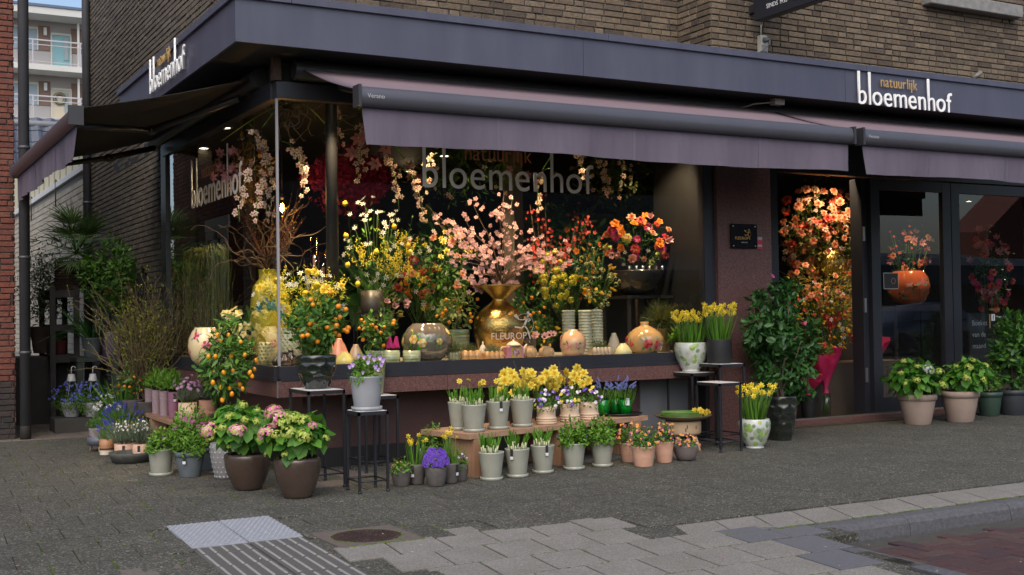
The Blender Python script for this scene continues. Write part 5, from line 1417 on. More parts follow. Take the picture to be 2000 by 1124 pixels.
b = MB(); pts = [(0, 0, h)] + [(.0 + .028 * math.cos(a), 0, h + .30 + .028 * math.sin(a)) for a in [R(q) for q in range(250, -40, -30)]]; b.tube(pts, .006, 6); b.build('hook', m_tagw, t, loc=(.04, 0, 0), rz=.5)
# hanging pots of blue lobelia set down in the alley
for k, (x, yb, lab) in enumerate(((182, 812, 'white hanging pot of blue lobelia with hook, nearer the bench'), (140, 806, 'white hanging pot of blue lobelia with hook, farther into the alley'))):
    c, rt, rb, h = potgeo(x, 812, 784, 42, 27, 0, Y=14.0 + .15 * k); c.z = .16
    t = thing('hanging_pot', lab, 'potted plant', c); add_pot(t, 'taper', mat('white_plastic', (.42, .42, .44), rough=.5), rt, rb, h)
    if k == 0: lob0 = Vector(c)
    canopy(t, (0, 0, h + .03), rt * 2.0, .20, 1200, .032, .010, lf_mid, 0, inner=.2, bottom=-.5, clumps=16)
    blooms(t, flower('flower', [(5, .011, .007, 15, 0, .001, 1)], [blue_p]), (0, 0, h + .03), rt * 2.0, .20, 60, 1.2, stem=False, zmin=-.1)
    b = MB(); zt = h + .36; b.lathe([(.05, zt - .12), (.032, zt - .04), (.03, zt - .04)], 16, 0, (0, 0, 0), cap0=False); pts = [(0, 0, zt - .05), (0, 0, zt)] + [(.022 + .022 * math.cos(a), 0, zt + .022 + .022 * math.sin(a)) for a in [R(q) for q in range(180, -20, -25)]]
    b.tube(pts, .006, 6); hk = b.build('hanger', mat('hanger_white', (.5, .5, .52), rough=.5), t)
    b = MB()
    for q in range(3): a = q * 2.09; b.tube([(rt * math.cos(a), rt * math.sin(a), h), (.01 * math.cos(a), .01 * math.sin(a), zt - .06)], .0025, 4)
    b.build('wire', mat('hanger_white', (.5, .5, .52)), t)

b = MB(); b.box((-.42, -.12, 0), (.14, .32, .158)); o = b.build('low_crate', mat('old_grey_wood', (.035, .032, .030), (.065, .06, .055), scale=4, rough=.85), loc=(lob0.x, lob0.y, 0)); tag(o, 'low dark crate under the two white lobelia pots', 'crate')
# ---- the alley -------------------------------------------------------------------------------
m_oldwood = mat('old_grey_wood', (.035, .032, .030), (.065, .06, .055), scale=4, rough=.85, stretch=(10, 10, 1))
m_greenwood = mat('green_wood', (.03, .042, .034), (.06, .075, .062), scale=5, rough=.85)
def at_alley(x, y, Y): return AY(x, y, Y)
ty = 14.4
p0, p1 = AY(150, 700, ty), AY(232, 700, ty)
t = thing('potting_table', 'weathered green wooden table against the alley wall', 'table', (p0.x, ty, 0))
L_ = p1.x - p0.x; tz = p0.z
b = MB(); b.box((0, 0, tz - .05), (L_, .8, tz), 0, .005); b.build('table_top', m_greenwood, t)
for (x, y) in ((.04, .04), (L_ - .04, .04), (.04, .76), (L_ - .04, .76)):
    b = MB(); b.box((x - .035, y - .035, 0), (x + .035, y + .035, tz - .051)); b.build('leg', m_greenwood, t)
sy = 14.9
q0, q1 = AY(103, 700, sy), AY(150, 700, sy)
t = thing('garden_rack', 'old grey wooden plant rack with tall posts in the alley', 'plant rack', (q0.x, sy, 0)); W_ = q1.x - q0.x
for x in (0, W_):
    for y in (0, .9):
        b = MB(); b.box((x - .03, y - .03, 0), (x + .03, y + .03, AY(148, 560, sy).z), 0, .004); b.build('post', m_oldwood, t)
for py in (575, 640, 702):
    z = AY(120, py, sy).z
    for y in (-.02, .88): b = MB(); b.box((.03, y, z - .04), (W_ - .03, y + .025, z + .03)); b.build('rail', m_oldwood, t)
zsh = AY(120, 702, sy).z
b = MB(); b.box((-.02, .008, zsh + .031), (W_ + .02, .87, zsh + .05)); b.build('shelf', m_oldwood, t)
ztop = AY(120, 575, sy).z
b = MB(); b.box((-.02, .008, ztop + .031), (W_ + .02, .87, ztop + .05)); b.build('shelf', m_oldwood, t)
# fan palm in a wicker basket on the rack
P = AY(150, 558, 15.2); zb = ztop + .052
t = thing('fan_palm', 'spiky fan palm in a brown wicker basket high on the rack', 'potted plant', (P.x, 15.2, zb)); mp_ = mpp(P)
rb_ = 40 * mp_; hb = 56 * mp_
m_wick = mat('wicker', (.035, .022, .016), (.085, .052, .038), scale=30, rough=.9)
b = MB()
for r_ in range(11):
    z = hb * (r_ + .5) / 11
    b.lathe([(rb_ * .97 + .0, z - hb / 22), (rb_ * 1.02, z - hb / 40), (rb_ * 1.02, z + hb / 40), (rb_ * .97, z + hb / 22)], 40, 0, cap0=(r_ == 0), rib=20, ribd=.02 if r_ % 2 else -.02)
b.build('basket', m_wick, t)
b = MB()
for k in range(34):
    a = random.uniform(0, 6.28); el = random.uniform(-.5, 1.35); o = Vector((math.cos(a), math.sin(a), 0)); d = o * math.cos(el) + Z_ * math.sin(el)
    st = Vector((0, 0, hb + .10)); e = st + d * random.uniform(.18, .36) * (1.2 if el > .3 else 1)
    b.tube([st, e], .006, 4, 1)
    s_ = d.cross(Z_).normalized() if abs(d.z) < .98 else Vector((1, 0, 0))
    for q in range(15):
        f = (q - 7) / 7; g = (d * math.cos(f * 1.15) + s_ * math.sin(f * 1.15)).normalized()
        b.leaf(e, g, (s_.cross(d) + rv(.2)).normalized(), random.uniform(.22, .40), .018, 0, .2, random.uniform(0, .35), 0)
b.build('fronds', [GL('palm', [(.05, .11, .02), (.08, .15, .035), (.12, .17, .07), (.05, .09, .03)]), m_stem], t, kind='stuff')
# variegated shrub in brown pots, far left
for k, (x, yb, lab) in enumerate(((82, 690, 'variegated shrub in a brown pot by the grey drainpipe'), (108, 695, 'white-edged shrub in a brown pot beside the rack'))):
    c, rt, rb, h = potgeo(x, yb, yb - 52, 46, 32, .62, Y=15.6)
    c.z = AY(x, yb, 15.6).z
    t = thing('potted_plant', lab, 'potted plant', c); add_pot(t, 'taper', mat('brown_pot', (.07, .048, .038), (.09, .062, .05), scale=5, rough=.8), rt, rb, h)
    canopy(t, (0, 0, h + .50), .34, .62, 1500, .055, .017, GL('varieg', [(.05, .10, .03), (.10, .14, .06), (.07, .12, .04), (.16, .19, .11)]), 0, inner=.3, bottom=-.8, clumps=26)
    b = MB(); b.tube([(0, 0, h), (.02, 0, h + .5)], .015, 6); b.build('trunk', m_bark, t)
c, rt, rb, h = potgeo(92, 790, 700, 70, 60, 0, Y=15.6)
b = MB(); b.box((-.45, -.35, 0), (.35, .35, AY(92, 695, 15.6).z - .004)); o = b.build('plant_crate', m_oldwood, loc=(c.x, c.y, 0)); tag(o, 'dark wooden crate under the shrubs by the drainpipe', 'crate')
# lilac pot with clipped laurel and grey pot behind
c, rt, rb, h = potgeo(214, 692, 644, 46, 34, tz, Y=14.75); c.z = tz
t = thing('potted_plant', 'leafy citrus standard in a lilac glazed pot on the green table', 'potted plant', c)
add_pot(t, 'egg', mat('lilac_glaze', (.17, .14, .24), (.21, .175, .29), scale=4, rough=.3, coat=.4), rt, rb, h)
b = MB(); b.tube([(0, 0, h - .02), (.01, 0, h + .32)], .012, 6); b.build('trunk', m_bark, t)
canopy(t, (0, 0, h + .66), .40, .46, 1500, .07, .033, lf_mid, 1, inner=.35, bottom=-.9, clumps=24); fruits(t, flower('fruit', [(3, .01, .01, 0, 0, 0, 0)], [lime_p]) if 0 else spike('fruit', P_('limefruit', (.12, .2, .02)), 1, .0, .0, .03), 'fruit', (0, 0, h + .62), .28, .36, 6)
blooms(t, F_rosered, (0, 0, h + .35), .22, .2, 4, .55, stem=False)
c, rt, rb, h = potgeo(180, 690, 652, 40, 28, tz, Y=14.6); c.z = tz
t = thing('potted_plant', 'dark bucket of drooping palm leaves on the green table', 'potted plant', c); add_pot(t, 'taper', m_bluegrey, rt, rb, h)
blades(t, (0, 0, h), rt, 50, .5, .02, lf_dark, lean=1.4, bend=-.7)
c, rt, rb, h = potgeo(235, 700, 622, 44, 36, tz, Y=15.1); c.z = tz
t = thing('potted_plant', 'pale grey pot behind the lilac one', 'potted plant', c); add_pot(t, 'taper', mat('pale_pot', (.2, .2, .19), rough=.6), rt, rb, h); tufts(t, (0, 0, h), rt * 1.3, 200, .2, lf_olive, w=.012)
c, rt, rb, h = potgeo(116, 722, 694, 32, 26, tz, Y=15.2); c.z = zsh + .051
t = thing('potted_plant', 'small red plastic pot on the lower rack shelf', 'potted plant', c); add_pot(t, 'taper', mat('red_plastic', (.12, .02, .02), rough=.6), rt, rb, h); tufts(t, (0, 0, h), rt * 1.1, 120, .1, lf_mid, w=.01)
# corkscrew willow against the window post
c, rt, rb, h = potgeo(288, 800, 752, 60, 44, 0, Y=12.6)
t = thing('corkscrew_willow', 'dense corkscrew willow with young leaves beside the window post', 'shrub', (c.x, c.y, 0)); add_pot(t, 'taper', m_stone, rt, rb, .4)
lf_will = GL('willow', [(.16, .20, .02), (.24, .27, .03), (.12, .17, .02)])
twigs(t, (0, 0, .4), 150, 1.35, .32, 1.2, .0085, mat('willow_bark', (.10, .072, .036), (.17, .125, .065), scale=20, rough=.8), leaves=lf_will, seg=16, spread=.42, lsize=.036)
canopy(t, (0, 0, 1.1), .40, .62, 1500, .036, .015, lf_will, 0, inner=.1, bottom=-1, clumps=30, name='young_leaves')
twigs(t, (-.02, 0, .55), 16, .75, .8, .8, .004, mat('willow_bark_pale', (.16, .12, .07), rough=.8), leaves=lf_will, seg=18, spread=.7, lsize=.03, name='outer_twigs')
c, rt, rb, h = potgeo(258, 790, 752, 40, 30, 0, Y=12.9)
t = thing('potted_plant', 'small calamondin with orange fruit beneath the corkscrew willow', 'potted plant', (c.x - .05, c.y - .3, 0)); add_pot(t, 'taper', m_stone, rt, rb, .42)
canopy(t, (0, 0, .62), .17, .17, 260, .06, .024, lf_citrus, 1, inner=.3, bottom=-.9); fruits(t, me_orange, 'orange', (0, 0, .62), .15, .14, 11, .75)

# ---- corner group ----------------------------------------------------------------------------
t, rt, h = pp('kumquat_tree', 'kumquat tree heavy with fruit in a hammered silver pot', 'citrus tree', 438, 938, 868, 62, 44, 'egg', mat('hammered_silver', (.22, .21, .21), (.30, .29, .29), scale=8, rough=.45, metal=.2))
b = MB()
for j in range(7):
    for k in range(18):
        a = 2 * math.pi * (k + .5 * (j % 2)) / 18; u = (j + .6) / 7.4; rr = rt * (.72 + .32 * math.sin(u * 1.5))
        b.ball(((rr - .005) * math.cos(a), (rr - .005) * math.sin(a), h * u), .0115, 6, 4)
b.build('hammer_marks', mat('silver_boss', (.36, .35, .35), rough=.4, metal=.2), t, kind='stuff')
mk = mpp(Vector((t.location.x, t.location.y, 1))); zc = h + (872 - 715) * mk; hz = 78 * mk
b = MB(); b.tube([(0, 0, h - .03), (.01, .01, h + .25), (.0, 0, zc - .1)], [.012, .010, .008], 8); b.build('trunk', m_bark, t)
kc = Vector((0, 0, zc)) + RGT * (2 * mk)
canopy(t, kc, 64 * mk, hz, 980, .072, .025, lf_citrus, 1, inner=.25, droop=.55, bottom=-1, clumps=34, bend=.25)
twigs(t, kc - Vector((0, 0, .25)), 16, .42, .3, .7, .004, mat('citrus_twig', (.06, .10, .03), rough=.6), spread=.9)
for (px, py) in ((462, 640), (407, 697), (421, 697), (425, 655), (452, 695), (463, 712), (478, 694), (455, 725), (447, 712), (437, 728), (419, 727), (416, 748), (488, 728), (497, 722), (492, 735), (468, 752), (465, 762), (449, 758), (474, 760), (432, 757), (453, 770), (434, 782), (431, 666), (446, 655), (470, 668), (500, 705)):
    P = AY(px, py, t.location.y + random.uniform(-.24, -.02)); P = P - t.location
    link('kumquat', me_kumquat, t, P, rot=(random.uniform(-.5, .5), random.uniform(-.5, .5), 0), scale=random.uniform(.92, 1.15))
def hydrangea(label, x, yb, yt, wt, wb, m, fx0, fx1, fy0, fy1, heads, style='egg', lm=lf_hyd, nl=215, Ls=.95):
    t, rt, h = pp('hydrangea', label, 'hydrangea', x, yb, yt, wt, wb, style, m)
    mk = mpp(t.location); cx = (fx0 + fx1) / 2
    c = RGT * ((cx - x) * mk) + Vector((0, 0, (yb - (fy0 + fy1) / 2) * mk)); rx = (fx1 - fx0) / 2 * mk; rz = (fy1 - fy0) / 2 * mk
    cache = [None] * 3
    for q in range(3):
        b = MB(); b.leaf(Vector((0, 0, 0)), Vector((1, 0, .05)), Z_, .118 * Ls, .094 * Ls, 0, .09, .16 + .1 * q, 1); cache[q] = b.mesh('leaf', lm)
    for k in range(nl):
        d = rdir()
        if d.z < -.75: d.z = -.75
        if d.dot(CAMDIR) < -.2 and random.random() < .6: d = Vector((-d.x, -d.y, d.z))
        d.normalize(); rr = random.uniform(.62, 1.0)
        p = c + Vector((d.x * rx * .97 * rr, d.y * rx * .97 * rr, d.z * rz * .92 * rr))
        g = (d * .7 + rv(.5) + Vector((0, 0, -.38))).normalized(); up = (d * .75 + Vector((0, 0, .75)) + rv(.3)).normalized()
        s_ = g.cross(up).normalized(); nn = s_.cross(g)
        M3 = Matrix((g, -s_, nn)).transposed()
        link('leaf', random.choice(cache), t, p - g * .05, rot=M3.to_euler(), scale=random.uniform(.6, 1.1))
    canopy(t, c - Vector((0, 0, rz * .15)), rx * .7, rz * .7, 200, .09, .05, lm, 1, inner=.2, bottom=-.6, name='inner_foliage')
    b = MB()
    for k in range(7): e = c + rv(.5 * rx); b.tube([(0, 0, h - .03), e * .5 + Vector((0, 0, h * .5)), e], .006, 5)
    b.build('stems', m_stem, t, kind='stuff')
    for (px, py, me, s_) in heads:
        off = RGT * ((px - x) * mk) + Vector((0, 0, (yb - py) * mk)) - c
        u = max(-.95, min(.95, off.dot(RGT) / rx)); v = max(-.9, min(.95, off.z / rz)); dd = math.sqrt(max(.02, 1 - min(.97, u * u + v * v)))
        p = c + RGT * off.dot(RGT) + Z_ * off.z + CAMDIR * (rx * dd * .95)
        put(random.choice(me) if isinstance(me, list) else me, 'flower_head', t, p, (CAMDIR * .5 + Z_ * .7 + RGT * u * .6 + rv(.15)), s_)
    return t
LI, PK = F_hyd_lime, F_hyd_pink
hydrangea('pink and lime hydrangea in a bronze pot beside the kumquat tree', 479, 960, 889, 88, 50, m_bronze, 400, 546, 782, 890,
          [(414, 838, PK, 1.6), (476, 838, PK, 1.5), (418, 852, LI, 1.1), (458, 812, LI, .9), (480, 792, LI, .85), (446, 832, LI, .8), (489, 818, LI, .8), (432, 840, LI, .7), (510, 823, LI, .8), (508, 802, LI, .6), (455, 870, LI, .5), (530, 809, LI, .9)])
hydrangea('pink and lime hydrangea in a bronze pot, the one nearest the tactile paving', 577, 976, 897, 90, 52, m_bronze, 502, 646, 802, 905,
          [(528, 843, PK, 1.5), (545, 818, PK, 1.7), (533, 808, PK, 1.3), (560, 826, LI, 1.2), (573, 842, LI, 1.3), (602, 850, LI, 1.35), (549, 846, LI, .9), (600, 822, LI, 1.2), (580, 816, LI, 1.1), (566, 812, LI, .8), (616, 832, PK, .7), (638, 858, LI, .7), (522, 887, LI, .7), (562, 886, LI, .6), (511, 858, LI, .7), (530, 805, LI, .9)])

# stand with black honeycomb pot and calamondin
def mk_stand(label, fl, fr, back, ytop):
    """feet sighted: front left, front right, and a rear one for depth"""
    a, b_, c_ = AZ(*fl), AZ(*fr), AZ(*back)
    sx_ = b_.x - a.x; sy_ = c_.y - a.y
    h = (fl[1] - ytop) * mpp(a)
    return stand(label, a, sx_, max(.18, sy_), h), h, Vector((a.x + sx_ / 2, a.y + max(.18, sy_) / 2, h)), a
S1, h1, c1, a1 = mk_stand('tall black iron stand under the black honeycomb pot', (605, 957), (677, 952), (580, 943), 764)
mk = mpp(c1)
t = thing('calamondin_tree', 'calamondin orange tree in a glossy black honeycomb pot on a stand', 'citrus tree', c1 + Vector((0, 0, .001)))
facet_pot(t, m_blackgl, 39 * mk, 23 * mk, 64 * mk)
ph = 64 * mk
b = MB(); b.tube([(0, 0, ph - .03), (.005, 0, ph + .12), (0, 0, ph + .28)], [.012, .011, .009], 8); b.build('trunk', m_bark, t)
cc = Vector((0, 0, ph + (693 - 628) * mk))
canopy(t, cc, 63 * mk, 62 * mk, 1150, .060, .028, lf_citrus, 1, inner=.35, bottom=-1, clumps=36, bend=.2)
for (px, py) in ((611, 596), (607, 586), (600, 622), (605, 633), (614, 633), (585, 645), (603, 643), (591, 657), (601, 655), (612, 668), (620, 668), (625, 667), (675, 605), (661, 599), (645, 572), (639, 640), (646, 633), (651, 641), (657, 636), (654, 650), (661, 656), (673, 645), (680, 641), (678, 648), (655, 625), (664, 620), (624, 640)):
    P = AY(px, py, t.location.y + random.uniform(-.20, -.06)) - t.location
    link('orange', me_orange, t, P, scale=random.uniform(.9, 1.1))
S2, h2, c2, a2 = mk_stand('black iron stand holding the pale grey viola pot', (703, 965), (755, 959), (681, 957), 805)
c = c2; mk = mpp(c)
t = thing('potted_plant', 'pale grey pot of lilac violas on the nearest black stand', 'potted plant', c + Vector((0, 0, .001)))
add_pot(t, 'taper', m_lightgrey, 32 * mk, 25 * mk, 62 * mk, saucer=True); ph = 62 * mk + .014
canopy(t, (0, 0, ph + .02), 40 * mk, 40 * mk, 700, .030, .014, lf_bright, 1, inner=.3, bottom=-.45, clumps=18); 
for (px, py) in ((683, 717), (689, 713), (711, 698), (722, 696), (731, 702), (742, 700), (719, 708), (709, 728), (733, 717), (745, 713), (738, 722), (748, 705), (700, 696)):
    P = AY(px, py, c.y - .13 + random.uniform(-.02, .05)) - t.location; put(F_viola_lil, 'flower', t, P, facing(.2, .5), random.uniform(1.0, 1.3), roll=0)
S3, h3, c3, a3 = mk_stand('black iron stand behind, under the moss-green rough pot', (716, 925), (778, 920), (700, 914), 775)
mk = mpp(c3)
t = thing('planter_pot', 'empty moss-green pot with rough whitish rim on a rear stand', 'pot', c3 + Vector((.02, 0, .001)))
add_pot(t, 'taper', mat('moss_glaze', (.16, .16, .025), (.36, .33, .20), scale=9, rough=.6, stretch=(1, 1, .35), contrast=.18), 22 * mk, 16 * mk, 68 * mk, soil=False)

# ---- small stone pots by the bench -----------------------------------------------------------
def sp(label, x, yb, yt, w_, tg=False): return pp('potted_plant', label, 'potted plant', x, yb, yt, w_, w_ * .72, 'egg', m_stone, tagged=tg)
t, rt, h = sp('small grey pot of green viola leaves, leftmost of the stone pots', 783, 952, 919, 38)
canopy(t, (0, 0, h), rt * 1.35, .09, 300, .026, .013, lf_bright, 1, inner=.2, bottom=-.4); blooms(t, F_viola_or, (0, 0, h), rt * 1.1, .07, 8, .5, stem=False)
t, rt, h = sp('small grey pot of yellow dwarf daffodils beside the green violas', 813, 948, 908, 36, True)
daffs(t, rt, h, .20, 10, 26, hb=.19, w=.008)
t, rt, h = sp('small grey pot overflowing with purple bellflowers', 851, 952, 914, 42)
canopy(t, (0, 0, h), rt * 1.0, .07, 200, .02, .01, lf_mid, 1, inner=.2, bottom=-.3); blooms(t, F_bell, (0, 0, h + .01), rt * 1.15, .125, 150, .95, stem=False, zmin=-.1)
t, rt, h = sp('small grey pot of yellow dwarf daffodils next to the bench leg', 879, 946, 906, 34, True)
daffs(t, rt, h, .24, 9, 24, hb=.20, w=.008)
t, rt, h = sp('small grey pot of white and blue violas against the bench leg', 897, 941, 908, 34)
canopy(t, (0, 0, h), rt * 1.35, .10, 300, .026, .012, lf_mid, 1, inner=.2, bottom=-.4); blooms(t, [F_viola_mix[1], F_viola_mix[3]], (0, 0, h), rt, .09, 6, .7, stem=False)
t, rt, h = pp('potted_plant', 'blue-grey pot of dense green foliage behind the stone pots', 'potted plant', 846, 925, 880, 58, 42, 'taper', m_lightgrey)
canopy(t, (0, 0, h + .05), rt * 1.35, .14, 800, .032, .016, lf_mid, 1, inner=.3, bottom=-.4, clumps=18)

# ---- main bench ------------------------------------------------------------------------------
BH = .335
A = AZ(917, 849, BH); B = AZ(1266, 812, BH); A.z = B.z = 0
bench('long low wooden bench of pots under the front window', A, B, .60, BH, (.05, .50, .93), th=.04)
def BY_(x, d): return A.y + (B.y - A.y) * (x - 917) / 349 + d
def sg(label, x, yb, yt, w_, z, tg=False, g=None):
    q = pp('potted_plant', label, 'potted plant', x, yb, yt, w_, w_ * .74, 'taper', m_sage, z=z, Y=BY_(x, .42 if x < 900 else .17) if z else None, saucer=True, tagged=tg, group=g)
    q[0].location.z = z; return q
for (x, yb, yt, w_, lab, nf) in ((896, 827, 776, 42, 'sage pot of bulb shoots at the back of the bench end', 0), (926, 834, 784, 49, 'sage pot of opening daffodils, first at the bench front', 4), (973, 831, 780, 47, 'sage pot of daffodil shoots with a price tag on the bench', 2), (1020, 826, 776, 47, 'sage pot of daffodil shoots beside the beige viola pots', 0)):
    t, rt, h = sg(lab, x, yb, yt, w_, BH, tg=('price' in lab)); sprouts(t, rt, h, 15, .14)
    if nf: daffs(t, rt, h, .17, nf, 10, F_ddaff, .85, w=.012)
for (x, yb, lab) in ((1067, 822, 'beige ringed pot of blue and yellow violas next to the sage pots'), (1113, 818, 'beige ringed pot of white and blue violas, middle of three'), (1150, 813, 'beige ringed pot of violas nearest the green glasses')):
    t, rt, h = pp('potted_plant', lab, 'potted plant', x, yb, yb - 35, 37, 38, 'ringed', m_beige, z=BH, Y=BY_(x, .15)); t.location.z = BH
    canopy(t, (0, 0, h), rt * 1.45, .11, 260, .03, .012, lf_mid, 1, inner=.2, bottom=-.4); blooms(t, F_viola_mix, (0, 0, h), rt * 1.5, .13, 17, 1.15, stem=False, zmin=0)
    put_r = None
for (x, yb, lab, n) in ((1012, 815, 'dark pot of double yellow daffodils behind the sage pots', 12), (1062, 808, 'dark pot of double yellow daffodils behind the violas', 15), (1112, 803, 'dark pot of double yellow daffodils and willow twigs behind the violas', 14)):
    t, rt, h = pp('potted_plant', lab, 'potted plant', x, 820, 784, 44, 34, 'taper', m_ironb, z=BH, Y=BY_(x, .44))
    t.location.z = BH
    daffs(t, rt, h, .26, n + 4, 22, F_ddaff, 1.4, hb=.15, spread=1.9, vary=.42)
    twigs(t, (0, 0, h), 5, .42, .75, .7, .0028, m_twig, leaves=lf_bright, spread=.5, lsize=.016)
# muscari in green glasses on a black tray
TRY = BY_(1211, .27)
c, rt, rb, h = potgeo(1211, 806, 795, 88, 76, BH, Y=TRY)
b = MB(); b.lathe([(rb, 0), (rt, .022), (rt * .97, .024), (rb * .95, .006), (.01, .006)], 40); o = b.build('round_tray', mat('black_tray', (.012, .013, .015), rough=.35), loc=c); tag(o, 'round black tray at the right end of the long bench', 'tray')
m_gg = glassmat('green_glass', (.28, .80, .52), 1.0, .02)
for (x, yb, lab) in ((1178, 798, 'green glass of pale blue grape hyacinths nearest the beige pots'), (1203, 793, 'green glass of pale blue grape hyacinths at the back of the tray'), (1222, 800, 'green glass of pale blue grape hyacinths with a paper tag')):
    c, rt, rb, h = potgeo(x, yb, yb - 33, 26, 23, BH + .008, Y=TRY + {1178: .02, 1203: .10, 1222: -.05}[x])
    t = thing('glass_vase', lab, 'vase', c); b = MB(); b.lathe([(rb, 0), (rt, h), (rt - .003, h), (rb - .003, .004)], 24); b.build('glass', m_gg, t)
    b = MB(); b.lathe([(rb * .93, .005), (rt * .93, h * .85)], 20, cap1=True); b.build('filling', mat('green_roots', (.015, .26, .10), (.20, .60, .22), scale=14, rough=.5, stretch=(3, 3, .6), contrast=.2), t)
    blades(t, (0, 0, h * .5), rt, 34, .17, .007, lf_blade, lean=.6); blooms(t, F_muscari_pale, (0, 0, h), rt * 1.5, .15, 11, 1.0, zmin=.5, face=False, name='flower_spike')
    if 'tag' in lab:
        b = MB(); b.obox(CAMDIR * (rt + .006) + RGT * .015 + Vector((0, 0, h * .78)), RGT, CAMDIR, Z_, .013, .001, .032); tg_ = b.build('paper_tag', m_tagw, t)
# row on the ground in front of and below the bench
for (x, yb, yt, w_, lab, tg, leafy) in ((960, 940, 889, 50, 'sage pot of bulb shoots, first in the row below the bench', False, 0), (1011, 934, 882, 48, 'sage pot of budding daffodils with price tag below the bench', True, 0), (1061, 926, 875, 47, 'sage pot of pale bulb shoots, third in the row below the bench', True, 0), (1122, 919, 871, 47, 'sage pot of leafy greens, left of the two below the bench', False, 1), (1178, 913, 866, 46, 'sage pot of leafy greens next to the terracotta violas', False, 1)):
    t, rt, h = sg(lab, x, yb, yt, w_, 0, tg)
    if leafy: canopy(t, (0, 0, h + .05), rt * 1.55, .15, 950, .034, .017, lf_bright, 1, inner=.25, bottom=-.45, clumps=24); blooms(t, F_bell, (0, 0, h + .02), rt * 1.5, .12, 8, .4, stem=False)
    else: sprouts(t, rt, h, 20, .16)
for (x, yb, yt, w_, lab) in ((1232, 904, 867, 42, 'terracotta pot of orange and purple violas, rear left of three'), (1259, 913, 874, 47, 'terracotta pot of orange and purple violas, foremost of three'), (1299, 905, 864, 39, 'terracotta pot of orange and purple violas beside the log stool')):
    t, rt, h = pp('potted_plant', lab, 'potted plant', x, yb, yt, w_, w_ * .78, 'taper', m_terra)
    canopy(t, (0, 0, h + .03), rt * 1.25, .13, 420, .030, .014, lf_mid, 1, inner=.25, bottom=-.4); blooms(t, F_viola_or, (0, 0, h + .02), rt * 1.3, .15, 20, 1.0, stem=False, zmin=0)
t, rt, h = pp('potted_plant', 'round grey-brown bowl of orange and purple violas by the stool leg', 'potted plant', 1342, 901, 871, 48, 26, 'bowl', mat('taupe_bowl', (.12, .10, .095), (.15, .125, .12), scale=5, rough=.4))
canopy(t, (0, 0, h), rt * 1.1, .07, 220, .026, .012, lf_mid, 1, inner=.2, bottom=-.2); blooms(t, F_viola_or, (0, 0, h), rt * 1.15, .09, 26, .95, stem=False, zmin=0)
# log stool with dish of daffodil bunches
P = AZ(1340, 884); c = Vector((P.x, P.y, 0)) + FWD * .16; mk = mpp(c)
hz = (878 - 820) * mk
t = thing('log_stool', 'stool made of a bark-marked log slice on splayed legs', 'stool', c)
b = MB(); b.lathe([(33 * mk, hz - 26 * mk), (35 * mk, hz - 22 * mk), (35.5 * mk, hz - 3 * mk), (34 * mk, hz)], 30, cap1=True); b.build('log_seat', mat('birch_log', (.45, .30, .17), (.52, .37, .23), scale=4, rough=.8, stretch=(1, 1, 5)), t)
b = MB()
for k in range(7): a = random.uniform(0, 6.28); b.obox((35.6 * mk * math.cos(a), 35.6 * mk * math.sin(a), hz - random.uniform(7, 20) * mk), Vector((-math.sin(a), math.cos(a), 0)), Vector((math.cos(a), math.sin(a), 0)), Z_, .004, .0008, .016)
b.build('bark_mark', mat('bark_dark', (.08, .045, .03), rough=.9), t, kind='stuff')
for k in range(4):
    a = .5 + k * 1.57; b = MB(); b.tube([(22 * mk * math.cos(a), 22 * mk * math.sin(a), hz - 25 * mk), (34 * mk * math.cos(a), 34 * mk * math.sin(a), 0)], [.022, .017], 8); b.build('leg', m_woodpale, t)
t = thing('shallow_dish', 'shallow bronze dish on the log stool', 'dish', c + Vector((0, 0, hz + .001)))
b = MB(); R0 = 57 * mk; b.lathe([(R0 * .35, 0), (R0 * .8, .02), (R0, .05), (R0 * .98, .052), (R0 * .78, .026), (.01, .008)], 40, 0); b.build('bowl', mat('dish_bronze', (.12, .09, .05), (.17, .13, .08), scale=60, rough=.5, metal=.4, bump=.4, bscale=90), t)
for k, (off, rz, lab) in enumerate(((-.035, -.12, 'bunch of cut daffodil stems tied with twine, front of the dish'), (.045, .10, 'bunch of cut daffodil stems lying at the back of the dish'))):
    t = thing('daffodil_bunch', lab, 'bunch', c + Vector((0, 0, hz + .05)) + FWD * off)
    b = MB(); dl = (RGT + FWD * rz).normalized(); sd = dl.cross(Z_)
    for q in range(26):
        o = sd * random.uniform(-.04, .04) + Z_ * random.uniform(-.012, .03); b.tube([o - dl * random.uniform(.17, .2), o + dl * random.uniform(.1, .16)], .0055, 5)
    b.build('stems', m_stem, t, kind='stuff')
    b = MB(); b.tube([-dl * .07 + sd * .045 * math.cos(a) + Z_ * (.008 + .03 * math.sin(a)) for a in [R(q) for q in range(0, 361, 30)]], .002, 4); b.build('twine', m_twig, t)
    for q in range(9): put(F_ddaff if q % 2 else F_daff, 'flower', t, dl * random.uniform(.10 + .05 * k, .19 + .06 * k) + sd * random.uniform(-.04, .04) + Z_ * random.uniform(.01, .045), dl + Z_ * .6 + CAMDIR * .6 + rv(.4), 1.1)

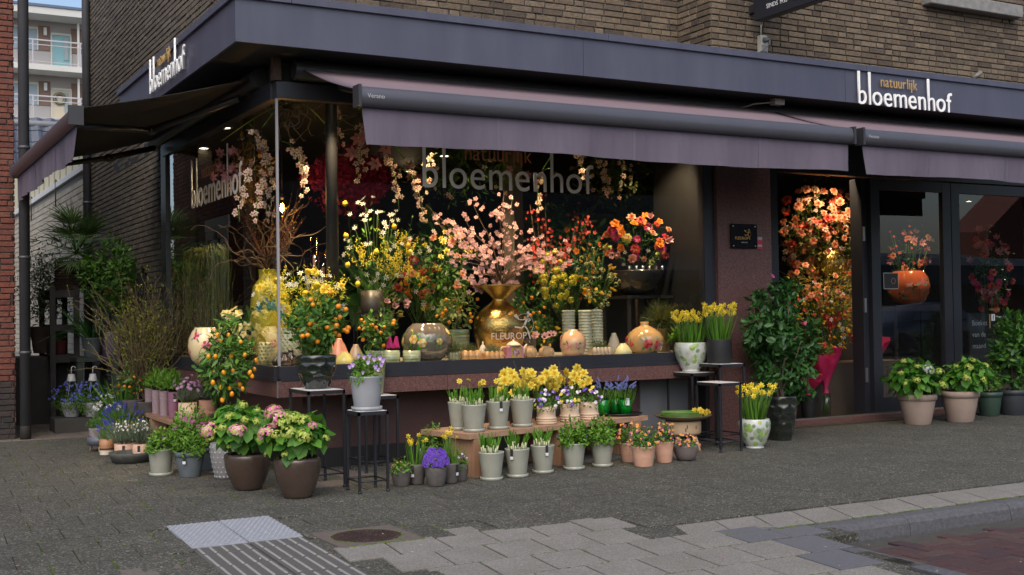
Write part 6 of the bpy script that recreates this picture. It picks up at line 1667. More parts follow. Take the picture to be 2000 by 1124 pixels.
# ---- stands and daffodils right of the window ------------------------------------------------
m_leafpot = mat('leaf_pattern_glaze', (.52, .54, .50), (.46, .48, .45), scale=8, rough=.25, coat=.4)
def leafpot(t, rt, rb, h):
    po, H_ = add_pot(t, 'tulip', m_leafpot, rt, rb, h)
    b = MB(); cols = [mat('leafprint_%d' % i, c_, rough=.3) for i, c_ in enumerate(((.30, .36, .24), (.24, .36, .08), (.40, .44, .36), (.17, .25, .15)))]
    for k in range(90):
        a = 2.39996 * k + random.uniform(-.1, .1); u = random.uniform(.14, .93); p = pot_profile('tulip', rt, rb, h); r = rt
        for i in range(len(p) - 1):
            if p[i][1] <= u * h <= p[i + 1][1]: r = p[i][0] + (p[i + 1][0] - p[i][0]) * (u * h - p[i][1]) / max(1e-6, p[i + 1][1] - p[i][1])
        s_ = random.uniform(.016, .026); vs = []; mi = random.randrange(4); n = 10; rot = random.uniform(0, 3)
        for q in range(n):
            th = 2 * math.pi * q / n; du, dv = s_ * math.cos(th), s_ * 1.15 * math.sin(th); uu, vv = du * math.cos(rot) - dv * math.sin(rot), du * math.sin(rot) + dv * math.cos(rot)
            zz = min(h * .97, max(.02, u * h + vv)); r2 = r
            for i in range(len(p) - 1):
                if p[i][1] <= zz <= p[i + 1][1]: r2 = p[i][0] + (p[i + 1][0] - p[i][0]) * (zz - p[i][1]) / max(1e-6, p[i + 1][1] - p[i][1])
            aa = a + uu / r; vs.append(((r2 + .0012 + .0003 * (k % 3)) * math.cos(aa), (r2 + .0012 + .0003 * (k % 3)) * math.sin(aa), zz))
        vs.append(((r + .0026) * math.cos(a), (r + .0026) * math.sin(a), u * h)); b.add(vs, [(q, (q + 1) % n, n) for q in range(n)], mi)
    b.build('leaf_print', cols, po, kind='stuff'); return H_
SA, hA, cA, aA = mk_stand('black iron stand by the window end, under a leaf-patterned pot', (1354, 872), (1398, 868), (1320, 864), 729)
mk = mpp(cA); t = thing('potted_plant', 'leaf-patterned pot of dwarf daffodils raised on a stand', 'potted plant', cA + Vector((0, 0, .001)))
H_ = leafpot(t, 30 * mk, 16 * mk, 57 * mk); daffs(t, 30 * mk, H_, .27, 48, 110, s=1.2, hb=.23, spread=1.45)
SB, hB, cB, aB = mk_stand('black iron stand nearest the granite pier, under a black pot', (1409, 874), (1455, 870), (1379, 866), 712)
mk = mpp(cB); t = thing('potted_plant', 'plain black pot of dwarf daffodils raised on the tallest stand', 'potted plant', cB + Vector((0, 0, .001)))
po, H_ = add_pot(t, 'cyl', mat('black_pot', (.014, .014, .016), rough=.55), 24.5 * mk, 24 * mk, 46 * mk); daffs(t, 24 * mk, H_, .31, 48, 100, s=1.2, hb=.25, spread=1.5)
SC, hC, cC, aC = mk_stand('low empty black iron stand with a white mesh top', (1408, 884), (1445, 880), (1378, 876), 749)
t, rt, h = pp('potted_plant', 'leaf-patterned pot of dwarf daffodils standing on the pavement', 'potted plant', 1478, 877, 820, 58, 34, 'cyl', m_leafpot)
for ch in list(t.children): bpy.data.objects.remove(ch)
H_ = leafpot(t, rt, rt * .55, h); daffs(t, rt, H_, .29, 46, 110, s=1.2, hb=.24, spread=1.5)
# camellia in a black honeycomb pot
c, rt, rb, h = potgeo(1530, 862, 777, 64, 40)
t = thing('camellia', 'tall glossy camellia bush in a black honeycomb pot by the doorway', 'shrub', c); facet_pot(t, m_blackgl, rt, rb, h, 9, 5); mk = mpp(c)
cc = RGT * (-5 * mk) + Vector((0, 0, h + (777 - 668) * mk))
for (px, py, r_, n_) in ((1478, 640, 32, 150), (1528, 600, 38, 200), (1568, 665, 36, 170), (1500, 690, 44, 320), (1552, 720, 46, 320), (1484, 590, 26, 100), (1544, 565, 24, 90), (1522, 645, 52, 420), (1584, 640, 20, 60), (1566, 765, 24, 70), (1468, 680, 22, 70), (1512, 560, 16, 40), (1590, 690, 18, 50), (1530, 750, 40, 140), (1495, 745, 30, 90)):
    q = AY(px, py, c.y + random.uniform(-.16, .12)) - c; canopy(t, q, r_ * mk, r_ * mk * 1.1, n_, .08, .038, lf_dark, 1, inner=.15, bottom=-1, bend=.25)
b = MB()
for k in range(9): e = cc + Vector((random.uniform(-.2, .2), random.uniform(-.2, .2), random.uniform(-.1, .35))); b.tube([(random.uniform(-.04, .04), random.uniform(-.04, .04), h - .03), e * .5 + Vector((0, 0, h * .4)), e], [.010, .007, .004], 6)
b.build('trunk', m_bark, t)
for (px, py) in ((1509, 540), (1572, 632)):
    put(flower('flower', [(7, .03, .025, 20, 0, .004, 1), (6, .022, .02, 50, 0, .003, 1)], [pink_p]), 'flower', t, AY(px, py, c.y - .15) - c, facing(), .7)

# ---- hydrangeas right of the door ------------------------------------------------------------
hydrangea('blue and lime hydrangea in a taupe clay pot by the glass doors', 1801, 831, 772, 74, 50, m_taupe, 1728, 1860, 700, 782,
          [(1806, 722, F_hyd_blue, 1.25), (1830, 727, LI, 1.2), (1768, 707, LI, .9), (1780, 741, LI, 1.0), (1835, 752, LI, 1.15), (1755, 728, LI, .8), (1786, 716, LI, .8), (1760, 748, LI, .7)], style='rim')
hydrangea('lime hydrangea in a taupe clay pot, nearer the edge of the picture', 1885, 826, 766, 74, 50, m_taupe, 1842, 1952, 697, 775,
          [(1887, 718, LI, 1.2), (1880, 737, LI, 1.2), (1912, 741, LI, 1.0), (1924, 716, LI, .9), (1866, 716, LI, .7), (1900, 705, LI, .8)], style='rim')
t, rt, h = pp('potted_plant', 'dark green plastic pot with a small leafy shrub by the doors', 'potted plant', 1940, 814, 767, 50, 36, 'rim', mat('green_plastic', (.03, .06, .045), rough=.5))
canopy(t, (0, 0, h + .12), .16, .2, 420, .05, .024, lf_mid, 1, inner=.3, bottom=-.6)
t, rt, h = pp('laurel_shrub', 'tall laurel shrub in a dark blue-grey tub at the picture edge', 'shrub', 1990, 812, 763, 60, 48, 'rim', mat('dark_tub', (.03, .035, .042), rough=.55))
canopy(t, Vector((0, 0, h + .42)) , .30, .46, 900, .10, .042, GL('laurel', [(.03, .11, .02), (.06, .17, .03), (.09, .22, .03), (.04, .12, .02)], rough=.3), 1, inner=.3, bottom=-.9, clumps=34)
b = MB()
for k in range(5): b.tube([(0, 0, h - .02), (random.uniform(-.1, .1), random.uniform(-.1, .1), h + .5)], .010, 6)
b.build('trunk', m_bark, t)
# ---- wrapped bouquets in the doorway ---------------------------------------------------------
m_paper = mat('magenta_paper', (.42, .015, .09), (.52, .03, .13), scale=3, rough=.6, sss=.2)
m_paper2 = mat('red_paper', (.42, .02, .03), rough=.6, sss=.2)
def wrapped(label, c, h, r, m, lean=0.0, fl=None):
    t = thing('bouquet', label, 'bouquet', c); b = MB(); n = 26; vs = []
    for j, (u, rr) in enumerate(((0, .22), (.12, .12), (.3, .3), (.6, .66), (.85, .92), (1.0, 1.0))):
        for k in range(n):
            a = 2 * math.pi * k / n; wv = 1 + (.14 * math.sin(5 * a + j) + .08 * math.sin(11 * a)) * u
            zt = h * u * (1 + (.10 * math.cos(a * 2 + 1) + .12 * math.sin(a)) * (u > .7))
            vs.append((r * rr * wv * math.cos(a) + lean * u * h, r * rr * wv * math.sin(a), zt))
    b.add(vs, [(j * n + k, j * n + (k + 1) % n, (j + 1) * n + (k + 1) % n, (j + 1) * n + k) for j in range(5) for k in range(n)], 0, True); b.build('paper', m, t)
    canopy(t, (lean * h, 0, h * .95), r * .7, h * .22, 120, .05, .02, lf_mid, 0, inner=.2, bottom=-.2)
    for k in range(7): put(random.choice(fl or [F_rosered, F_poppy, F_dahlia]), 'flower', t, Vector((lean * h + random.uniform(-r, r) * .55, random.uniform(-r, r) * .55, h * random.uniform(.95, 1.15))), Z_ + rv(.5), .7)
    return t
fy = 9.98
P = AY(1613, 780, 9.98)
mk = mpp(P); P.z = .046
t = thing('glass_vase', 'clear glass vase holding a magenta bouquet in the doorway', 'vase', P); b = MB(); b.lathe([(.055, 0), (.06, 45 * mk), (.057, 45 * mk), (.05, .01)], 24); b.build('glass', glassmat('clear_glass', (.9, .94, .92), 1.2), t)
b = MB()
for k in range(12): a = random.uniform(0, 6.28); b.tube([(.04 * math.cos(a), .04 * math.sin(a), .02), (.012 * math.cos(a + 2.5), .012 * math.sin(a + 2.5), 52 * mk)], .004, 5)
b.build('stems', m_stem, t, kind='stuff')
wrapped('tall magenta paper bouquet standing in the clear glass vase', P + Vector((0, 0, 44 * mk)), 84 * mk, 30 * mk, m_paper)
P = AY(1579, 785, 9.95); P.z = .046; mk = mpp(P)
t = thing('flower_bucket', 'black bucket behind the camellia in the doorway', 'bucket', P); add_pot(t, 'taper', m_black, 17 * mk, 13 * mk, 45 * mk, soil=False)
wrapped('short magenta paper bouquet in the black bucket', P + Vector((0, 0, 42 * mk)), 40 * mk, 34 * mk, m_paper)
P = AY(1622, 655, 10.35); wrapped('bright red paper bouquet farther back in the doorway', Vector((P.x, P.y, P.z)), 46 * mpp(P), 22 * mpp(P), m_paper2)
P = AY(1560, 700, 10.2); wrapped('dark red bouquet half hidden behind the camellia', Vector((P.x, P.y, P.z)), 60 * mpp(P), 18 * mpp(P), m_paper2)
P = AY(1700, 735, 10.1); wrapped('magenta paper bouquet behind the hinged door edge', Vector((P.x, P.y, P.z)), 72 * mpp(P), 36 * mpp(P), m_paper)
b = MB(); PP = AY(1600, 730, 10.6); b.box((PP.x - .8, 10.15, .015), (PP.x + 1.0, 10.6, .62)); o = b.build('display_block', mat('dark_block', (.05, .035, .025), (.07, .05, .035), scale=5, rough=.6)); tag(o, 'low dark wooden block carrying bouquets inside the doorway', 'display block')
# ================================================================ LAMPS INSIDE THE SHOP
WARM = (1.0, .70, .40)
def downlight(label, P, energy, aim=None, size=75, blend=.6, disc=True, rad=.05):
    t = thing('downlight', label, 'ceiling lamp', P)
    b = MB(); b.lathe([(.055, -.012), (.07, -.012), (.072, 0), (.05, 0)], 24, cap0=False); b.build('trim_ring', m_alu, t)
    b = MB(); b.lathe([(.05, -.006), (.001, -.006)], 20, cap0=False); b.build('lens', mat('lamp_lens', (1, .9, .75), emit=((1.0, .78, .48), 14.0)), t)
    l = bpy.data.lights.new('spot', 'SPOT'); l.energy = energy; l.color = WARM; l.spot_size = R(size); l.spot_blend = blend; l.shadow_soft_size = rad
    o = bpy.data.objects.new('spot', l); COL.objects.link(o); o.parent = t; o.location = (0, 0, -.03)
    dv = (Vector(aim) - Vector(P)) if aim else Vector((0, 0, -1))
    o.rotation_euler = (-dv).to_track_quat('Z', 'Y').to_euler()
    return t
CZ = 3.128
SPE = 118
for (P, aim, e, lab) in (  # sighted fittings, plus unseen ones added to light the display and doorway
    (AZ(398, 289, CZ), (3.1, 12.0, 1.5), SPE * .45, 'bright round downlight above the side window, nearest the post'),
    (AZ(440, 249, CZ), (3.1, 11.9, 1.5), SPE * .45, 'bright round downlight above the side window, nearer the corner'),
    (Vector((3.55, 9.26, CZ)), (3.5, 9.6, 1.2), SPE * 1.6, 'downlight above the yellow arrangement in the corner'),
    (Vector((4.45, 9.26, CZ)), (4.4, 9.7, 1.2), SPE * .9, 'downlight above the lemon arrangement behind the awning'),
    (Vector((5.2, 9.26, CZ)), (5.15, 9.65, 1.4), SPE * 1.2, 'downlight above the cherry blossom behind the awning'),
    (Vector((5.95, 9.26, CZ)), (5.9, 9.5, .9), SPE * .9, 'downlight above the ribbed vases behind the awning'),
    (Vector((6.95, 9.26, CZ)), (7.0, 9.85, 1.5), SPE * 1.1, 'downlight above the black bowl behind the awning'),
    (AZ(868, 304, CZ), (5.6, 11.2, .9), SPE * .9, 'small downlight seen between the window letters'),
    (AZ(800, 334, CZ), (4.6, 11.0, .9), SPE * .9, 'small downlight with pale ring left of the window letters'),
    (Vector((10.35, 10.25, CZ)), (10.4, 11.0, 1.6), SPE * .7, 'downlight above the rose arch in the doorway'),
    (Vector((9.65, 9.85, CZ)), (9.75, 10.15, .7), SPE * .7, 'downlight just inside the doorway above the bouquets'),
    (AZ(1892, 393, CZ), (15.0, 12.5, .8), SPE * .4, 'downlight seen through the right door, lower one'),
    (AZ(1967, 360, CZ), (13.4, 11.2, .8), SPE * .5, 'downlight seen through the right door, upper one'),
    (Vector((11.4, 9.95, CZ)), (11.5, 10.5, 1.3), SPE * .9, 'downlight above the orange vase behind the door glass')):
    downlight(lab, P, e, aim)
# filament bulb hanging in the corner
P = AY(551, 405, 10.3)
t = thing('filament_bulb', 'glowing filament bulb hanging in the corner window', 'pendant lamp', P)
b = MB(); b.lathe([(.012, .07), (.016, .05), (.034, .01), (.036, -.015), (.022, -.045), (.001, -.06)], 16, cap0=False); b.build('bulb', glassmat('amber_glass', (1, .8, .5), .8), t)
b = MB(); b.tube([(-.008, 0, .03), (-.012, 0, -.03), (0, 0, .02), (.012, 0, -.03), (.008, 0, .03)], .003, 5); b.build('filament', mat('filament', (1, .6, .2), emit=((1, .55, .18), 60)), t)
b = MB(); b.lathe([(.014, .07), (.016, .11), (.006, .12)], 12); b.tube([(0, 0, .12), (0, 0, CZ - P.z - .01)], .003, 5); b.build('flex', m_black, t)
l = bpy.data.lights.new('glow', 'POINT'); l.energy = 4; l.color = (1, .6, .28); l.shadow_soft_size = .03; o = bpy.data.objects.new('glow', l); COL.objects.link(o); o.parent = t

# ================================================================ WINDOW DISPLAY
DZ = .849
m_gold_v = mat('gold_hammered', (.52, .33, .10), (.60, .40, .14), scale=5, rough=.24, metal=1.0, bump=.5, bscale=45)
def vase(name, label, x, yt, w_, Y, prof, m, z=DZ, yb=None, cat='vase', seg=32, rib=0, ribd=0, group=None, mfun=None, cap1=False, part='body', h=None):
    P = AY(x, 600, Y); mk = mpp(P)
    top = AY(x, yt, Y).z
    if yb is not None: z = AY(x, yb, Y).z
    hh = (top - z) if h is None else h; r = w_ * mk / 2
    t = thing(name, label, cat, (P.x, P.y, z), group=group); b = MB()
    b.lathe([(a * r, c_ * hh) for (a, c_) in prof], seg, 0, cap0=True, cap1=cap1, rib=rib, ribd=ribd, mfun=mfun); b.build(part, m, t)
    return t, r, hh, mk
GLOBE = [(.45, 0), (.75, .10), (.95, .30), (1, .5), (.95, .70), (.78, .88), (.62, .97), (.60, 1), (.56, 1), (.6, .93)]
BOTTLE = [(.6, 0), (.85, .1), (1, .32), (.97, .5), (.8, .66), (.5, .8), (.25, .87), (.2, .93), (.24, 1), (.19, 1), (.17, .9)]
CONE = [(.95, 0), (1, .05), (.85, .4), (.55, .75), (.32, .93), (.30, 1), (.25, 1)]
JAR = [(.7, 0), (.95, .2), (1, .45), (.85, .75), (.6, .86), (.55, .9), (.62, 1), (.54, 1)]
def decal_flowers(t, r, h, prof, n, cols, size, z0=.2, z1=.8, leaves=True):
    """painted sprigs that follow the vase wall"""
    def rad(u):
        for i in range(len(prof) - 1):
            if prof[i][1] <= u <= prof[i + 1][1]: return r * (prof[i][0] + (prof[i + 1][0] - prof[i][0]) * (u - prof[i][1]) / max(1e-6, prof[i + 1][1] - prof[i][1]))
        return r
    b = MB(); k0 = math.atan2(CAMDIR.y, CAMDIR.x)
    def blob(a, u, s_, mi, lift, el=1.0, rot=0.0, n_=8):
        vs = []
        for q in range(n_):
            th = 2 * math.pi * q / n_; du, dv = s_ * math.cos(th), s_ * el * math.sin(th); uu, vv = du * math.cos(rot) - dv * math.sin(rot), du * math.sin(rot) + dv * math.cos(rot)
            u2 = min(.96, max(.02, u + vv / h)); rr = rad(u2) + lift; aa = a + uu / max(rr, .02); vs.append((rr * math.cos(aa), rr * math.sin(aa), u2 * h))
        rr = rad(min(.96, max(.02, u))) + lift * 1.5; vs.append((rr * math.cos(a), rr * math.sin(a), u * h)); b.add(vs, [(q, (q + 1) % n_, n_) for q in range(n_)], mi)
    for k in range(n):
        a = k0 + (k / n - .5) * 4.4 + random.uniform(-.15, .15); u = random.uniform(z0, z1); s_ = size * random.uniform(.7, 1.2)
        if leaves:
            for q in range(4): th = random.uniform(0, 6.28); blob(a + math.cos(th) * s_ * 1.5 / r, u + math.sin(th) * s_ * 1.5 / h, s_ * .75, 2 + q % 2, .0012, .35, th)
        for q in range(6): th = q * 1.047; blob(a + math.cos(th) * s_ * .62 / r, u + math.sin(th) * s_ * .62 / h, s_ * .5, q % 2, .0018)
        blob(a, u, s_ * .38, 1 - k % 2, .0026)
    b.build('painted_flowers', cols, t, kind='stuff')
C_ = lambda n, c: mat('paint_' + n, c, rough=.3)
green_a, green_b = C_('green', (.10, .17, .08)), C_('greygreen', (.22, .28, .20))
m_ivory = mat('ivory_glaze', (.60, .46, .24), (.66, .52, .30), scale=3, rough=.18, coat=.5)
m_peachgl = mat('peach_glaze', (.62, .36, .20), (.68, .43, .26), scale=3, rough=.2, coat=.5)
t, r, h, mk = vase('globe_vase', 'ivory globe vase painted with red flowers in the side window', 400, 640, 66, 10.3, GLOBE, m_ivory); decal_flowers(t, r, h, GLOBE, 7, [C_('crimson', (.30, .01, .02)), C_('rose', (.6, .2, .26)), green_a, green_b], .032)
m_yel = mat('yellow_glaze', (.56, .44, .03), (.64, .50, .05), scale=3, rough=.15, coat=.6)
YV = [(.5, 0), (.8, .12), (1, .4), (1, .62), (.85, .82), (.55, .9), (.55, .99), (.6, 1), (.5, 1)]
t, r, h, mk = vase('yellow_vase', 'large yellow vase painted with teal leaves holding twisted branches', 527, 527, 76, 10.2, YV, m_yel); decal_flowers(t, r, h, YV, 7, [C_('teal', (.02, .16, .16)), C_('teal2', (.06, .28, .25)), C_('teal3', (.01, .08, .10)), green_a], .05, .3, .75)
twigs(t, (0, 0, h), 26, .95, .62, .7, .008, mat('hazel_twig', (.11, .065, .032), (.16, .10, .05), scale=20, rough=.8), seg=20, spread=.9)
twigs(t, (0, 0, h), 40, .7, .12, 1.0, .0028, mat('red_twig', (.16, .05, .025), rough=.8), seg=8, spread=.7, leaves=GL('amber', [(.4, .26, .02), (.5, .35, .03), (.3, .15, .02)]), name='straight_twigs')
# big yellow arrangement at the corner
def arrangement(label, x0, x1, y0, y1, Y, parts, name='flower_arrangement', leaf=lf_mid, nleaf=300, L=.06, W=.018, base_px=None, kind=0, deep=.7):
    c = AY((x0 + x1) / 2, (y0 + y1) / 2, Y); mk = mpp(c); rx = (x1 - x0) / 2 * mk; rz = (y1 - y0) / 2 * mk
    t = thing(name, label, 'arrangement', (c.x, c.y, AY((x0 + x1) / 2, base_px or y1, Y).z)); cc = Vector((0, 0, c.z - t.location.z))
    if nleaf: canopy(t, cc, rx, rz, nleaf, L, W, leaf, kind, inner=.2, bottom=-1, clumps=24, ry=rx * deep)
    ends = []
    for (me, nm, n, s_) in parts:
        for k in range(n):
            d = rdir()
            if d.dot(CAMDIR) < -.15: d = Vector((-d.x, -d.y, d.z))
            rr = random.uniform(.6, 1.05); p = cc + Vector((d.x * rx * rr, d.y * rx * deep * rr, d.z * rz * rr))
            put(random.choice(me) if isinstance(me, list) else me, nm, t, p, (d + facing(.25, .6)), s_ * random.uniform(.8, 1.25)); ends.append((p, Vector((0, 0, -.0)) + rv(.02)))
    stalks(t, ends[::2], None, m_stem, .002)
    return t, cc, rx, rz
mim = leafmat('mimosa', [(.72, .56, .02), (.8, .66, .05), (.62, .52, .03)], sss=.1)
def mimosa(parent, c, n, length, spread=.8, up=.7, m=mim, dot=.006):
    b = MB()
    for k in range(n):
        d = Vector((random.uniform(-spread, spread), random.uniform(-spread, spread), up)).normalized(); p = Vector(c); L_ = length * random.uniform(.6, 1.1)
        for q in range(20):
            u = q / 20; pt = p + d * L_ * (.35 + .65 * u) + rv(.022 * (1 - .6 * u)); b.ball(pt, dot * random.uniform(.7, 1.2), 5, 3)
    return b.build('mimosa_sprays', m, parent, kind='stuff')
t, cc, rx, rz = arrangement('big yellow arrangement of daffodils, mimosa and lemons at the corner', 497, 690, 520, 640, 9.5, [(F_daff, 'flower', 10, 1.7), (F_ddaff, 'flower', 14, 1.2), (F_star, 'flower', 40, 1.5), (me_lemon, 'lemon', 11, .95)], leaf=lf_yellow, nleaf=520, L=.05, W=.016, base_px=690)
mimosa(t, cc + Vector((-.25, 0, -.1)), 16, .36); mimosa(t, cc + Vector((.15, 0, -.1)), 20, .38); mimosa(t, cc + Vector((.0, -.05, -.15)), 14, .25)
m_yglass = mat('yellow_ceramic', (.42, .36, .14), (.50, .44, .20), scale=8, rough=.3, coat=.4)
def scales(t, r, h, rows, n, m, prof=lambda u: 1.0, s_=.02):
    b = MB()
    for j in range(rows):
        for k in range(n):
            a = 2 * math.pi * (k + .5 * (j % 2)) / n; rr = r * prof((j + .5) / rows); o = Vector((math.cos(a), math.sin(a), 0))
            b.leaf(o * rr * .96 + Vector((0, 0, h * j / rows)), (Z_ * .8 + o * .7).normalized(), (o - Z_ * .5).normalized(), s_ * 1.5, s_, 0, -.2, -.1, 1)
    b.build('scales', m, t, kind='stuff')
t, r, h, mk = vase('textured_vase', 'pale yellow artichoke-textured vase in the corner window', 519, 668, 30, 9.55, [(.9, 0), (1, .3), (1, .8), (.9, 1), (.8, 1)], m_yglass); scales(t, r, h, 7, 13, m_yglass)
t, r, h, mk = vase('textured_vase', 'cream diamond-quilted vase behind the bronze bud vases', 567, 640, 46, 9.55, [(.6, 0), (.85, .15), (1, .45), (1, .6), (.8, .9), (.7, 1), (.6, 1)], mat('cream_quilt', (.52, .47, .28), (.60, .55, .36), scale=8, rough=.3, coat=.4)); scales(t, r * .97, h, 12, 16, mat('cream_quilt2', (.55, .50, .32), rough=.3, coat=.3), lambda u: .75 + .3 * math.sin(u * 2.6), .017)
t, r, h, mk = vase('ceramic_vase', 'brown clay vase behind the calamondin tree', 608, 640, 56, 9.75, [(.6, 0), (.75, .3), (1, .8), (.9, 1), (.8, 1)], mat('brown_clay', (.17, .085, .055), (.20, .10, .068), scale=4, rough=.5))
m_metalvase = mat('bronze_bud', (.14, .10, .08), (.20, .15, .12), scale=8, rough=.25, metal=.9)
for (x, yt, w_, Y, lab) in ((543, 690, 24, 9.30, 'small ribbed bronze bud vase, leftmost of the trio'), (556, 688, 24, 9.26, 'small ribbed bronze bud vase, foremost of the trio'), (567, 684, 24, 9.36, 'small ribbed bronze bud vase, rightmost of the trio')):
    vase('bud_vase', lab, x, yt, w_, Y, [(.5, 0), (.9, .15), (1, .35), (.85, .6), (.45, .72), (.42, .95), (.5, 1), (.4, 1)], m_metalvase, rib=12, ribd=.07, seg=48)
b = MB(); P = AY(580, 705, 9.4); o = None
for (x, yt, w_, Y, lab, c_) in ((660, 661, 46, 9.55, 'salmon pink bottle vase with sloping shoulders', (.62, .25, .17)), (694, 673, 34, 9.5, 'taupe bottle vase behind the lilac violas', (.32, .24, .17)), (672, 687, 40, 9.4, 'low pale yellow vase half hidden by the black pot', (.55, .47, .16))):
    vase('bottle_vase', lab, x, yt, w_, Y, CONE, mat('glz_%d' % x, c_, tuple(min(1, q * 1.15) for q in c_), scale=4, rough=.25, coat=.4))
vase('enamel_jug', 'white enamel jug beside the calamondin tree', 586, 608, 22, 9.85, [(.9, 0), (1, .1), (.85, .9), (.95, 1), (.85, 1)], mat('white_enamel', (.6, .58, .55), rough=.25), yb=640)
# tall glass tubes
m_tube = glassmat('tube_glass', (.86, .84, .84), 1.6, .02)
for k, (x, yt, yb, w_) in enumerate(((603, 505, 600, 17), (624, 462, 600, 15), (632, 492, 600, 19), (653, 485, 600, 18))):
    P = AY(x, yb, 9.75); mk = mpp(P); r = w_ * mk / 2; h = AY(x, yt, 9.75).z - DZ
    t = thing('glass_cylinder', ['tall clear glass cylinder, shortest of four', 'tall clear glass cylinder, tallest of four', 'tall clear glass cylinder in front of the tallest', 'tall clear glass cylinder beside the black column'][k], 'vase', (P.x, 9.75 + .12 * (k % 2), DZ))
    b = MB(); b.lathe([(r, 0), (r, h), (r * .9, h), (r * .9, .01)], 24); b.build('glass', m_tube, t)
    b = MB(); b.tube([(0, 0, .01), (0, 0, h * .86)], r * .35, 12); b.build('candle', mat('dusky_candle', (.24, .12, .10), rough=.5), t)
# lemon and mimosa arrangement behind the column
t, cc, rx, rz = arrangement('loose arrangement of lemons, mimosa and white stars beside the column', 662, 812, 385, 585, 9.75, [(F_star, 'flower', 46, 1.35)], leaf=lf_bright, nleaf=110, L=.045, W=.022, kind=1, base_px=590)
for (px, py) in ((674, 398), (676, 461), (770, 443), (735, 492), (699, 555), (679, 518), (801, 492), (797, 480)):
    link('lemon', me_lemon, t, AY(px, py, 9.62) - t.location, rot=(.3, .2, px), scale=.8)
for q in range(10): mimosa(t, cc + Vector((random.uniform(-.22, .3), random.uniform(-.1, .1), random.uniform(-.35, -.05))), 5, .25, .6)
twigs(t, (0, 0, 0), 14, .8, .18, 1.0, .003, m_stem, spread=.8, leaves=lf_bright, lsize=.035)
b = MB(); m_sil = mat('smoked_glass', (.012, .011, .010), (.05, .044, .038), scale=40, rough=.4, metal=0.0, stretch=(6, 6, .5))
t, r, h, mk = vase('glass_vase', 'smoky mirrored vase under the lemon arrangement', 727, 568, 44, 9.75, [(.95, 0), (1, .05), (1, 1), (.92, 1), (.92, .9)], m_sil, yb=612)
cg = thing('wire_plinth', 'black wire plinth under the smoky mirrored vase', 'plinth', (t.location.x, t.location.y, DZ)); zh = t.location.z - DZ - .002
b = MB(); b.box((-.13, -.13, zh - .015), (.13, .13, zh)); b.build('plinth_top', m_black, cg)
for k in range(9):
    for (ax, ay) in ((-.125 + .25 * k / 8, -.125), (-.125 + .25 * k / 8, .125)): b = MB(); b.tube([(ax, ay, 0), (ax, ay, zh - .015)], .004, 5); b.build('wire', m_black, cg)
# small citrus trees, hyacinth, striped pots, glass globe
def citrus(label, x, y0, y1, rx_, Y, pots=None, n=300, nf=9, fr=me_orange, z=DZ, lm=lf_citrus, vary=None):
    P = AY(x, (y0 + y1) / 2, Y); mk = mpp(P); t = thing('citrus_tree', label, 'citrus tree', (P.x, P.y, z))
    ph = pots[1] if pots else .16
    add_pot(t, 'cyl', pots[0] if pots else m_stone, pots[2] if pots else .08, (pots[2] if pots else .08) * .97, ph)
    c = Vector((0, 0, P.z - z)); b = MB(); b.tube([(0, 0, ph - .02), (.005, 0, c.z)], .009, 6); b.build('trunk', m_bark, t)
    canopy(t, c, rx_ * mk, (y1 - y0) / 2 * mk, n, .06, .027, lm, 1, inner=.3, bottom=-1, clumps=20); fruits(t, fr, 'orange', c, rx_ * mk * .95, (y1 - y0) / 2 * mk * .9, nf, .85)
    return t
m_gstripe = mat('green_stripe_pot', (.10, .16, .03), (.34, .36, .30), scale=5, rough=.2, coat=.6, stretch=(.7, .7, 12), contrast=.12)
citrus('small calamondin tree in the front window, left of the glass globe', 737, 596, 690, 40, 9.42, (m_gstripe, .1, .10), nf=13)
citrus('small variegated citrus tree between the glass globe and gold vase', 893, 560, 650, 46, 9.7, (m_gstripe, .26, .11), nf=11, lm=GL('varcit', [(.05, .12, .02), (.2, .24, .06), (.1, .17, .04), (.3, .33, .12)]))
citrus('dark citrus tree with clustered oranges behind the gold vase', 1030, 555, 650, 42, 10.0, nf=16, lm=lf_dark)
for k, (x, lab) in enumerate(((762, 'green and white streaked low pot with pink hyacinths'), (803, 'green and white streaked low pot in front of the glass globe'))):
    t, r, h, mk = vase('streaked_pot', lab, x, 685, 36, 9.28, [(.97, 0), (1, .05), (1, 1), (.93, 1), (.93, .9)], m_gstripe)
    if k == 0:
        for q in range(5): put(F_hyacinth, 'flower_spike', t, (random.uniform(-.05, .06), random.uniform(-.03, .03), h + .02), Z_ + rv(.15), .8)
    else: tufts(t, (0, 0, h - .01), r, 260, .09, lf_olive)
m_globe = mat('smoke_globe', (.11, .09, .075), (.17, .14, .12), scale=3, rough=.06, coat=1.0, spec=.8)
t, r, h, mk = vase('glass_globe', 'large smoky glass globe vase with enamelled flowers', 834, 632, 100, 9.40, GLOBE, m_globe); decal_flowers(t, r, h, GLOBE, 8, [C_('amber', (.5, .30, .05)), C_('creamy', (.62, .50, .28)), C_('vivid', (.02, .30, .03)), C_('vivid2', (.06, .2, .03))], .034)
TRUMP = [(.5, 0), (.8, .12), (.98, .32), (1, .44), (.92, .55), (.68, .66), (.38, .74), (.25, .785), (.27, .82), (.5, .90), (.85, .975), (1, 1), (.94, .995), (.4, .88)]
t, r, h, mk = vase('gold_vase', 'hammered gold trumpet-necked vase holding cherry blossom', 975, 557, 104, 9.62, TRUMP, m_gold_v, seg=48)
gv = t
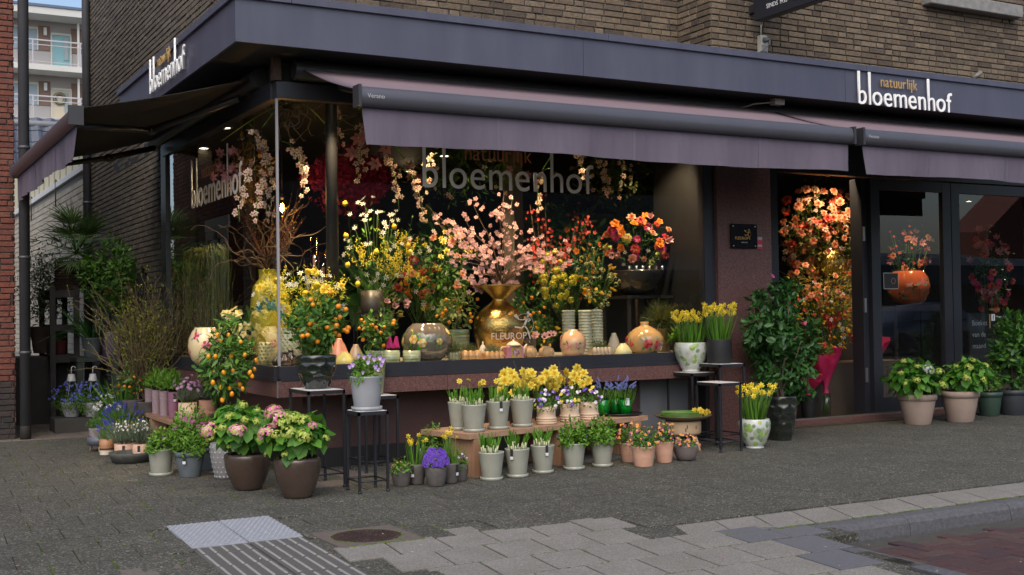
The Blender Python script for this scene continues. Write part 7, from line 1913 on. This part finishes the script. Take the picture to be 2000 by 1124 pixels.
# cherry blossom branches
def branchy(label, base, tips, me, per, Y, s_=1.0, m=m_twig, name='blossom_branches', cat='branches', thick=.006, leaf=None, spread=.07):
    P = AY(base[0], base[1], Y); t = thing(name, label, cat, P); b = MB()
    for (px, py) in tips:
        e = AY(px, py, Y + random.uniform(-.28, .18)) - P; mid = e * .5 + Vector((random.uniform(-.06, .06), random.uniform(-.06, .06), .06))
        pts = [Vector((0, 0, 0)), mid * .5 + Vector((0, 0, .05)), mid, e * .8 + rv(.02), e]; b.tube(pts, [thick, thick * .8, thick * .6, thick * .4, thick * .25], 5)
        for k in range(per):
            u = random.uniform(.45, 1.02); i = min(3, int(u * 4)); f = u * 4 - i
            p = pts[i].lerp(pts[min(4, i + 1)], min(1, f)) + rv(spread)
            put(random.choice(me) if isinstance(me, list) else me, 'flower', t, p, facing(.2, .9), s_ * random.uniform(.8, 1.25))
    b.build('branches', m, t, kind='stuff')
    if leaf: canopy(t, (0, 0, .3), .3, .3, 60, .04, .015, leaf, 0)
    return t
tips = [(832, 400), (846, 425), (1108, 480), (1112, 515), (862, 440), (880, 470), (905, 420), (925, 400), (900, 455), (890, 500), (895, 535), (930, 480), (950, 450), (975, 400), (985, 375), (1000, 390), (960, 500), (990, 470), (1010, 440), (1030, 480), (1055, 460), (1075, 490), (1100, 500), (1060, 515), (1020, 515), (1000, 540), (940, 535), (915, 560), (960, 560), (990, 560)]
branchy('pink cherry blossom branches spreading from the gold vase', (978, 560), tips, F_blossom, 10, 9.62, 1.2)
branchy('scarlet quince branches behind the cherry blossom', (1060, 600), [(1035, 400), (1050, 430), (1065, 380), (1080, 450), (1040, 460), (1100, 470), (1125, 440), (1140, 420), (1110, 490), (1060, 490), (1150, 425)], F_small_red, 15, 9.95, 1.1, name='quince_branches')
# small row along the glass
m_tulcup = mat('amber_tulip_glass', (.42, .20, .06), (.55, .33, .15), scale=12, rough=.15, coat=.8)
def lobed(label, x, w_, yt, n=4, m=m_tulcup, plant=True, lm=lf_olive, Y=9.25, hgt=.09):
    P = AY(x, 600, Y); mk = mpp(P); W_ = w_ * mk; top = AY(x, yt, Y).z - DZ; t = thing('scalloped_planter', label, 'planter', (P.x, P.y, DZ))
    for k in range(n):
        xx = -W_ / 2 + W_ * (k + .5) / n; b = MB(); b.lathe([(.7 * W_ / n, 0), (.62 * W_ / n, top * .5), (.5 * W_ / n, top * .85), (.2 * W_ / n, top)], 12, 0, (xx, -.02, 0)); b.build('lobe', m, t)
    b = MB(); b.box((-W_ / 2, -.02, .004), (W_ / 2, .07, top * .75)); b.build('trough', m, t)
    if plant: tufts(t, (0, .02, top * .75), W_ * .5, 300, .10, lm, w=.006)
lobed('row of amber scalloped cups planted with dark succulents', 917, 40, 684, 3)
lobed('row of amber scalloped cups planted with pale kalanchoe', 962, 40, 686, 4, lm=lf_grey)
lobed('pale scalloped planter with succulents between the patterned vases', 1172, 42, 678, 5, mat('pale_scallop', (.40, .30, .22), (.5, .4, .3), scale=10, rough=.3, coat=.4), lm=lf_olive)
t, r, h, mk = vase('aloe_bowl', 'small ruffled celadon bowl of succulents beside the glass globe', 886, 690, 26, 9.25, [(.8, 0), (1, .5), (.9, .8), (1.05, 1), (.9, 1)], mat('celadon', (.24, .24, .15), rough=.3, coat=.5), rib=9, ribd=.08, seg=45); tufts(t, (0, 0, h), r * 1.4, 320, .11, lf_olive, w=.008)
m_china = mat('cream_china', (.66, .55, .44), rough=.15, coat=.6)
t, r, h, mk = vase('sugar_pot', 'small cream lidded sugar pot beside the scalloped cups', 942, 667, 17, 9.35, [(.8, 0), (1, .3), (.9, .55), (.5, .75), (.18, .82), (.2, .95), (.02, 1)], m_china)
# square teapot with painted panel
P = AY(1003, 690, 9.22); mk = mpp(P)
t = thing('teapot', 'pink and yellow square teapot with a painted panel', 'teapot', (P.x, P.y, DZ))
b = MB(); b.box((-17 * mk, -.045, 0), (17 * mk, .045, 24 * mk), 0, .006); b.build('body', mat('tea_pink', (.62, .25, .33), rough=.2, coat=.6), t)
b = MB(); b.box((-10 * mk, -.047, .003), (10 * mk, -.0455, 23 * mk)); pn = b.build('panel', mat('tea_yellow', (.62, .42, .03), rough=.3), t)
b = MB(); b.tube([(0, -.0472, 12 * mk), (0, -.0485, 12 * mk)], 8.5 * mk, 20); b.build('medallion', mat('tea_medal', (.6, .5, .5), (.45, .05, .15), scale=45, rough=.3, contrast=.08), pn)
b = MB(); b.lathe([(16 * mk, 24.2 * mk), (14 * mk, 28 * mk), (6 * mk, 33 * mk), (2 * mk, 34 * mk), (2.5 * mk, 36 * mk), (.3 * mk, 38 * mk)], 20); b.build('lid', m_china, t)
b = MB(); b.tube([(17 * mk, 0, 4 * mk), (22 * mk, 0, 12 * mk), (24 * mk, 0, 20 * mk), (30 * mk, 0, 27 * mk)], [4 * mk, 3 * mk, 2.2 * mk, 1.8 * mk], 10); b.build('spout', m_china, t)
b = MB(); b.tube([(-17 * mk, 0, 5 * mk), (-26 * mk, 0, 9 * mk), (-29 * mk, 0, 17 * mk), (-25 * mk, 0, 23 * mk), (-17 * mk, 0, 22 * mk)], 1.5 * mk, 8); b.build('handle', m_china, t)
m_tan = mat('tan_ribbed', (.42, .26, .13), (.48, .31, .17), scale=5, rough=.5)
for (x, lab) in ((1033, 'tan ribbed jar with a ceramic magnolia beside the teapot'), (1066, 'tan ribbed jar with a white ceramic magnolia, nearer the peach vase')):
    t, r, h, mk = vase('ribbed_jar', lab, x, 676, 30, 9.25, JAR, m_tan, rib=18, ribd=.05, seg=72)
    twigs(t, (0, 0, h), 3, .1, .5, .6, .005, m_twig, seg=4, spread=1)
    for q in range(3): put(F_tulip, 'flower', t, (random.uniform(-.05, .06), -.02, h + random.uniform(.04, .10)), facing(.6, .8), .95)
t, r, h, mk = vase('painted_vase', 'peach egg-shaped vase painted with pink roses', 1118, 644, 52, 9.28, [(.6, 0), (.85, .15), (1, .4), (.95, .6), (.7, .85), (.38, .95), (.36, 1), (.3, 1)], m_peachgl); decal_flowers(t, r, h, GLOBE, 7, [C_('rosepink', (.62, .2, .2)), C_('rosepale', (.66, .40, .34)), green_a, green_b], .024, .25, .7)
m_celad = mat('celadon_ribs', (.42, .44, .33), (.48, .50, .39), scale=4, rough=.3, coat=.4)
for (x, yt, w_, Y, lab) in ((1110, 606, 27, 9.52, 'tall pale celadon vase of stacked rings, leftmost of three'), (1142, 606, 27, 9.42, 'tall pale celadon vase of stacked rings, nearest the glass'), (1164, 605, 27, 9.52, 'tall pale celadon vase of stacked rings, rightmost of three')):
    pr = [];
    for k in range(15): pr += [(.86, k / 15 + .002), (1, (k + .35) / 15), (1, (k + .65) / 15), (.86, (k + .98) / 15)]
    vase('ringed_vase', lab, x, yt, w_, Y, pr + [(.8, 1)], m_celad)
vase('bottle_vase', 'speckled grey bottle vase behind the lemon-coloured one', 1198, 651, 29, 9.45, CONE, mat('grey_speck', (.25, .23, .21), (.36, .34, .31), scale=60, rough=.4))
vase('bottle_vase', 'small pale lemon vase in front of the round floral vase', 1216, 671, 36, 9.24, CONE, mat('pale_lemon', (.56, .52, .26), (.60, .56, .32), scale=30, rough=.3, coat=.3))
t, r, h, mk = vase('painted_vase', 'wide honey-coloured bottle vase painted with red poppies', 1258, 629, 76, 9.30, BOTTLE, mat('honey_glaze', (.50, .29, .12), (.58, .36, .17), scale=4, rough=.15, coat=.6)); decal_flowers(t, r, h, BOTTLE, 6, [C_('poppy', (.48, .02, .03)), C_('poppy2', (.6, .13, .13)), green_a, green_b], .036, .25, .55)
# yellow dill and pale bunches standing in the ringed vases
t, cc, rx, rz = arrangement('yellow dill umbels standing in a ringed vase', 1035, 1135, 490, 608, 9.5, [(mophead('flower_head', [P_('dill', (.50, .44, .02))], .03, 40, .35), 'flower_head', 34, 1.0)], leaf=lf_bright, nleaf=160, L=.06, W=.006, base_px=608)
t, cc, rx, rz = arrangement('pale green and yellow filler sprays in the ringed vases', 1120, 1215, 480, 608, 9.5, [(mophead('flower_head', [P_('palegreen', (.45, .48, .20))], .024, 26, .5), 'flower_head', 34, 1.0), (F_yspike, 'flower_spike', 26, .9)], leaf=lf_bright, nleaf=160, L=.06, W=.006, base_px=608)
t, cc, rx, rz = arrangement('green bush with yellow flower spikes behind the jars', 1030, 1100, 615, 680, 9.55, [(F_yspike, 'flower_spike', 16, .7)], leaf=lf_mid, nleaf=500, L=.04, W=.008, base_px=690)
# black bowl bouquet on a steel table
P = AY(1250, 580, 9.9)
tb = thing('side_table', 'black steel side table behind the glass under the bowl bouquet', 'table', (P.x, 9.9, DZ)); zt = AY(1250, 578, 9.9).z - DZ
b = MB(); b.box((-.30, -.22, zt - .03), (.30, .28, zt)); b.build('table_top', m_black, tb)
for (x, y) in ((-.27, -.19), (.27, -.19), (-.27, .25), (.27, .25)): b = MB(); b.box((x - .015, y - .015, 0), (x + .015, y + .015, zt - .031)); b.build('leg', m_black, tb)
t, r, h, mk = vase('black_bowl', 'deep black bowl on the steel table', 1244, 529, 106, 9.85, [(.3, 0), (.55, .1), (.8, .32), (.95, .62), (1, .95), (1, 1), (.96, 1), (.9, .7)], mat('bowl_black', (.022, .02, .018), (.03, .027, .024), scale=6, rough=.25, coat=.5), z=DZ + zt + .001)
t, cc, rx, rz = arrangement('bright mixed bouquet of poppies, dahlias and tulips in the black bowl', 1175, 1320, 420, 530, 9.85, [(F_poppy, 'flower', 14, 1.0), (F_dahlia, 'flower', 10, 1.0), (F_rosepeach, 'flower', 9, .8), (F_rosered, 'flower', 9, .8), (F_tulip, 'flower', 7, 1.0), (F_hyd_lime, 'flower_head', 4, 1.1), (F_star, 'flower', 10, 1.2)], leaf=lf_mid, nleaf=240, L=.06, W=.012, base_px=535)
for k in range(6): b = MB(); b.lathe([(.016, 0), (.016, .075)], 10, cap1=True); b.build('test_tube', m_alu, t, loc=(-.2 + .08 * k, -.12, .0))
# ball grasses and leafy pots by the right post
for (x, y0, y1, w_, Y, lab, lm) in ((1290, 602, 650, 76, 9.55, 'round cushion of fine golden grass behind the poppy vase', lf_olive), (1320, 590, 640, 60, 9.9, 'upright ball of dark feathery grass near the window end', lf_dark)):
    c = AY(x, (y0 + y1) / 2, Y); mk = mpp(c); t = thing('grass_ball', lab, 'potted plant', (c.x, c.y, DZ)); add_pot(t, 'cyl', mat('brass_pot', (.22, .13, .05), rough=.4, metal=.4), .09, .085, max(.1, c.z - DZ - .08))
    b = MB()
    for k in range(700): d = rdir(); b.leaf(Vector((0, 0, c.z - DZ)) + d * .03, (d + Vector((0, 0, .2))).normalized(), rdir(), w_ / 2 * mk * random.uniform(.7, 1.2), .004, 0, 0, .3, 2)
    b.build('foliage', lm, t, kind='stuff')
t, r, h, mk = vase('leafy_pot', 'small black pot of pointed green leaves at the window end', 1325, 668, 26, 9.3, [(.9, 0), (1, 1), (.9, 1)], m_black, cat='potted plant', part='pot'); canopy(t, (0, 0, h + .03), .13, .11, 60, .09, .05, lf_mid, 1, inner=.3)
# rhipsalis curtain in the side window
P = AX(402, 512, 3.14); t = thing('trailing_rhipsalis', 'trailing curtain of thin green rhipsalis in the side window', 'potted plant', P); b = MB()
b.lathe([(.10, -.02), (.13, .10), (.12, .10)], 18); b.build('pot', m_black, t); b = MB()
for k in range(300):
    a = random.uniform(0, 6.28); r0 = random.uniform(.05, .34); L_ = random.uniform(.15, .85); o = Vector((math.cos(a) * .45, math.sin(a) * 1.6, 0)); p = o * .08 + Vector((0, 0, .08)); pts = [p]
    for q in range(6): f = (q + 1) / 6; pts.append(o * (.08 + r0 * min(1, f * 1.8)) + Vector((0, 0, .10 + .10 * math.sin(f * 3) - L_ * f ** 1.6)) + rv(.015))
    b.tube(pts, .0032, 3, cap=False)
b.build('trailing_stems', leafmat('rhipsalis', [(.12, .22, .035), (.2, .28, .05), (.32, .32, .08), (.09, .17, .035)]), t, kind='stuff')
P = AX(402, 522, 3.14); b = MB(); b.lathe([(.14, 0), (.14, P.z - .02 - DZ - .03)], 14, cap1=True); o = b.build('plinth', mat('plinth_dark', (.05, .035, .028), rough=.7), loc=(P.x, P.y, DZ)); tag(o, 'dark round plinth carrying the trailing rhipsalis', 'plinth')
# pale orchids between globe vase and corner
t, cc, rx, rz = arrangement('pale yellow phalaenopsis sprays behind the kumquat tree', 430, 500, 600, 670, 10.0, [(F_yorchid, 'flower', 16, 1.2)], leaf=lf_dark, nleaf=40, L=.2, W=.03, base_px=700, kind=2)
# hanging orchids, branches and bougainvillea under the ceiling
def spray(parent, p0, length, dx, n, me, s_, m=m_stem):
    b = MB(); pts = [];
    for q in range(9):
        u = q / 8; pts.append(p0 + Vector((dx * math.sin(u * 1.5), random.uniform(-.03, .03), -length * u ** 1.3 + .06 * math.sin(u * 3.1))))
    b.tube(pts, .003, 4); b.build('spray_stem', m, parent)
    for k in range(n):
        u = random.uniform(.25, 1) * 7.99; i = int(u); p = pts[i].lerp(pts[i + 1], u - i) + rv(.03)
        put(me, 'flower', parent, p, facing(.0, .8), s_ * random.uniform(.8, 1.2))
t = thing('hanging_orchids', 'sprays of pale orchids hanging from driftwood in the corner window', 'hanging flowers', AY(560, 230, 9.6)); L0 = Vector(t.location)
for (px, py, ln, dx, n) in ((480, 255, .35, .18, 16), (500, 330, .45, -.15, 20), (550, 275, .45, .2, 26), (575, 290, .3, .1, 14), (520, 350, .4, -.1, 18), (510, 300, .3, .1, 12), (640, 200, .4, .1, 14)):
    spray(t, AY(px, py, 9.6 + random.uniform(-.1, .3)) - L0, ln, dx, n, F_orchid, 1.1)
twigs(t, AY(560, 210, 9.7) - L0, 22, .6, .7, -.1, .009, mat('driftwood', (.12, .095, .07), (.2, .16, .12), scale=15, rough=.9), seg=12, spread=1.0, name='driftwood')
blades(t, AY(575, 205, 9.75) - L0, .03, 6, .34, .02, lf_blade, lean=.8, bend=-2.2)
for k in range(10): put(F_magnolia, 'flower', t, AY(random.uniform(400, 480), random.uniform(300, 350), 10.6) - L0, facing(.2, .8), 1.2)
t = thing('hanging_orchids', 'sprays of small orchids and green straps hanging above the window lettering', 'hanging flowers', AY(820, 240, 9.7)); L0 = Vector(t.location)
for (px, py, ln, dx, n) in ((720, 260, .45, -.1, 20), (745, 300, .5, .15, 24), (785, 330, .5, .2, 26), (855, 300, .35, -.12, 14), (690, 240, .4, .1, 18)):
    spray(t, AY(px, py, 9.6 + random.uniform(-.1, .3)) - L0, ln, dx, n, F_orchid, 1.05)
for (px, py) in ((700, 270), (735, 320), (690, 300), (755, 290), (720, 255)): put(F_magnolia, 'flower', t, AY(px, py, 9.7) - L0, facing(-.1, .7), 1.7)
twigs(t, AY(740, 240, 9.8) - L0, 16, .8, .5, -.2, .010, mat('driftwood', (.12, .095, .07)), seg=12, spread=1.0, name='driftwood')
for (px, py) in ((690, 230), (735, 300), (900, 270)): blades(t, AY(px, py - 60, 9.6) - L0, .03, 4, .32, .024, lf_blade, lean=1.2, bend=-2.2)
t = thing('hanging_orchids', 'lit orchid sprays with green straps above the end of the lettering', 'hanging flowers', AY(1120, 290, 9.6)); L0 = Vector(t.location)
for (px, py, ln, dx, n) in ((1115, 290, .3, .12, 26), (1160, 310, .35, .15, 26), (1070, 330, .4, -.12, 18), (1200, 290, .3, .1, 14)):
    spray(t, AY(px, py, 9.6) - L0, ln, dx, n, F_orchid, 1.05)
for (px, py) in ((1125, 290), (1205, 300), (1140, 300)): blades(t, AY(px, py - 20, 9.6) - L0, .02, 3, .34, .026, lf_blade, lean=.9, bend=-2.4)
P = AY(680, 350, 10.4); t = thing('bougainvillea', 'cloud of dark red bougainvillea hanging behind the black column', 'hanging flowers', P); mk = mpp(P)
canopy(t, (0, 0, 0), 105 * mk, 65 * mk, 2600, .045, .035, leafmat('wine_bracts', [(.22, .004, .04), (.30, .006, .05), (.16, .004, .03), (.38, .012, .08)], rough=.7), 1, inner=.2, bottom=-1, clumps=26, ry=.5)
# dark philodendron and banana leaves filling the back
for (x, y, rx_, ry_, Y, lab, n) in ((830, 520, 90, 90, 11.2, 'large dark-leaved plant in the back of the window', 120), (1110, 480, 110, 80, 11.6, 'broad dark banana leaves behind the quince branches', 90), (1240, 400, 50, 70, 10.8, 'fiddle-leaf fig hanging behind the black bowl bouquet', 60), (720, 560, 70, 60, 10.9, 'dark shadowy foliage behind the lemon arrangement', 160), (1330, 620, 40, 60, 10.9, 'dark ferny foliage near the window end', 140)):
    P = AY(x, y, Y); mk = mpp(P); t = thing('foliage_plant', lab, 'potted plant', (P.x, P.y, .02)); add_pot(t, 'taper', m_black, .2, .16, .45)
    b = MB(); b.tube([(0, 0, .4), (0, 0, P.z)], .02, 6); b.build('trunk', m_bark, t)
    canopy(t, (0, 0, P.z - .02), rx_ * mk, ry_ * mk, n, .34, .15, lf_dark, 1, inner=.1, bottom=-1, ry=.5)
for k in range(40): put(random.choice([F_rosered, F_poppy, F_small_red, F_tulip]), 'flower', t, Vector((random.uniform(-.5, .3), random.uniform(-.4, 0), random.uniform(1.0, 1.6))), facing(), .8)
arrangement('dim red and orange cut flowers in buckets at the back of the window', 760, 870, 500, 600, 10.6, [(F_poppy, 'flower', 14, .9), (F_rosered, 'flower', 16, .8), (F_tulip, 'flower', 12, .9)], leaf=lf_dark, nleaf=300, L=.1, W=.02, base_px=640)
# more stock packed behind the front row
arrangement('mass of cream and orange spring flowers filling the window behind the globe', 780, 940, 420, 620, 10.25, [(F_daff, 'flower', 24, 1.5), (F_rosepeach, 'flower', 10, .8), (F_star, 'flower', 30, 1.4)], leaf=lf_mid, nleaf=700, L=.08, W=.025, base_px=660)
arrangement('dense green backdrop with scarlet blossom behind the ringed vases', 1020, 1200, 380, 600, 10.5, [(F_small_red, 'flower', 60, 1.3), (F_poppy, 'flower', 8, .8)], leaf=lf_dark, nleaf=900, L=.11, W=.045, kind=1, base_px=660)
arrangement('trailing pink and green branches just under the awning edge', 760, 1060, 285, 400, 10.3, [(F_magnolia, 'flower', 10, 1.2), (F_orchid, 'flower', 20, 1.1)], name='hanging_branches', leaf=lf_mid, nleaf=420, L=.07, W=.018, base_px=290)
arrangement('hanging eucalyptus and orchid tangle above the bowl bouquet', 1080, 1330, 295, 400, 10.3, [(F_orchid, 'flower', 22, 1.1), (F_yorchid, 'flower', 3, .9)], name='hanging_branches', leaf=lf_olive, nleaf=420, L=.06, W=.03, kind=1, base_px=300)
arrangement('tangle of amber leaves and orchids in the upper side window', 440, 540, 260, 400, 10.4, [(F_orchid, 'flower', 16, 1.1), (F_magnolia, 'flower', 8, 1.1), (F_yspike, 'flower_spike', 10, .8)], name='hanging_branches', leaf=GL('amberleaf', [(.25, .10, .03), (.35, .2, .04), (.15, .12, .03)]), nleaf=380, L=.05, W=.02, base_px=270)
arrangement('low golden foliage behind the citrus trees', 690, 800, 560, 660, 10.0, [(F_yspike, 'flower_spike', 14, .8), (F_tulip, 'flower', 10, .9)], leaf=lf_olive, nleaf=500, L=.07, W=.02, base_px=700)
# ---- behind the door: rose arch, gold vase, forsythia, orange vase ---------------------------
t, cc, rx, rz = arrangement('huge arch of peach and coral roses inside the doorway', 1505, 1712, 345, 575, 11.0, [(F_rosepeach, 'flower', 75, 1.05), (F_rosered, 'flower', 18, 1.25), (F_rosepeach, 'flower', 40, .7), (F_orchid, 'flower', 40, 1.5)], name='rose_arch', leaf=GL('archleaf', [(.05, .075, .015), (.09, .11, .02), (.12, .10, .02), (.06, .09, .02)]), nleaf=1800, L=.075, W=.03, kind=1, base_px=640, deep=.6)
twigs(t, (0, 0, 0), 20, 1.4, .2, 1.0, .008, m_twig, spread=.5)
P = AY(1622, 520, 10.8); t, r, h, mk = vase('gold_pitcher', 'round gold vase under the rose arch', 1622, 486, 62, 10.75, GLOBE, m_gold_v, yb=545)
b = MB(); b.box((P.x - .35, 10.62, .016), (P.x + .35, 11.15, AY(1622, 545, 10.75).z - .002)); o = b.build('display_table', mat('dark_oak', (.02, .014, .010), (.03, .02, .015), scale=4, rough=.6)); tag(o, 'dark oak cabinet under the gold vase inside the doorway', 'cabinet')
arrangement('warm tangle of golden foliage below the rose arch', 1520, 1700, 500, 640, 10.55, [(F_rosepeach, 'flower', 18, .7), (F_yspike, 'flower_spike', 30, .8), (F_small_red, 'flower', 20, 1.2)], leaf=GL('goldleaf', [(.14, .13, .02), (.22, .18, .03), (.1, .11, .02)]), nleaf=900, L=.06, W=.024, kind=1, base_px=640)
t, cc, rx, rz = arrangement('yellow forsythia and quince sprays inside the doorway', 1530, 1705, 545, 690, 10.4, [(F_yspike, 'flower_spike', 90, .8), (F_small_red, 'flower', 60, 1.3), (F_star, 'flower', 20, 1.5), (F_rosepeach, 'flower', 10, .7), (me_lemon, 'lemon', 3, .8)], leaf=lf_yellow, nleaf=520, L=.035, W=.014, base_px=720)
twigs(t, (0, 0, 0), 16, .8, .3, 1.0, .004, m_twig, spread=.9)
ORV = [(.45, 0), (.75, .12), (.95, .35), (1, .55), (.92, .8), (.75, .96), (.7, 1), (.66, 1), (.7, .9)]
P = AY(1775, 595, 10.5)
t, r, h, mk = vase('orange_vase', 'large round orange vase behind the door glass', 1775, 530, 82, 10.5, ORV, mat('orange_glaze', (.50, .10, .035), (.58, .15, .06), scale=4, rough=.2, coat=.6), yb=596); decal_flowers(t, r, h, ORV, 6, [C_('darkred', (.2, .01, .01)), C_('orange2', (.55, .22, .05)), green_a, green_b], .04)
b = MB(); b.box((P.x - .55, 10.2, AY(1775, 600, 10.5).z - .05), (P.x + .6, 10.85, AY(1775, 596.5, 10.5).z)); b.build('shelf', m_black, None)
o = COL.objects[-1]; tag(o, 'black shelf under the orange vase behind the door glass', 'shelf')
b = MB()
for (x, y) in ((-.5, 10.25), (.55, 10.25), (-.5, 10.8), (.55, 10.8)): b.box((P.x + x - .015, y - .015, .016), (P.x + x + .015, y + .015, AY(1775, 600, 10.5).z - .051))
b.build('shelf_leg', m_black, o, kind='stuff')
arrangement('dark red quince and purple sprays behind the door glass', 1720, 1830, 430, 560, 10.9, [(F_small_red, 'flower', 40, 1.4), (F_rosepeach, 'flower', 10, .9), (F_magnolia, 'flower', 10, 1.2)], leaf=lf_dark, nleaf=200, L=.06, W=.02, base_px=600)
arrangement('red and wine coloured bunches behind the far door glass', 1880, 1990, 440, 620, 11.0, [(F_rosered, 'flower', 16, 1.0), (F_magnolia, 'flower', 26, 1.4), (F_dahlia, 'flower', 10, 1.0)], leaf=lf_dark, nleaf=300, L=.09, W=.03, base_px=700)
# stickers and notices on the doors
P0, P1 = AY(1730, 565, YD - .035), AY(1758, 533, YD - .035)
t = thing('door_notice', 'small black notice with white border on the glass door', 'notice', (P0.x, YD - .006, P0.z)); nw, nh = P1.x - P0.x, P1.z - P0.z
b = MB(); b.box((0, 0, 0), (nw, .003, nh)); b.build('border', mat('notice_border', (.4, .4, .38), rough=.6), t); b = MB(); b.box((.008, -.0015, .008), (nw - .008, -.0005, nh - .008)); b.build('card', mat('notice_card', (.03, .028, .026), rough=.6), t)
b = MB(); b.lathe([(.028, 0), (.036, .0), (.036, .001)], 14, cap0=False); rg = b.build('ring', mat('notice_pink', (.35, .2, .22)), t, loc=(nw * .65, -.002, nh * .5)); rg.rotation_euler = (R(90), 0, 0)
P0 = AY(1940, 627, YD - .03)
t = thing('door_lettering', 'gold and white social media lettering with square f logo on the door glass', 'lettering', (P0.x, YD - .006, P0.z)); mk = mpp(P0)
b = MB(); b.box((0, 0, 0), (10 * mk, .002, 13 * mk)); b.build('logo_square', m_white, t); word(t, 'f', 15 * mk, m_black, (3 * mk, -.002, 1 * mk), 0, .0003)
word(t, 'bloemenhof', 8 * mk, m_white, (12.5 * mk, 0, 5 * mk), 0, .0005); word(t, 'VOLG ONS', 6 * mk, m_gold, (-6 * mk, 0, 20 * mk), 0, .0005)
b = MB(); b.box((-6 * mk, 0, -14 * mk), (-3.5 * mk, .002, 13 * mk)); b.build('gold_bar', m_gold, t); word(t, 'bloemenhof', 8 * mk, m_white, (20 * mk, 0, -13 * mk), 0, .0005)
P0 = AY(1905, 648, 9.9)
t = thing('chalk_board', 'black board with white handwriting behind the far door', 'board', (P0.x, 9.95, AY(1905, 700, 9.95).z)); b = MB(); b.box((-.05, 0, 0), (.55, .02, .55)); b.build('board', mat('board_black', (.01, .01, .01), rough=.6), t)
for k, s_ in enumerate(('Boeket', 'van de', 'maand')): word(t, s_, .09, mat('chalk', (.4, .4, .38)), (.0, -.003, .40 - .14 * k), 0, .0004)
b = MB(); b.box((-.05, .021, -AY(1905, 700, 9.95).z + .02), (.0, .05, .0)); b.build('foot', m_black, t)

# ---- repeats share a group -------------------------------------------------------------------
GROUPS = [('sage', 'sage green pots of the bench display'), ('plant_stand', 'black iron plant stands'), ('downlight', 'round ceiling downlights'), ('awning', 'mauve awnings'),
          ('beige ringed', 'beige ringed pots'), ('terracotta pot of', 'terracotta viola pots'), ('small grey pot', 'small grey stone pots'), ('stacked rings', 'stacked ring vases'), ('bronze bud', 'ribbed bronze bud vases'),
          ('glass cylinder', 'tall glass cylinders'), ('green glass of', 'green glasses of grape hyacinths'), ('leaf-patterned', 'leaf-patterned pots'), ('hanging_orchids', 'hanging orchid sprays'), ('drainpipe', 'grey drainpipes'),
          ('wooden_bench', 'wooden benches'), ('double yellow', 'pots of double daffodils'), ('hydrangea in', 'hydrangeas in pots'), ('paper bouquet', 'wrapped bouquets'), ('hanging pot of', 'white hanging pots'), ('amber scalloped', 'scalloped cups'), ('ribbed jar', 'tan ribbed jars'), ('window_lettering', 'window lettering')]
for o in list(COL.objects):
    if o.parent is None and o.get('label') and not o.get('group'):
        for key, g in GROUPS:
            if o.name.startswith(key) or key in o['label']: o['group'] = g; break
